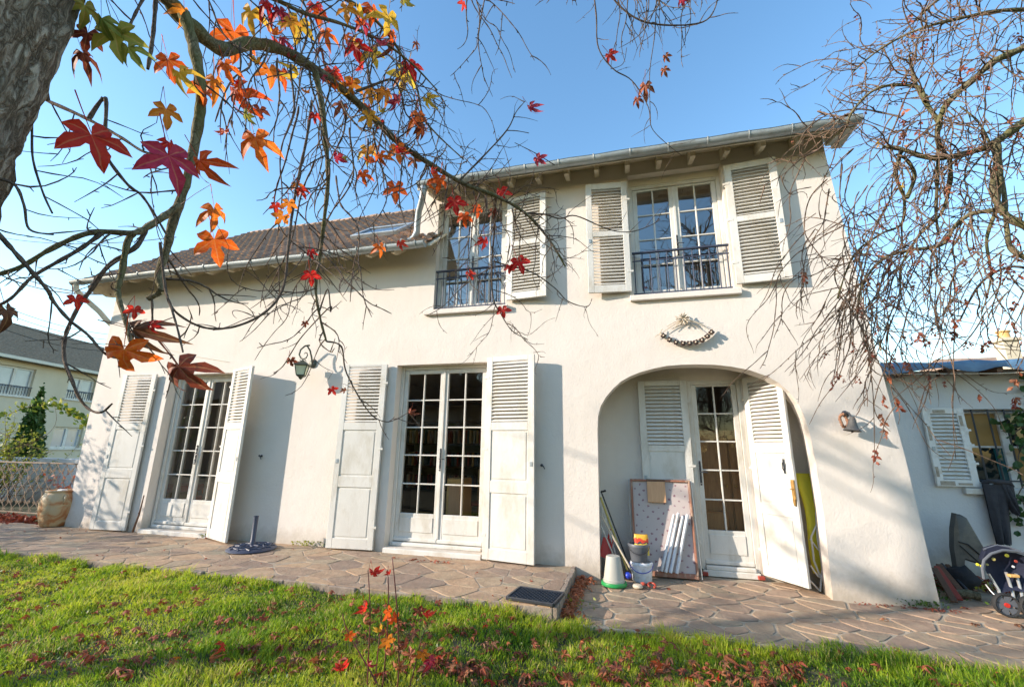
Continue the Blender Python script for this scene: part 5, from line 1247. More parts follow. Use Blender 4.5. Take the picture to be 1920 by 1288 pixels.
for (dx, dy, h_) in ((.02,.02,.42),(.36,.02,.42),(.02,.36,.9),(.36,.36,.9)): q = MB(); q.bbox(xa_+dx, xa_+dx+.03, 1+dy, 1+dy+.03, 0, h_-.002, .004); obj('leg', q, M['wood'], t)
for z in (.55,.68,.8): q = MB(); q.bbox(xa_+.05, xa_+.36, 1.365, 1.385, z, z+.05, .004); obj('slat', q, M['wood'], t)
t = thing('bookcase', 'dark bookcase along the wall inside behind the second french door', 'bookcase', (-4.0, 2.6, 0))
q = MB(); 
for z in (.05,.45,.85,1.25,1.65,2.0): q.bbox(-6.0+2.0, -2.4, 2.6, 2.9, z, z+.03, .003)
q.box(-4.05,-4.0,2.6,2.9,0,2.05); q.box(-2.4,-2.35,2.6,2.9,0,2.05); obj('frame', q, M['woodd'], t)
bms = []
for c_ in ('redp','greyb','wood','woodd','straw','panelwood'):
    k_ = MB(); k_.bbox(0,.035,-.0,.17,0,.24,.003); bms.append(k_.mesh('book', M[c_], None))
for z in (.48,.88,1.28):
    x = -3.98
    while x < -2.5: link('book', rng.choice(bms), t, (x, 2.63, z)); x += rng.uniform(.037, .09)
t = thing('wooden_cabinet', 'brown wooden cabinet inside behind the porch door', 'cabinet', (1.4, 1.5, 0))
q = MB(); q.bbox(.70, 1.66, .86, 1.2, 0, 1.45, .01); obj('carcass', q, M['oak'], t)
for x0 in (.73, 1.19): 
    q = MB(); q.bbox(x0, x0+.44, .84, .859, .05, 1.40, .006); obj('door', q, M['oak'], t)
    q = MB(); q.lathe([(0,0),(.014,.005),(.012,.02),(0,.022)], (x0+(.40 if x0 < 1 else .04), .84, .8), 10, Matrix.Rotation(rad(90),4,'X')); obj('knob', q, M['brass'], t, smooth=40)
q = MB(); q.bbox(.78, 1.1, .745, .83, 0, .52, .02); tag(obj('low_chest', q, M['oak']), 'low pine chest inside at the foot of the porch door glass', 'chest')
# ================================================================== LEAVES (meshes)
def star_leaf(seed, curl=.25, fold=.3, lobes=5, droop=.0, w=.58):
    """unit-wide star shaped leaf; petiole end at the origin, leaf grows towards +y, face +z"""
    r = random.Random(seed); V = []; F = []
    c = (0, .30); angs = {5: [90, 24, 156, -32, 212], 7: [90, 45, 135, 0, 180, -40, 220]}[lobes]
    lens = {5: [.68, .60, .60, .40, .40], 7: [.62,.52,.52,.45,.45,.3,.3]}[lobes]
    order = sorted(range(len(angs)), key=lambda i: angs[i])
    V.append((0, .30, .0)); ci = 0
    tips = []
    for i in order:
        a = rad(angs[i]+r.uniform(-7, 7)); L = lens[i]*r.uniform(.88, 1.1); d = (math.cos(a), math.sin(a)); nrm_ = (-d[1], d[0]); row = []
        for t, hw in ((.32, .066), (.56, .092), (.80, .052), (1.0, 0)):
            x, y = c[0]+d[0]*L*t, c[1]+d[1]*L*t; k = w/.40*hw
            if hw: row.append((len(V), len(V)+1, len(V)+2)); fk = fold*k*(.0 if t < .4 else .75); V += [(x-nrm_[0]*k, y-nrm_[1]*k, fk), (x, y, 0), (x+nrm_[0]*k, y+nrm_[1]*k, fk)]
            else: row.append((len(V),)); V.append((x, y, 0))
        tips.append(row)
        for (p, q_) in zip(row[:-1], row[1:]):
            if len(q_) == 3: F += [(p[0], p[1], q_[1], q_[0]), (p[1], p[2], q_[2], q_[1])]
            else: F += [(p[0], p[1], q_[0]), (p[1], p[2], q_[0])]
        F += [(ci, row[0][1], row[0][0]), (ci, row[0][2], row[0][1])]
    for i in range(len(tips)-1): F.append((ci, tips[i+1][0][0], tips[i][0][2]))
    V = [(a+r.uniform(-.012,.012), b+r.uniform(-.012,.012), c_+r.uniform(-.018,.018)) for a, b, c_ in V]
    out = []
    cx_, cy_ = r.uniform(-.3, .3), r.uniform(-1, 1)
    for x, y, z in V:
        yy = y-.3; zz = z-curl*(x*x*1.6+yy*yy*1.2)*1.6-curl*.5*x*yy*cx_*4+droop*yy
        s_ = 1-curl*.35*(x*x+yy*yy)*2
        out.append((x*s_, .3+yy*s_, zz))
    return out, F
def leaf_mesh(name, seed, m, curl, fold, size=1.0, petiole=True):
    V, F = star_leaf(seed, curl, fold); q = MB(); q.add([(x*size, y*size, z*size) for x, y, z in V], F)
    if petiole: q.tube([(0,-.42*size,.06*size),(0,-.15*size,.03*size),(0,.28*size,.004*size)], [.012*size,.009*size,.006*size], 3, cap=False)
    me = q.mesh(name, m, None, fix=False); me.polygons.foreach_set('use_smooth', [True]*len(me.polygons))
    nv = len(me.vertices); at = me.attributes.new('vein', 'FLOAT', 'POINT'); vv = [0.0]*nv; vv[0] = .9
    for k_ in range(5):
        for j_ in range(3): vv[1+k_*10+j_*3+1] = 1.0
        vv[1+k_*10+9] = 1.0
    at.data.foreach_set('value', vv); return me
LM = {}
for key, m in (('r','red_l'),('p','pink_l'),('o','orange_l'),('y','yellow_l'),('g','green_l'),('b','brown_l'),('d','dry_l')):
    LM[key] = [leaf_mesh('leaf', 11*i+ord(key), M[m], c_, f_) for i, (c_, f_) in enumerate(((.25,.5),(.75,.8),(1.3,1.1),(1.0,.4)))]
# ================================================================== TREE HELPERS
nr = np.random.RandomState(5)
def smooth_path(P, k=6):
    P = np.asarray(P, float); n_ = len(P); out = []
    for i in range(n_-1):
        p0, p1, p2, p3 = P[max(i-1,0)], P[i], P[i+1], P[min(i+2,n_-1)]
        for j in range(k):
            t = j/k; out.append(.5*((2*p1)+(-p0+p2)*t+(2*p0-5*p1+4*p2-p3)*t*t+(-p0+3*p1-3*p2+p3)*t**3))
    out.append(P[-1]); return np.array(out)
def traced(pts, d0, d1, bow=0.0):
    n_ = len(pts); P = []
    for i, (x, y) in enumerate(pts):
        t = i/(n_-1); P.append(atD(x, y, d0+(d1-d0)*t+bow*math.sin(t*math.pi)))
    P = smooth_path(P)
    return P
LIM = [True]
def limit(P):                       # keep clear of the house front
    if not LIM[0]: return P
    P[:, 1] = np.minimum(P[:, 1], -.55-.03*np.sin(P[:, 2]*9)); return P
def grow(p, d, L, g, wig=.16, step=.03):
    n_ = max(4, int(L/step)); P = [np.array(p, float)]; d = np.array(d, float); d /= np.linalg.norm(d); ph = nr.uniform(0, 6)
    per = nr.normal(size=3)
    for i in range(n_):
        if i % 3 == 0: per = nr.normal(size=3)
        d = d+per*wig*.62+np.array([0, 0, -g]); d = d+(d@np.array([.7,.5,.5]))*0; d /= np.linalg.norm(d); P.append(P[-1]+d*step)
    return limit(np.array(P))
def knobby(n_, r0, r1, kn=.55, every=2):
    R = np.linspace(r0, r1, n_); R[1::every] *= 1+kn*nr.uniform(.3, 1, len(R[1::every])); R[-1] = r1*.9; return R
class Tree:
    def __init__(s): s.tw = NB(); s.nodes = []
    def add(s, P, R, k=4): s.tw.tube(P, R, k)
    def twig(s, p, d, L, g, r, lvl, wig=.16, bud=True):
        P = grow(p, d, L, g, wig); n_ = len(P); s.add(P, knobby(n_, r, r*.45), 4 if lvl else 5)
        s.nodes.append(P[n_//3:])
        if lvl > 0:
            for i in range(2, n_-1):
                if nr.rand() < .16 if lvl == 1 else nr.rand() < .20:
                    t = P[min(i+1, n_-1)]-P[i-1]; t /= np.linalg.norm(t)+1e-9; a = nr.normal(size=3); a -= a@t*t; a /= np.linalg.norm(a)+1e-9
                    s.twig(P[i], t*.7+a*.75, L*nr.uniform(.18, .5), g*nr.uniform(.3, 1.6), r*.66, lvl-1, wig)
        # short spur shoots
        for i in range(1, n_-1, 2):
            if nr.rand() < .5:
                a = nr.normal(size=3); a /= np.linalg.norm(a); e = P[i]+a*nr.uniform(.008, .022); s.add(np.array([P[i], (P[i]+e)/2, e]), [r*.7, r*.8, r*.55], 3)
def inframe(p, mg=60):
    x, y, f = proj(p); return (f > .2) & (x > -mg) & (x < 1920+mg) & (y > -mg) & (y < 1288+mg)
# ================================================================== SWEETGUM (left)
sg = thing('sweetgum_tree', 'sweetgum tree with thick ridged trunk and drooping branches of red and orange leaves', 'tree', (-1.62, -4.62, -.18))
# trunk with real ridges
T_ = Tree()
def trunk_mesh(path, radii, m, amp, nseg=200, nring=120, fr=1.0):
    P = smooth_path(path, 8); s_ = np.linspace(0, 1, nseg); idx = s_*(len(P)-1); lo = np.floor(idx).astype(int).clip(0, len(P)-2); u = (idx-lo)[:, None]; C_ = P[lo]*(1-u)+P[lo+1]*u
    Rr = np.interp(s_, np.linspace(0, 1, len(radii)), radii); Tn = np.gradient(C_, axis=0); Tn /= np.linalg.norm(Tn, axis=1)[:, None]
    A_ = np.cross(Tn, [0,1,0.1]); A_ /= np.linalg.norm(A_, axis=1)[:, None]; B_ = np.cross(Tn, A_); th = np.arange(nring)*2*math.pi/nring; V = np.zeros((nseg, nring, 3))
    for i in range(nseg):
        for j in range(nring):
            c0, s0 = math.cos(th[j]), math.sin(th[j]); p = Vector((c0*3.2*fr, s0*3.2*fr, C_[i][2]*2.0))
            ds = noise.noise(Vector((c0*2, s0*2, C_[i][2]*1.2)))*.03
            rdg = abs(noise.noise(p*2.6+Vector((0,0,ds*30))))*2; rd2 = noise.noise(p*7); rd3 = noise.noise(Vector((c0*22, s0*22, C_[i][2]*11)))
            r0 = Rr[i]*(1+ds)+amp*(min(rdg, .55)-.25)+amp*.45*rd2+amp*.3*rd3
            V[i, j] = C_[i]+(A_[i]*c0+B_[i]*s0)*r0
    i = np.arange(nseg-1)[:, None]*nring; j = np.arange(nring)[None, :]; j2 = (j+1) % nring
    Q = np.stack([i+j, i+j2, i+nring+j2, i+nring+j], -1).reshape(-1, 4); return np_mesh('trunk', V.reshape(-1, 3), Q, m)
link('trunk', trunk_mesh([(-1.56,-4.60,-.25),(-1.545,-4.595,.4),(-1.535,-4.59,1.2),(-1.535,-4.59,1.9),(-1.51,-4.57,2.6),(-1.47,-4.55,3.3),(-1.43,-4.54,4.4),(-1.4,-4.5,6.0)], [.24,.205,.19,.185,.19,.17,.13,.05], M['bark'], .022), sg)
trunk_top = np.array([-1.52, -4.58, 2.9])
LIMBS = []
def limb(pts, d0, d1, r0, r1, start=None, k=10, parent=sg, nm='branch', bow=0.0):
    P = traced(pts, d0, d1, bow)
    if start is not None: P = np.concatenate([smooth_path([np.array(start), (np.array(start)+P[0])/2+np.array([0,0,.12]), P[0]], 6)[:-1], P])
    P = limit(P); n_ = len(P); R = np.linspace(r0, r1, n_)*(1.12 if parent is not sg else 1.0)*(1+.10*np.sin(np.arange(n_)*1.3)+.06*nr.normal(size=n_))
    b_ = NB(); b_.tube(P, R, k); link(nm, b_.mesh(nm, M['limb'] if r0 > .008 else M['twig']), parent); LIMBS.append((P, R)); return P
B1 = limb([(285,-60),(320,5),(360,50),(415,92),(470,82),(530,95),(590,130),(650,175),(700,222),(750,270),(810,310),(870,345),(930,368),(985,400),(1030,450),(1060,500)], 1.5, 3.0, .036, .006, start=trunk_top)
B2 = limb([(345,25),(366,100),(377,180),(367,260),(352,330),(337,380),(322,425),(312,470),(297,515),(302,545),(277,560)], 1.52, 1.40, .019, .0085)
B3 = limb([(337,385),(309,405),(274,427),(249,437),(192,435),(150,442),(90,470),(40,500),(-20,520)], 1.42, 1.15, .011, .005)
B4 = limb([(249,437),(238,458),(228,513),(221,542),(224,565),(235,600),(245,640)], 1.34, 1.2, .010, .005)
B5 = limb([(590,130),(604,200),(612,280),(615,340),(607,420),(600,480),(592,540),(600,595),(612,640)], 1.98, 2.15, .013, .005)
B6 = limb([(274,427),(256,462),(203,499),(168,547),(150,570),(127,617),(120,647),(122,680),(133,707),(147,743),(167,767),(190,773),(210,757)], 1.36, 1.05, .007, .0022)
B7 = limb([(192,437),(150,467),(110,490),(60,520),(20,560),(-20,580)], 1.28, 1.1, .006, .003)
B8 = limb([(-20,420),(25,470),(60,510),(90,545),(100,565),(130,600),(165,628),(200,665),(240,672),(280,662)], 1.0, 1.15, .006, .0022, start=(-1.56,-4.6,2.2))
B9 = limb([(90,190),(140,212),(190,237),(230,260),(270,285),(310,292)], 1.35, 1.25, .007, .003, start=(-1.5,-4.6,2.35))
B10 = limb([(195,270),(205,302),(240,347),(265,366),(290,402),(312,440)], 1.3, 1.38, .006, .003, start=B9[len(B9)//2])
B11 = limb([(285,-30),(262,10),(245,45),(232,75)], 1.35, 1.3, .006, .003, start=(-1.45,-4.5,2.9)); B12 = limb([(292,0),(288,55),(283,95),(277,130)], 1.4, 1.35, .007, .005)
B13 = limb([(303,523),(320,573),(350,600),(387,615),(427,615),(467,603),(500,583),(523,557),(535,523),(540,470),(548,400),(560,330),(575,260),(585,190)], 1.45, 1.95, .0035, .006)
B14 = limb([(300,455),(310,540),(320,573),(333,617),(343,660)], 1.4, 1.22, .0045, .0025)
B15 = limb([(620,585),(617,577),(567,630),(547,660),(530,687),(513,700)], 2.1, 2.3, .0035, .0025, start=B5[-8])
B16 = limb([(612,640),(640,650),(650,700),(690,770),(720,790),(745,785),(770,770)], 2.15, 2.3, .0045, .002)
B17 = limb([(668,172),(700,160),(735,150),(752,175),(762,215),(790,235)], 2.15, 2.3, .007, .003)
B18 = limb([(860,340),(900,300),(950,245),(968,210),(985,190)], 2.5, 2.65, .006, .002); B19 = limb([(950,245),(970,246),(992,250)], 2.6, 2.65, .003, .002); B20 = limb([(1040,310),(1008,290),(985,278),(965,268)], 2.8, 2.7, .003, .002)
B21 = limb([(985,400),(1020,402),(1050,410),(1080,405),(1140,430),(1180,435),(1215,425),(1238,412)], 2.9, 3.1, .006, .0025)
B22 = limb([(930,368),(927,430),(922,500),(925,560),(940,590),(960,620),(990,637)], 2.8, 2.9, .007, .0025)
B23 = limb([(925,490),(960,500),(1000,512),(1040,540),(1065,565),(1100,575),(1110,560)], 2.85, 3.0, .005, .0025)
B24 = limb([(925,500),(890,520),(860,545),(830,575),(800,592)], 2.85, 2.9, .004, .002)
U1 = limb([(330,-70),(420,-30),(500,-8),(570,25),(640,45),(710,75),(770,118),(820,170)], 1.7, 2.6, .016, .004, start=trunk_top+np.array([0,0,.4]))
U2 = limb([(480,-70),(560,-30),(640,-5),(700,35),(745,90),(780,160),(800,230),(870,300)], 2.0, 2.8, .014, .004, start=trunk_top+np.array([.0,.1,.8]))
U3 = limb([(560,-80),(700,-70),(800,-60),(900,-40),(1000,-50),(1110,-45),(1220,-40),(1330,-60)], 2.3, 2.9, .020, .008, start=trunk_top+np.array([0,.1,1.2]))
L4 = limb([(-30,330),(25,345),(45,385),(55,430),(100,440)], .95, 1.0, .004, .002, start=(-1.5,-4.6,2.2))
L5 = limb([(60,250),(62,300),(80,360),(98,400)], 1.15, 1.1, .0035, .002, start=(-1.5,-4.55,2.4))
TR = Tree()
def spawn(P, n_, Lr, g, lvl, r=.0032, lo=0.1, hi=1.0, side=None, wig=.26):
    for i in range(n_):
        t = lo+(hi-lo)*(i+nr.rand())/n_; k = min(int(t*(len(P)-1)), len(P)-2); tn = P[k+1]-P[k]; tn /= np.linalg.norm(tn)+1e-9; a = nr.normal(size=3)
        if side is not None: a = a*.7+np.array(side)
        a -= a@tn*tn; a /= np.linalg.norm(a)+1e-9; L = nr.uniform(*Lr)
        TR.twig(P[k], tn*.45+a, L, g*nr.uniform(.5, 1.4), r*nr.uniform(.8, 1.2), lvl, wig)
dn = (0, 0, -1.0)
spawn(B1, 34, (.20,.50), .05, 1, lo=.42, hi=.9, side=(0,0,-.6)); spawn(B1, 26, (.2,.5), .02, 1, lo=.75, hi=1.0, r=.0028); spawn(B1, 16, (.15,.4), -.01, 1, lo=.45, hi=.95, side=(.2,0,.9))
spawn(B2, 9, (.12,.34), .03, 1); spawn(B3, 8, (.12,.3), .03, 1, r=.0022); spawn(B4, 5, (.1,.25), .03, 1, r=.002); spawn(B5, 22, (.25,.6), .09, 1, side=dn)
spawn(B6, 5, (.06,.16), .02, 0, r=.0016); spawn(B7, 5, (.08,.2), .02, 0, r=.0016); spawn(B8, 6, (.08,.2), .02, 0, r=.0016); spawn(B9, 7, (.1,.28), .05, 1, r=.002); spawn(B10, 5, (.1,.2), .03, 0, r=.0018)
spawn(B11, 5, (.1,.25), .03, 0, r=.002); spawn(B13, 8, (.06,.2), .04, 0, r=.0018); spawn(B14, 3, (.05,.12), .04, 0, r=.0016); spawn(B15, 4, (.05,.15), .02, 0, r=.0018); spawn(B16, 6, (.08,.2), .05, 1, r=.0018)
spawn(B17, 8, (.15,.35), .03, 1); spawn(B18, 6, (.1,.25), .0, 0, r=.002); spawn(B21, 7, (.1,.25), -.01, 0, r=.002); spawn(B22, 12, (.15,.45), .05, 1, r=.0025); spawn(B23, 7, (.1,.3), .02, 0, r=.002); spawn(B24, 5, (.1,.25), .04, 0, r=.002)
spawn(U1, 30, (.3,.75), .07, 1, side=(0,0,-.7)); spawn(U2, 34, (.3,.85), .08, 1, side=(0,0,-.8), lo=.15); spawn(L4, 4, (.06,.2), .02, 0, r=.0016); spawn(L5, 4, (.06,.2), .03, 0, r=.0016)
# strands hanging in front of the lower roof and the lamp
for (x, y, d, L) in ((560,200,2.0,1.0),(640,190,2.2,1.0),(655,240,2.25,.9),(545,120,1.9,.8),(630,330,2.2,.75),(700,240,2.3,.6),(470,90,1.75,.5),(800,310,2.5,.5),(840,330,2.6,.55),(885,350,2.7,.6),(960,390,2.85,.45),(1000,410,2.9,.4),(1030,440,2.95,.35),(430,90,1.7,.35),(505,90,1.85,.55),(600,60,2.0,.6),(720,230,2.3,.45),(590,300,2.1,.7),(620,150,2.1,.6),(580,130,2.0,.5),(650,210,2.2,.55),(690,260,2.3,.4),(760,270,2.4,.45),(520,110,1.9,.5),(450,80,1.75,.4),(900,360,2.75,.5),(860,340,2.7,.4),(940,375,2.8,.55)):
    TR.twig(atD(x, y, d), np.array([nr.uniform(-.25,.25), nr.uniform(-.2,.3), -1]), L, .10, .0042, 2, .13)
# drooping clusters from the top centre limb
CL = [(900,-30,7,.55,2.6,.30),(1100,-40,4,.20,2.8,.2),(1060,-40,3,.16,2.8,.2),(960,-40,1,.12,2.8,.1),(1170,-30,6,.45,2.9,.5),(1230,-20,6,.62,2.9,.35),(1300,-30,5,.22,2.9,.4),(1265,-20,3,.45,2.9,.2),(770,-20,2,.2,2.5,.2),(1330,-20,3,.18,3.0,.3)]
for (x, y, n_, L, d, sp) in CL:
    for i in range(n_):
        p = atD(x+nr.uniform(-25,25), y, d+nr.uniform(-.15,.15)); TR.twig(p, np.array([nr.uniform(-sp,sp), nr.uniform(-.2,.2), -1]), L*nr.uniform(.7,1.25), .10, .0038, 1, .17)
C1 = limb([(1110,-40),(1118,30),(1122,90),(1150,130),(1185,152),(1215,200),(1222,240),(1250,270),(1278,292)], 2.9, 3.1, .005, .002); C2 = limb([(1130,-30),(1165,15),(1210,42),(1275,48),(1325,38),(1345,0),(1340,-40)], 2.9, 2.9, .006, .004); C3 = limb([(1232,-40),(1228,60),(1218,140),(1220,230)], 2.9, 3.0, .004, .002); C4 = limb([(1175,90),(1168,120),(1145,130)], 2.9,2.9,.002,.002)
spawn(C1, 10, (.08,.25), .06, 0, r=.002); spawn(C2, 8, (.08,.3), .07, 0, r=.0025); spawn(C3, 5, (.08,.25), .06, 0, r=.002)
tag(link('twigs', TR.tw.mesh('twigs', M['twig']), sg), kind='stuff')
# ---- leaves on the sweetgum
allP = np.concatenate([P for P, R in LIMBS]+TR.nodes); ax_, ay_, af_ = proj(allP)
def put_leaf(key, px, py, size_px, yaw=None, v=None, parent=sg, near=True, dd=None, flat=.5):
    d2 = (ax_-px)**2+(ay_-py)**2; k = int(np.argmin(d2)); dep = dd if dd else float(af_[k])
    node = allP[k] if not dd else None
    d = dep; size = size_px*d/FPX/1.05
    c = atD(px, py, d-.02)
    # direction petiole -> tip, hanging down mostly, face turned roughly to the camera with scatter
    down = np.array([nr.uniform(-.5,.5), nr.uniform(-.4,.4), -1.0]) if yaw is None else (math.cos(rad(yaw))*RT+math.sin(rad(yaw))*UP)
    down /= np.linalg.norm(down); f = -ray(px, py); f /= np.linalg.norm(f); f = f+nr.normal(size=3)*flat; f -= f@down*down; f /= np.linalg.norm(f)
    if nr.rand() < .5: f = -f if yaw is None else f
    xa = np.cross(down, f)
    me = LM[key][v if v is not None else nr.randint(0, 4)]; o = link('leaf', me, parent)
    org = c-down*.3*size
    o.matrix_parent_inverse = Wm(parent).inverted() @ Matrix.Identity(4)
    Mx = Matrix(((xa[0]*size, down[0]*size, f[0]*size, org[0]), (xa[1]*size, down[1]*size, f[1]*size, org[1]), (xa[2]*size, down[2]*size, f[2]*size, org[2]), (0,0,0,1)))
    lo_, ro_, sc_ = Mx.decompose(); o.location = lo_; o.rotation_euler = ro_.to_euler(); o.scale = (size, size, size)
    pet = org-down*.42*size
    if node is not None and np.linalg.norm(node-pet) < .30: PET.tube(np.array([node, (node+pet)/2+np.array([0,0,.004]), pet]), [.0011,.0010,.0009], 3)
    return o
PET = NB(); PET.tube(np.array([B1[5], B1[5]+.001, B1[5]+.002]), [.001]*3, 3)
HERO = [('r',172,252,122,-75,0,1.05),('p',318,292,112,-70,0,1.0),('r',318,268,50,-60,1),('o',374,302,76,-60,1,1.08),('o',402,392,66,-80,2),('o',402,448,84,-80,0),('o',232,655,100,-90,1),('b',250,618,92,-20,2),('d',335,688,104,-60,2),('r',252,580,36,-80,0),('r',283,610,32,-30,1),('r',142,560,40,-80,0),('b',12,580,66,-60,1,.9),
 ('o',478,258,84,-85,1),('g',160,10,70,-80,1),('g',215,60,96,-85,0),('g',240,88,60,-60,1),('d',165,62,60,-110,1),('d',155,100,56,-70,2),('o',315,112,66,-80,0),('y',335,135,58,-60,1),('o',375,165,56,-60,0),('o',312,205,60,-80,0),('o',405,150,60,-90,2),('o',440,170,76,-60,1),('o',440,60,90,-85,0),('y',470,20,60,-90,1),('p',525,20,46,-80,1),('r',500,5,50,-70,2),('o',505,130,56,-85,0),('o',528,135,44,-80,1),('p',528,72,34,-90,2),('y',560,45,64,-90,0),('r',590,10,50,-80,1),('o',600,25,40,-80,0),('r',622,132,50,-85,1),('r',665,85,56,-85,0),('y',697,98,50,-70,0),('o',697,15,50,-90,1),('y',728,30,60,-95,0),('p',680,40,40,-70,1),('r',768,122,52,-75,0),('y',760,140,60,-100,0),('y',800,185,36,-60,1),('d',780,80,20,-60,1),('o',660,155,50,-90,0),('o',725,172,40,-90,1),('y',692,217,42,-80,0),('r',590,215,26,-80,1),('d',487,205,36,-80,0),('o',787,215,56,-85,2),('d',792,235,36,-80,1),('y',688,280,44,-90,1),('o',745,278,46,-80,0),('o',712,290,34,-80,1),('d',775,300,30,-80,0),('o',680,325,36,-90,1),('o',741,350,52,-80,0),('o',825,335,44,-90,1),('r',852,378,48,-80,0),('o',870,405,36,-90,1),('r',938,358,38,-80,1),('o',895,390,32,-80,0),('d',925,395,30,-80,1),('r',908,450,34,-90,1),('o',555,345,28,-80,0),('r',565,355,30,-70,1),('r',517,385,28,-90,0),('o',542,380,36,-80,0),('o',530,405,38,-120,0),('r',582,472,24,-80,1),('r',582,515,40,-80,0),('o',712,462,34,-80,1),('r',750,455,26,-90,1),('r',880,512,28,-70,2),('r',972,490,48,-60,0),('r',955,500,26,-80,1),('r',942,580,32,-70,0),('p',993,200,32,-50,2),('p',1008,298,34,-50,1),('r',1142,102,30,-50,1),('d',627,145,26,-80,0),('d',1210,160,40,-90,1),('d',1195,185,26,-90,1),('d',1248,105,22,-70,1),('d',1245,130,24,-80,1),('r',622,730,24,-60,0),('d',572,605,18,-80,1),('d',545,675,26,-90,1),('d',645,730,16,-80,1),('d',770,772,26,-110,2),('p',1278,0,26,-90,1),('r',868,6,26,-80,0),('o',345,20,46,-85,1),('y',650,15,46,-90,0),('o',610,60,44,-90,1),('y',545,40,40,-80,0),('o',735,60,36,-80,1),('g',190,35,60,-90,2),('o',420,120,50,-80,1),('o',690,200,30,-90,1)]
for h in HERO:
    key, px, py, s_, yaw, v = h[:6]; put_leaf(key, px, py, s_, yaw+nr.uniform(-10,10), v, dd=h[6] if len(h) > 6 else None, flat=.28)
# scattered extra leaves along the crowded upper part
cnt = 0
zone = [k for k in range(len(allP)) if (380 < ax_[k] < 830) and (-60 < ay_[k] < 330)]
while cnt < 45 and zone:
    k = zone[nr.randint(len(zone))]
    wgt = .9 if ay_[k] < 200 else .45
    if nr.rand() > wgt: continue
    put_leaf('ooyyrrdogp'[nr.randint(10)], float(ax_[k])+nr.uniform(-6,6), float(ay_[k])+nr.uniform(4,16), nr.uniform(22, 46), flat=.7); cnt += 1
tag(link('petioles', PET.mesh('petioles', M['stem']), sg), kind='stuff')
# ================================================================== WEEPING TREE (right)
wt = thing('weeping_tree', 'bare contorted weeping tree at the right with dense hanging twigs and shrivelled reddish leaf clusters', 'tree', (2.9, -2.6, -.18))
LIMBS = []; TR = Tree()
wtrunk = np.array([3.35, -2.9, 2.6])
link('trunk', trunk_mesh([(3.45,-3.0,-.25),(3.42,-2.97,.6),(3.38,-2.92,1.5),(3.33,-2.88,2.6),(3.2,-2.8,3.6),(3.1,-2.7,4.6)], [.15,.125,.11,.10,.07,.02], M['limb'], .012, 90, 40), wt)
def wl_(pts, d0, d1, r0, r1, start=None, **k): return limb(pts, d0, d1, r0, r1, start, 8, wt, 'branch', **k)
A1 = wl_([(1960,210),(1919,230),(1870,265),(1847,277),(1790,293),(1740,296),(1690,280),(1655,275)], 2.3, 2.5, .026, .008, start=(3.15,-2.8,3.3))
A2 = wl_([(1975,60),(1913,93),(1865,115),(1825,150),(1785,185),(1765,215),(1758,262),(1777,295)], 2.3, 2.45, .020, .010, start=(3.15,-2.75,3.9))
A3 = wl_([(1763,232),(1735,192),(1718,160),(1705,108)], 2.45, 2.5, .012, .006); A4 = wl_([(1735,190),(1723,165),(1673,160),(1633,173),(1600,207),(1588,232)], 2.45, 2.6, .009, .006)
A5 = wl_([(1975,440),(1919,422),(1885,402),(1862,360),(1866,320),(1872,285)], 2.2, 2.35, .020, .012, start=(3.3,-2.88,2.7)); A6 = wl_([(1862,395),(1820,402),(1790,425),(1765,460),(1700,470),(1650,490),(1615,540),(1607,600)], 2.3, 2.6, .011, .005)
A7 = wl_([(1760,260),(1758,330),(1755,400),(1760,440)], 2.45, 2.5, .009, .005); A8 = wl_([(1690,280),(1680,330),(1695,370),(1690,420),(1650,440),(1600,480),(1570,560)], 2.5, 2.7, .009, .004)
A9 = wl_([(1700,372),(1715,330),(1700,300),(1680,290)], 2.5, 2.5, .010, .006); A10 = wl_([(1980,20),(1880,20),(1800,35),(1740,50),(1690,70),(1640,100),(1600,135)], 2.5, 2.8, .012, .004, start=(3.1,-2.7,4.2)); A11 = wl_([(1980,-40),(1850,-30),(1760,0),(1720,40)], 2.5, 2.7, .012, .005, start=(3.1,-2.7,4.4))
A12 = wl_([(1588,232),(1560,255),(1535,280),(1500,300),(1465,330),(1430,348)], 2.6, 2.9, .005, .002); A13 = wl_([(1690,220),(1655,212),(1610,205),(1560,212),(1530,228),(1500,245)], 2.5, 2.8, .005, .002); A14 = wl_([(1870,270),(1875,330),(1868,390),(1850,450),(1858,520),(1840,590)], 2.3, 2.3, .013, .002)
A15 = wl_([(1970,520),(1900,500),(1840,530),(1800,600)], 2.2, 2.4, .008, .004, start=(3.32,-2.88,2.3)); A16 = wl_([(1780,293),(1782,340),(1765,400),(1725,440),(1690,500),(1690,560)], 2.4, 2.6, .009, .004)
A17 = wl_([(1960,500),(1900,470),(1888,430),(1880,340),(1860,280),(1835,230),(1800,200)], 2.2,2.45,.013,.003)
out_l = (-.8, 0, .1)
for P, n_ in ((A1,26),(A2,28),(A3,16),(A4,12),(A5,8),(A6,13),(A7,6),(A8,10),(A9,5),(A10,44),(A11,40),(A13,6),(A15,7),(A16,10),(A17,6)):
    spawn(P, n_, (.18,.62), .075, 1, r=.0034, side=(-.25,-.1,.1), wig=.28)
for P, n_ in ((A1,12),(A2,10),(A6,12),(A8,12),(A16,10),(A15,6)): spawn(P, n_, (.35,.85), .13, 1, r=.0036, side=(-.6,0,-.3), wig=.17)
for P, n_ in ((A12,8),(A4,8)): spawn(P, n_, (.15,.5), .05, 0, r=.003, side=(-.6,.2,-.5))
for P, n_ in ((A1,5),(A2,6),(A5,5),(A10,6),(A11,8),(A17,4)): spawn(P, n_, (.3,.7), .11, 1, r=.0030, side=(-.1,0,-.5), wig=.2)
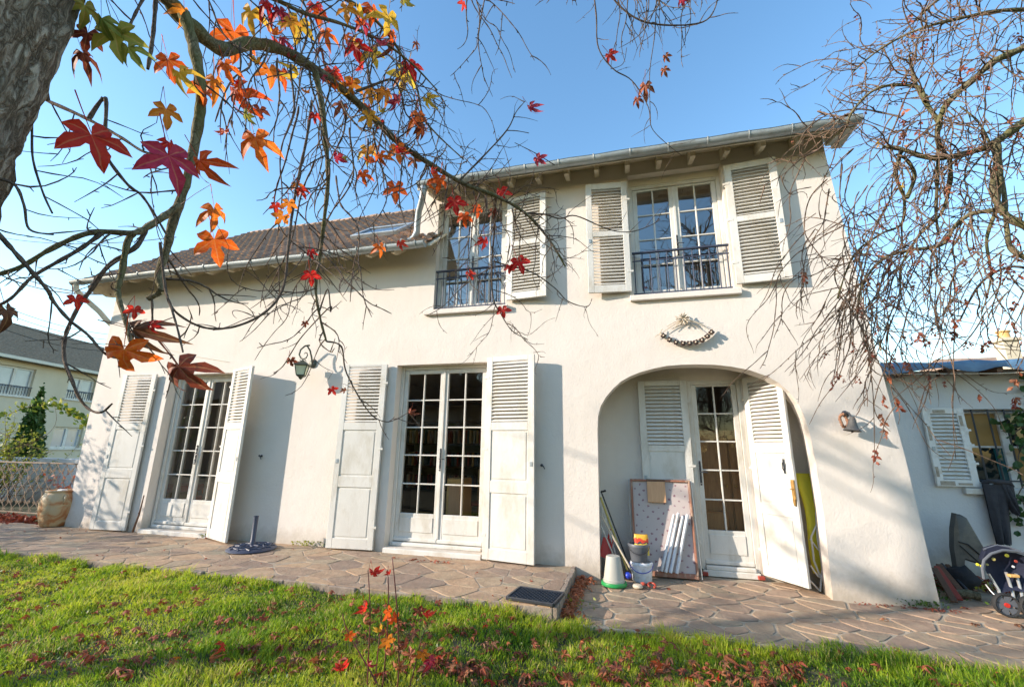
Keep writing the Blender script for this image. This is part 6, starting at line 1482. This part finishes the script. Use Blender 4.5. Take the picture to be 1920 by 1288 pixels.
# hanging curtain of strands down to the bell and the shed roof
STR = [(1560,330,650,2.75),(1590,330,700,2.7),(1575,420,780,2.75),(1610,360,760,2.65),(1630,400,700,2.6),(1600,470,640,2.7),(1650,430,680,2.55),(1540,400,640,2.8),(1520,430,620,2.85),(1660,480,760,2.55),(1640,500,850,2.6),(1680,450,690,2.5),(1700,500,700,2.5),(1720,430,640,2.45),(1760,420,720,2.4),(1780,460,800,2.35),(1740,500,660,2.4),(1800,430,620,2.35),(1820,480,660,2.3),(1850,500,600,2.25),(1880,480,650,2.2),(1905,520,790,2.2),(1620,520,720,2.65),(1590,540,790,2.7),(1565,500,680,2.75),(1685,560,790,2.5),(1555,560,660,2.8),(1610,560,690,2.65),(1780,540,740,2.35),(1500,330,450,2.9),(1580,300,520,2.75),(1600,250,400,2.65),(1870,560,640,2.2),(1835,300,430,2.3)]
for (x, y0, y1, d) in STR:
    for rep in range(2 if nr.rand() < .75 else 1):
        xx = x+nr.uniform(-22,22); p = atD(xx, y0+nr.uniform(-30,30), d); e = atD(xx-nr.uniform(-10,50), y1+nr.uniform(-70,20), d); L = np.linalg.norm(e-p); dr = (e-p)/L
        TR.twig(p, dr+np.array([nr.uniform(-.5,.1), nr.uniform(-.2,.2), .45]), L*1.12, .055, .0036, 1 if rep == 0 else 0, .13)
for (pts, d0, d1) in (([(1590,560),(1560,610),(1520,660),(1480,700),(1445,695)][:4], 2.75, 2.95), ([(1560,540),(1530,600),(1505,640),(1485,700)], 2.8, 2.95), ([(1600,620),(1560,640),(1530,670),(1500,712)], 2.7, 2.9), ([(1620,480),(1560,480),(1500,490),(1455,500)], 2.7, 2.9), ([(1545,470),(1510,500),(1475,530),(1448,545)], 2.8, 2.9), ([(1625,640),(1637,740),(1640,860)], 2.62, 2.62), ([(1790,560),(1788,680),(1787,790),(1792,860)], 2.35, 2.3), ([(1530,400),(1490,430),(1440,480)], 2.85, 2.95),([(1780,700),(1740,720),(1722,770)],2.35,2.35)):
    P = traced(pts, d0, d1); TR.add(P, knobby(len(P), .0030, .0015), 4); TR.nodes.append(P)
    for i in range(4, len(P)-1, 4): TR.twig(P[i], np.array([nr.uniform(-.6,.3), nr.uniform(-.2,.2), -.8]), nr.uniform(.08,.2), .05, .0018, 0)
tag(link('twigs', TR.tw.mesh('twigs', M['twigr']), wt), kind='stuff')
# shrivelled clusters: each cluster a few curled leaflets
def cluster_mesh(seed, m):
    r = random.Random(seed); q = MB()
    for i in range(9):
        z = -r.random(); a = r.uniform(0, 6.28); L = r.uniform(.35, .6); o_ = Vector((0,0,z*1.1)); d = Vector((math.cos(a)*.6, math.sin(a)*.6, -r.uniform(.3,1))).normalized(); sd = d.cross(Vector((r.uniform(-1,1), r.uniform(-1,1), .3))).normalized()*L*.26; up_v = d.cross(sd).normalized()*L*.12
        q.add([o_, o_+d*L*.45+sd+up_v, o_+d*L, o_+d*L*.45-sd+up_v, o_+d*L*.5], [(0,1,4),(1,2,4),(2,3,4),(3,0,4)])
    me = q.mesh('leaf_cluster', m, None, fix=False); me.polygons.foreach_set('use_smooth', [True]*len(me.polygons)); return me
CM = [cluster_mesh(i, M['dead_l']) for i in range(4)]; CMb = [cluster_mesh(i+9, M['dry_l']) for i in range(3)]; CMy = [cluster_mesh(31, M['yellow_l'])]
allP = np.concatenate([P for P, R in LIMBS]+TR.nodes); ax_, ay_, af_ = proj(allP)
spots = [(1502,505,26),(1505,512,22),(1604,635,26),(1632,645,30),(1622,622,24),(1780,590,30),(1788,610,26),(1695,670,30),(1700,680,26),(1660,775,34),(1665,790,26),(1643,845,26),(1640,835,22),(1563,690,22),(1560,705,24),(1573,700,20),(1555,700,18),(1655,730,30),(1670,745,34),(1680,752,26),(1690,240,30),(1685,255,26),(1685,200,30),(1690,215,22),(1720,240,22),(1800,120,30),(1795,140,26),(1890,220,22),(1840,155,20),(1880,490,24),(1885,505,26),(1900,510,20),(1855,490,22),(1855,630,30),(1845,640,26),(1900,440,22),(1905,470,24),(1908,720,32),(1905,740,34),(1910,750,22),(1720,615,30),(1730,625,26),(1705,625,22),(1745,610,22),(1840,500,20),(1710,50,24),(1715,130,20),(1755,130,24),(1705,20,20),(1830,100,24),(1900,60,26),(1660,560,24),(1590,540,18),(1650,520,22),(1800,480,22),(1770,520,22),(1900,560,28),(1895,600,28),(1915,640,24),(1545,660,16),(1670,700,20),(1480,260,12)]
n0 = len(spots)
for k in nr.choice(np.where((ax_ > 1600) & (ax_ < 1930) & (ay_ > -20) & (ay_ < 760))[0], 170): spots.append((float(ax_[k]), float(ay_[k])+6, nr.uniform(10, 22)))
for i, (px, py, s_) in enumerate(spots):
    k = int(np.argmin((ax_-px)**2+(ay_-py)**2)); P = allP[k]; d = float(af_[k]); size = s_*d/FPX*.75
    me = (CMy if nr.rand() < .07 else CM if nr.rand() < .6 else CMb)[0 if False else nr.randint(0, 1 if False else 1)] if False else random.Random(i*7+3).choice(CM+CMb+(CMy if i % 4 == 0 else []))
    o = link('leaf_cluster', me, wt); o.location = [float(c) for c in P]; o.rotation_euler = (nr.uniform(-.3,.3), nr.uniform(-.3,.3), nr.uniform(0,6)); o.scale = (size,)*3
# ================================================================== SAPLING STEMS (front)
sp_ = thing('sweetgum_sapling', 'thin red stemmed sapling with few red leaves standing in the lawn before the terrace', 'sapling', (-1.4, -2.6, -.18))
LIMBS = []; TR = Tree()
SD_ = 2.35
base = atZ(700, 1330, -.17)
for pts in ([(688,1330),(690,1250),(694,1160),(692,1100),(690,1068)], [(712,1330),(722,1240),(728,1150),(728,1090),(726,1068)], [(740,1330),(748,1250),(746,1170),(742,1110),(737,1060),(735,1045)], [(735,1330),(700,1268),(672,1220),(650,1180),(642,1150)], [(760,1320),(775,1260),(790,1200),(800,1170)], [(700,1330),(705,1260),(712,1190),(715,1150)]):
    P = traced([(a, b) for a, b in pts], float((base-CAM)@FW), float((base-CAM)@FW)+.15); P[:, 1] = np.minimum(P[:, 1], -1.4); n_ = len(P); b_ = NB(); b_.tube(P, knobby(n_, .0042, .0022, .3), 6); link('stem', b_.mesh('stem', M['stem']), sp_); LIMBS.append((P, None))
allP = np.concatenate([P for P, R in LIMBS]); ax_, ay_, af_ = proj(allP); PET = NB()
for (key, px, py, s_, yaw, v) in (('r',700,1072,34,-80,1),('r',730,1072,18,-80,1),('r',684,1138,34,-80,1),('o',728,1145,34,-70,0),('d',683,1165,30,-110,2),('o',738,1158,30,-50,1),('y',712,1180,26,-80,2),('o',726,1200,38,-80,0),('d',760,1205,34,-70,1),('o',792,1225,34,-80,0),('p',808,1238,40,-50,1),('d',784,1144,30,-70,0),('r',640,1250,38,-90,1),('d',705,1145,24,-90,1),('d',746,1250,40,-80,1),('o',655,1190,26,-70,0),('r',797,1152,30,-70,1),('d',735,1225,30,-100,2),('p',690,1245,26,-80,1)):
    put_leaf(key, px, py, s_, yaw, v, sp_, flat=.4)
tag(link('petioles', PET.mesh('petioles', M['stem']), sp_), kind='stuff')
# ================================================================== VINE, CYPRESS, SHRUBS (left background)
def leafball(name, center, rx, ry, rz, n_, size, m, parent, seed=0, base_open=.35, lab=None, cone=False):
    r = np.random.RandomState(seed); u = r.normal(size=(n_, 3)); u /= np.linalg.norm(u, axis=1)[:, None]; rr = (base_open+(1-base_open)*r.rand(n_)**.5)
    lump = np.array([1+.35*noise.noise(Vector((float(a[0])*2.2+seed, float(a[1])*2.2, float(a[2])*2.2))) for a in u])
    P = u*(rr*lump)[:, None]*np.array([rx, ry, rz])
    if cone: tt = (P[:, 2]/rz+1)/2; P[:, 0] *= (1.15-tt); P[:, 1] *= (1.15-tt)
    P = P+np.array(center)
    a = r.normal(size=(n_, 3)); a /= np.linalg.norm(a, axis=1)[:, None]; b = np.cross(a, r.normal(size=(n_, 3))); b /= np.linalg.norm(b, axis=1)[:, None]; s_ = size*(.6+.8*r.rand(n_))[:, None]
    nn_ = np.cross(a, b)*.25
    V = np.stack([P-a*s_, P+b*s_*.5+nn_*s_, P+a*s_, P-b*s_*.5+nn_*s_], 1).reshape(-1, 3); i = np.arange(n_)[:, None]*4
    Q = np.concatenate([i, i+1, i+2, i+3], 1); return tag(link(name, np_mesh(name, V, Q, m, False), parent), kind='stuff')
LIM[0] = False
cy = thing('cypress', 'narrow dark green conical cypress growing against the cream neighbour building', 'tree', (0, 0, 0))
cb = atZ(52, 868, 0.0); cpos = atD(52, 830, 11.0); cy.location = (float(cpos[0]), float(cpos[1]), -.18)
q = MB(); q.tube([(cpos[0], cpos[1], -.2), (cpos[0], cpos[1], 2.2)], [.06,.02], 8); obj('trunk', q, M['twig'], cy)
topz = float(atD(70, 738, 11.0)[2]); hz = (topz+.2)/2+.3
leafball('foliage', (cpos[0], cpos[1], topz-hz+.12), .52, .52, hz, 5200, .06, M['cyp'], cy, 3, .45, cone=True)
sh1 = thing('rose_shrub', 'loose yellow green shrub with thin arching shoots behind the iron fence', 'shrub', (-11.3, 1.3, -.18))
sp0 = atD(15, 800, 9.5); q = MB()
stm = NB(); tips = []
for i in range(60):
    P = grow((float(sp0[0])+nr.uniform(-.6,.5), float(sp0[1])+nr.uniform(-.3,.3), -.15), (nr.uniform(-.5,.6), nr.uniform(-.3,.2), 1.3), nr.uniform(1.2, 2.1), .02, .12, .07); stm.tube(P, knobby(len(P), .009, .003, .2), 4); tips.append(P[len(P)//3:])
link('stem', stm.mesh('stem', M['twigr']), sh1).__setitem__('kind', 'stuff')
tp = np.concatenate(tips); tp = tp[nr.choice(len(tp), 2600)]+nr.normal(size=(2600,3))*.06
def leafcards(name, P, size, m, parent, seed=1):
    r = np.random.RandomState(seed); n_ = len(P); a = r.normal(size=(n_, 3)); a[:, 2] -= .4; a /= np.linalg.norm(a, axis=1)[:, None]; b = np.cross(a, r.normal(size=(n_, 3))); b /= np.linalg.norm(b, axis=1)[:, None]; s_ = size*(.6+.8*r.rand(n_))[:, None]; nn_ = np.cross(a, b)*.3
    V = np.stack([P-a*s_, P+b*s_*.55+nn_*s_, P+a*s_, P-b*s_*.55+nn_*s_], 1).reshape(-1, 3); i = np.arange(n_)[:, None]*4; Q = np.concatenate([i, i+1, i+2, i+3], 1); return tag(link(name, np_mesh(name, V, Q, m, False), parent), kind='stuff')
leafcards('foliage', tp, .03, M['yleaf'], sh1)
vn = thing('climbing_vine', 'leafy green vine shoot arching from the fence to the leftmost shutter', 'vine', (-9.6, .2, -.1))
vp = traced([(-40,775),(0,782),(45,765),(90,758),(125,768),(150,785),(170,796),(195,800),(222,803)], 8.6, 7.9); vp[:, 1] = np.minimum(vp[:, 1], -.03+0*vp[:, 1]+(vp[:, 0] < -8.3)*1.2)
b_ = NB(); b_.tube(vp, knobby(len(vp), .006, .003, .3), 5); link('stem', b_.mesh('stem', M['twigr']), vn)
vleaf = MB(); vleaf.add([(0,0,0),(.5,.35,.12),(.42,.8,.05),(0,1.1,-.1),(-.42,.8,.05),(-.5,.35,.12),(0,.5,0)], [(0,1,6),(1,2,6),(2,3,6),(3,4,6),(4,5,6),(5,0,6)]); vlm = vleaf.mesh('leaf', M['foliage'], None, fix=False); vlm2 = vleaf.mesh('leaf', M['yleaf'], None, fix=False)
for i in range(210):
    k = nr.randint(2, len(vp)); p = vp[k]+nr.normal(size=3)*np.array([.05,.03,.05]); o = link('leaf', vlm if nr.rand() < .75 else vlm2, vn); o.location = [float(c) for c in p]; o.rotation_euler = (nr.uniform(1.2,3.2), nr.uniform(-.6,.6), nr.uniform(-1,1)); s_ = nr.uniform(.05,.095); o.scale = (s_,)*3
for P_ in (traced([(-20,800),(40,830),(100,850)], 9, 8.6), traced([(-30,850),(60,830),(104,795),(98,742)], 9, 8.8)): b2 = NB(); b2.tube(P_, knobby(len(P_), .005, .002, .3), 4); link('stem', b2.mesh('stem', M['twigr']), vn)
# climbing dark stems at the foot of the wall
gcv = leafball('red_ground_cover', (-10.4, .10, -.05), 1.5, .35, .14, 2600, .038, M['dry_l'], None, 5, .1); gcv['kind'] = 'stuff'
bx2 = thing('red_shrub', 'small red leaved shrub growing behind the earthenware jar', 'shrub', (-8.75, .35, -.1))
P_ = []; 
for i in range(12):
    a = grow((-8.62+nr.uniform(-.15,.1), .35, .0), (nr.uniform(-.3,.5), nr.uniform(-.2,.1), 1.3), nr.uniform(.4,.8), .0, .1, .05); P_.append(a)
b2 = NB(); [b2.tube(a, knobby(len(a), .006, .003), 4) for a in P_]; link('stem', b2.mesh('stem', M['stem']), bx2); tp = np.concatenate([a[4:] for a in P_]); tp = tp[nr.choice(len(tp), 140)]+nr.normal(size=(140,3))*.05; leafcards('foliage', tp, .03, M['dry_l'], bx2, 2)
# shrub beyond the left edge of the picture that throws the dappled shade on the facade
ls = thing('garden_shrub', 'tall loose garden shrub at the left end of the terrace', 'shrub', (-11.2, -2.6, -.18)); b2 = NB(); tips = []
for i in range(60):
    P = grow((-11.3+nr.uniform(-.6,.8), -2.3+nr.uniform(-.6,.6), -.15), (nr.uniform(-.35,.35), nr.uniform(-.35,.35), 1.3), nr.uniform(1.5, 3.3), .01, .10, .08); b2.tube(P, knobby(len(P), .012, .004, .2), 4); tips.append(P[len(P)//4:])
    for j in range(5, len(P), 4): Q_ = grow(P[j], (nr.uniform(-1,1), nr.uniform(-1,1), .4), nr.uniform(.2,.5), .01, .1, .06); b2.tube(Q_, knobby(len(Q_), .005, .002, .2), 3); tips.append(Q_)
link('stem', b2.mesh('stem', M['twig']), ls).__setitem__('kind', 'stuff'); tp = np.concatenate(tips); tp = tp[nr.choice(len(tp), 2600)]+nr.normal(size=(2600,3))*.05; leafcards('foliage', tp, .045, M['foliage'], ls, 4)
# ivy at the right edge
iv = thing('ivy_plant', 'dark green ivy climbing at the far right of the outbuilding window', 'ivy', (4.75, 1.05, .8))
b2 = NB(); tips = []
for pts in ([(1945,700),(1925,780),(1905,800),(1898,800)], [(1950,790),(1920,800),(1903,815),(1912,850)], [(1950,860),(1925,900),(1905,940),(1912,985)], [(1950,1000),(1925,960),(1915,930)], [(1945,830),(1915,840),(1908,870)]):
    P = smooth_path([atY(a, b, OY-.08) for a, b in pts]); b2.tube(P, knobby(len(P), .007, .003), 4); tips.append(P)
link('stem', b2.mesh('stem', M['twig']), iv); tp = np.concatenate(tips); tp = tp[nr.choice(len(tp), 150)]+nr.normal(size=(150,3))*np.array([.06,.03,.06]); 
ivm = vleaf.mesh('leaf', M['ivy'], None, fix=False)
for p in tp: o = link('leaf', ivm, iv); o.location = [float(c) for c in p]; o.rotation_euler = (nr.uniform(1.2,3), nr.uniform(-.6,.6), nr.uniform(-1,1)); s_ = nr.uniform(.045,.08); o.scale = (s_,)*3
# ================================================================== BEHIND THE CAMERA: what the panes reflect
def bare_tree(x, y, h, seed, lab, sparse=False):
    global nr
    keep = nr; nr = np.random.RandomState(seed); t = thing('bare_tree', lab, 'tree', (x, y, -.18)); b_ = NB()
    P = smooth_path([(x,y,-.2),(x+.1,y,h*.3),(x-.05,y+.1,h*.6),(x+.1,y,h)]); b_.tube(P, np.linspace(.16,.03,len(P)), 8); link('trunk', b_.mesh('trunk', M['limb']), t); b_ = NB()
    def br(p, d, L, r, lvl):
        Q_ = grow(p, d, L, -.01, .18, .16); Q_[:, 1] = np.minimum(Q_[:, 1], y+3) if True else Q_; b_.tube(Q_, knobby(len(Q_), r, r*.3, .1), 4)
        if lvl: 
            for k in range(2, len(Q_), 2): br(Q_[k], (Q_[k]-Q_[k-1])/.16+nr.normal(size=3)*.8, L*nr.uniform(.35,.6), r*.5, lvl-1)
    nb_ = 12 if sparse else 26
    for i in range(nb_):
        k = int(len(P)*((.58+.4*i/nb_) if sparse else (.25+.72*i/nb_))); br(P[k], np.array([nr.normal(), nr.normal(), .5]), h*nr.uniform(.2,.42)*(1.15-.6*i/nb_), .040 if sparse else .04, 1 if sparse else 2)
    tag(link('branches', b_.mesh('branches', M['twig']), t), kind='stuff'); nr = keep
bare_tree(-6.5, -12.5, 8.5, 21, 'tall bare tree behind the viewer reflected in the french door panes')
bare_tree(3.5, -13, 10.5, 22, 'tall bare tree farther right behind the viewer reflected in the upper panes')
bare_tree(-9.3, -6.1, 6.1, 31, 'sparse bare tree left of the viewer shading the lawn', True)
bh = thing('brick_house', 'brick house with brown tiled roof left behind the viewer reflected in the leftmost door', 'house', (-19, -14, -.2)); q = MB(); q.box(-24,-15.5,-17,-12.5,-.3,3.6); obj('wall', q, mat('brown_brick', (.24,.14,.10), (.32,.20,.15), 6, .9), bh); q = MB(); q.add([(-24.4,-17.4,3.5),(-24.4,-12.1,3.5),(-24.4,-14.8,5.9),(-15.1,-17.4,3.5),(-15.1,-12.1,3.5),(-15.1,-14.8,5.9)],[(0,1,2),(3,5,4),(1,4,5,2),(0,2,5,3),(0,3,4,1)]); obj('roof', q, M['tile'], bh)
bare_tree(-11.5, -15, 9.0, 23, 'bare tree farthest left behind the viewer reflected in the door panes')
hd = thing('hedge', 'evergreen hedge closing the garden behind the viewer', 'hedge', (-3, -17, -.18)); leafball('foliage', (-4, -16.5, .9), 12, .9, 1.6, 9000, .13, M['cyp'], hd, 8, .5)
oh = thing('garden_house', 'plain gabled house behind the viewer reflected in the second french door', 'house', (-13, -21, -.2)); q = MB(); q.box(-17,-8,-25,-20,-.3,3.6); obj('wall', q, M['nb'], oh); q = MB(); q.add([(-17.4,-25.4,3.5),(-17.4,-19.6,3.5),(-12.5,-19.6,7.6),(-12.5,-25.4,7.6),(-7.6,-19.6,3.5),(-7.6,-25.4,3.5)],[(0,1,2,3),(2,4,5,3),(1,4,2),(0,3,5),(0,5,4,1)]); obj('roof', q, M['slate'], oh)
# ================================================================== LAWN
r = np.random.RandomState(12)
def in_lawn(x, y):
    # free edge along the terrace and the paving, a little ragged
    e = np.where(x < -.60, -1.30+.035*np.sin(x*5.1)+.03*np.sin(x*13), -1.14+.045*np.sin(x*4.3+1)+.03*np.sin(x*11))
    e = np.where((x > -.62) & (x < -.45), -1.25, e); return y < e
NBL = 620000
x = r.uniform(-12.5, 6.5, NBL); y = -1.05-r.rand(NBL)**1.0*3.3
k = in_lawn(x, y); x, y = x[k], y[k]
P = np.stack([x, y, np.full_like(x, -.1)], 1); px, py, f = proj(P); k = (f > .5) & (px > -160) & (px < 2080) & (py < 1420); x, y, f = x[k], y[k], f[k]
def vnoise(x, y, s_, seed):
    g_ = np.random.RandomState(seed).rand(256, 256); u, v = x*s_+40, y*s_+40; i, j = np.floor(u).astype(int), np.floor(v).astype(int); a, b = u-i, v-j; a = a*a*(3-2*a); b = b*b*(3-2*b)
    return (g_[i % 256, j % 256]*(1-a)+g_[(i+1) % 256, j % 256]*a)*(1-b)+(g_[i % 256, (j+1) % 256]*(1-a)+g_[(i+1) % 256, (j+1) % 256]*a)*b
n1, n2, n3 = vnoise(x, y, 1.3, 1), vnoise(x, y, 4.5, 2), vnoise(x, y, 14, 3)
dens = .18+.9*n2*.75+.55*n3; k = r.rand(len(x)) < np.clip(dens*1.1, 0, 1); x, y, f, n1, n2, n3 = x[k], y[k], f[k], n1[k], n2[k], n3[k]
n_ = len(x); print('blades', n_)
edge = np.clip(1-np.abs(y+1.28)/.22, 0, 1)
h = (.014+.036*n2*n2+.034*n3*n1+.050*edge*n3)*(.5+1.0*r.rand(n_)); wd_ = (.0016+.0016*r.rand(n_))*(1+.25*(f-2).clip(0, 4))
az = r.rand(n_)*2*np.pi; lean = h*(.25+.9*r.rand(n_)); flow = vnoise(x, y, 3.0, 9)*6.28; dx, dy = np.cos(az)*.95+np.cos(flow)*.35, np.sin(az)*.95+np.sin(flow)*.35
sx_, sy_ = -np.sin(az)*wd_, np.cos(az)*wd_; z0 = lawn_z(x, y)-.004
b0 = np.stack([x-sx_, y-sy_, z0], 1); b1 = np.stack([x+sx_, y+sy_, z0], 1)
m0 = np.stack([x+dx*lean*.35-sx_*.8, y+dy*lean*.35-sy_*.8, z0+h*.6], 1); m1 = np.stack([x+dx*lean*.35+sx_*.8, y+dy*lean*.35+sy_*.8, z0+h*.6], 1); tp_ = np.stack([x+dx*lean, y+dy*lean, z0+h], 1)
V = np.stack([b0, b1, m1, m0, tp_], 1).reshape(-1, 3); i = (np.arange(n_)*5)[:, None]; Q = np.concatenate([i, i+1, i+2, i+3], 1); T3 = np.concatenate([i+3, i+2, i+4], 1)
m, nt, b, o_ = newmat('grass_blade'); L = nt.links.new; at_ = N(nt, 'ShaderNodeAttribute'); at_.attribute_name = 'tone'
c = ramp(nt, [(0,(.08,.17,.014)),(.22,(.19,.34,.02)),(.5,(.42,.53,.03)),(.8,(.60,.60,.06)),(1,(.58,.46,.18))], at_.outputs['Fac']).outputs[0]; L(c, b.inputs['Base Color']); b.inputs['Roughness'].default_value = .55; b.inputs['Specular IOR Level'].default_value = .3
tr = N(nt, 'ShaderNodeBsdfTranslucent'); L(c, tr.inputs[0]); mx = N(nt, 'ShaderNodeMixShader'); mx.inputs[0].default_value = .5; L(b.outputs[0], mx.inputs[1]); L(tr.outputs[0], mx.inputs[2]); L(mx.outputs[0], o_.inputs[0])
me = np_mesh('grass', V, Q, m, False, T3); tone = np.clip(.42+.50*(vnoise(x, y, 1.1, 6)-.45)+.42*(vnoise(x, y, 4, 7)-.5)+.26*(vnoise(x, y, 11, 17)-.5)+.40*(r.rand(n_)-.5)-.06*(x > 0), 0, .93); tone = np.where(r.rand(n_) < .06+.16*(vnoise(x, y, 3.3, 41) > .66), .99, tone)
a_ = me.attributes.new('tone', 'FLOAT', 'POINT'); a_.data.foreach_set('value', np.repeat(tone, 5).astype(np.float32)); tag(link('grass', me), kind='stuff')
# broad clover leaves and weeds among the grass
k = r.choice(n_, 9000); P = np.stack([x[k], y[k], lawn_z(x[k], y[k])+.01+.03*r.rand(9000)], 1); cl_ = leafcards('clover', P, .011, M['foliage'], None, 8)
# weeds in paving joints and at the wall foot
for i, (wx_, wy_, wn_) in enumerate(((-3.9,-.04,60),(-3.55,-.03,50),(-5.5,-.05,20),(2.9,.75,260),(3.3,.8,160),(2.7,.3,60),(-.52,-.9,40),(2.45,-.02,60))):
    P = np.stack([wx_+nr.normal(size=wn_)*.10, wy_+nr.normal(size=wn_)*(.02 if wy_ > -.1 and wy_ < .1 else .08), (0 if wx_ < -.6 else Z0)+.01+nr.rand(wn_)*.05], 1); P[:, 1] = np.where(abs(P[:, 1]) < .02, -.03, P[:, 1])
    g_ = leafcards('weeds', P, .016, M['foliage'] if i % 2 else M['yleaf'], None, 20+i)
# ================================================================== FALLEN LEAVES
FM = [leaf_mesh('fallen_leaf', 100+i, M[m], c_, f_, petiole=(i % 2 == 0)) for i, (m, c_, f_) in enumerate((('dry_l',.5,.8),('brown_l',.7,1.0),('dry_l',1.1,.5),('brown_l',.35,1.3),('dry_l',.2,.6),('orange_l',.4,.7),('red_l',.4,.7),('dry_l',.9,1.2)))]
cands = []
while len(cands) < 1500:
    u = r.rand()
    if u < .45: px, py = r.uniform(450, 1500), 1288-abs(r.normal())*75
    elif u < .80: px, py = r.uniform(-20, 1930), r.uniform(1085, 1300)
    else: px, py = r.uniform(-20, 700), r.uniform(1040, 1288)
    p = atZ(px, py, -.12)
    if py > 1040 and in_lawn(np.array([p[0]]), np.array([p[1]+.03]))[0]: cands.append((float(p[0]), float(p[1]), float(lawn_z(p[0], p[1]))+.034))
cl = [(c, (c[1]+5.03)**2+c[0]**2) for c in cands]
# clumps gather in patches
patch = [(c, d) for c, d in cl if vnoise(np.array([c[0]]), np.array([c[1]]), 2.6, 33)[0]+.35*r.rand() > .52]
r.shuffle(patch); patch = sorted(patch[:480], key=lambda c: c[1])
lawn_lab = 'curled reddish brown sweetgum leaf fallen on the lawn grass'
for i, (c, d) in enumerate(patch[:262]):
    kk = int(r.choice(8, p=[.22,.22,.17,.15,.12,.03,.03,.06])); o = link('fallen_leaf', FM[kk]); o.location = (c[0], c[1], c[2]+r.uniform(-.012,.022)); o.rotation_euler = (r.normal()*.6, r.normal()*.6, r.uniform(0,6.28)); s_ = r.uniform(.05,.10); o.scale = (s_,)*3
    zn = 'left of the sapling' if c[0] < -3.6 else 'around the sapling' if c[0] < -1.2 else 'below the terrace corner' if c[0] < .1 else 'in front of the arch' if c[0] < 1.4 else 'at the right'
    zn2 = 'near the viewer ' if c[1] < -2.1 else 'near the paving ' if c[1] > -1.55 else ''
    tag(o, {0:'reddish brown',1:'dark brown',2:'tightly curled reddish brown',3:'folded brown',4:'flat red brown',5:'orange',6:'bright red',7:'rolled up red brown'}[kk]+' leaf fallen on lawn '+zn2+zn, 'leaf', 'fallen leaves on the lawn')
def joined(name, items, lab):
    q = MB()
    for (c, s_) in items:
        V_, F_ = star_leaf(int(c[0]*1000) % 97, r.uniform(.2,1.0), .8); R3 = Euler((r.normal()*.5, r.normal()*.5, r.uniform(0,6.28))).to_matrix()
        q.add([R3 @ Vector(v)*s_+Vector(c) for v in V_], F_)
    return tag(obj(name, q, M['dry_l'], fix=False), kind='stuff')
joined('leaf_litter', [(c, r.uniform(.045,.085)) for c, d in patch[262:480]]+[(c, r.uniform(.03,.06)) for c in cands[:420]], '')
# pile against the terrace end
q_items = []
for i in range(230):
    t = r.rand(); yy = -.05-1.15*t; q_items.append(((-.545+abs(r.normal())*.045*(1+.6*(t < .3)), yy, Z0+.005+r.rand()*.05), r.uniform(.035,.065)))
joined('leaf_pile', q_items, '')
sp2 = [(atZ(a, b, Z0+.006), lab) for a, b, lab in ((1663,1162,'curled brown leaf lying on the paving below the bell'),(1838,1171,'flat brown leaf lying on the paving before the stroller wheel'),(1908,1168,'brown leaf at the right edge of the paving'),(1740,1140,'small red brown leaf at the foot of the right house corner'),(1250,1102,'small brown leaf on the paving in front of the leaning panel'),(1815,1140,'brown leaf on the paving between the house corner and the stroller'))]
for i, (p, lab) in enumerate(sp2):
    o = link('fallen_leaf', FM[(i*3) % 5]); o.location = [float(c) for c in p]; o.rotation_euler = (.1, .15, i*1.3); o.scale = (.075,)*3; tag(o, lab, 'leaf', 'fallen leaves on the paving')
q_items = [((2.75+r.rand()*1.0, .65+r.rand()*.42, Z0+.01+r.rand()*.06), r.uniform(.05,.09)) for i in range(150)]+[((r.uniform(1.9,2.7), -.03-abs(r.normal())*.03, Z0+.004), r.uniform(.015,.03)) for i in range(60)]
joined('leaf_litter', q_items, '')
q_items = [((r.uniform(-8.5,-.8), r.uniform(-1.22,-.05), .004), r.uniform(.02,.045)) for i in range(36)]+[((r.uniform(-2.6,-1.9), -.28+.03*r.normal(), .006), r.uniform(.03,.06)) for i in range(16)]
joined('leaf_litter', q_items, '')
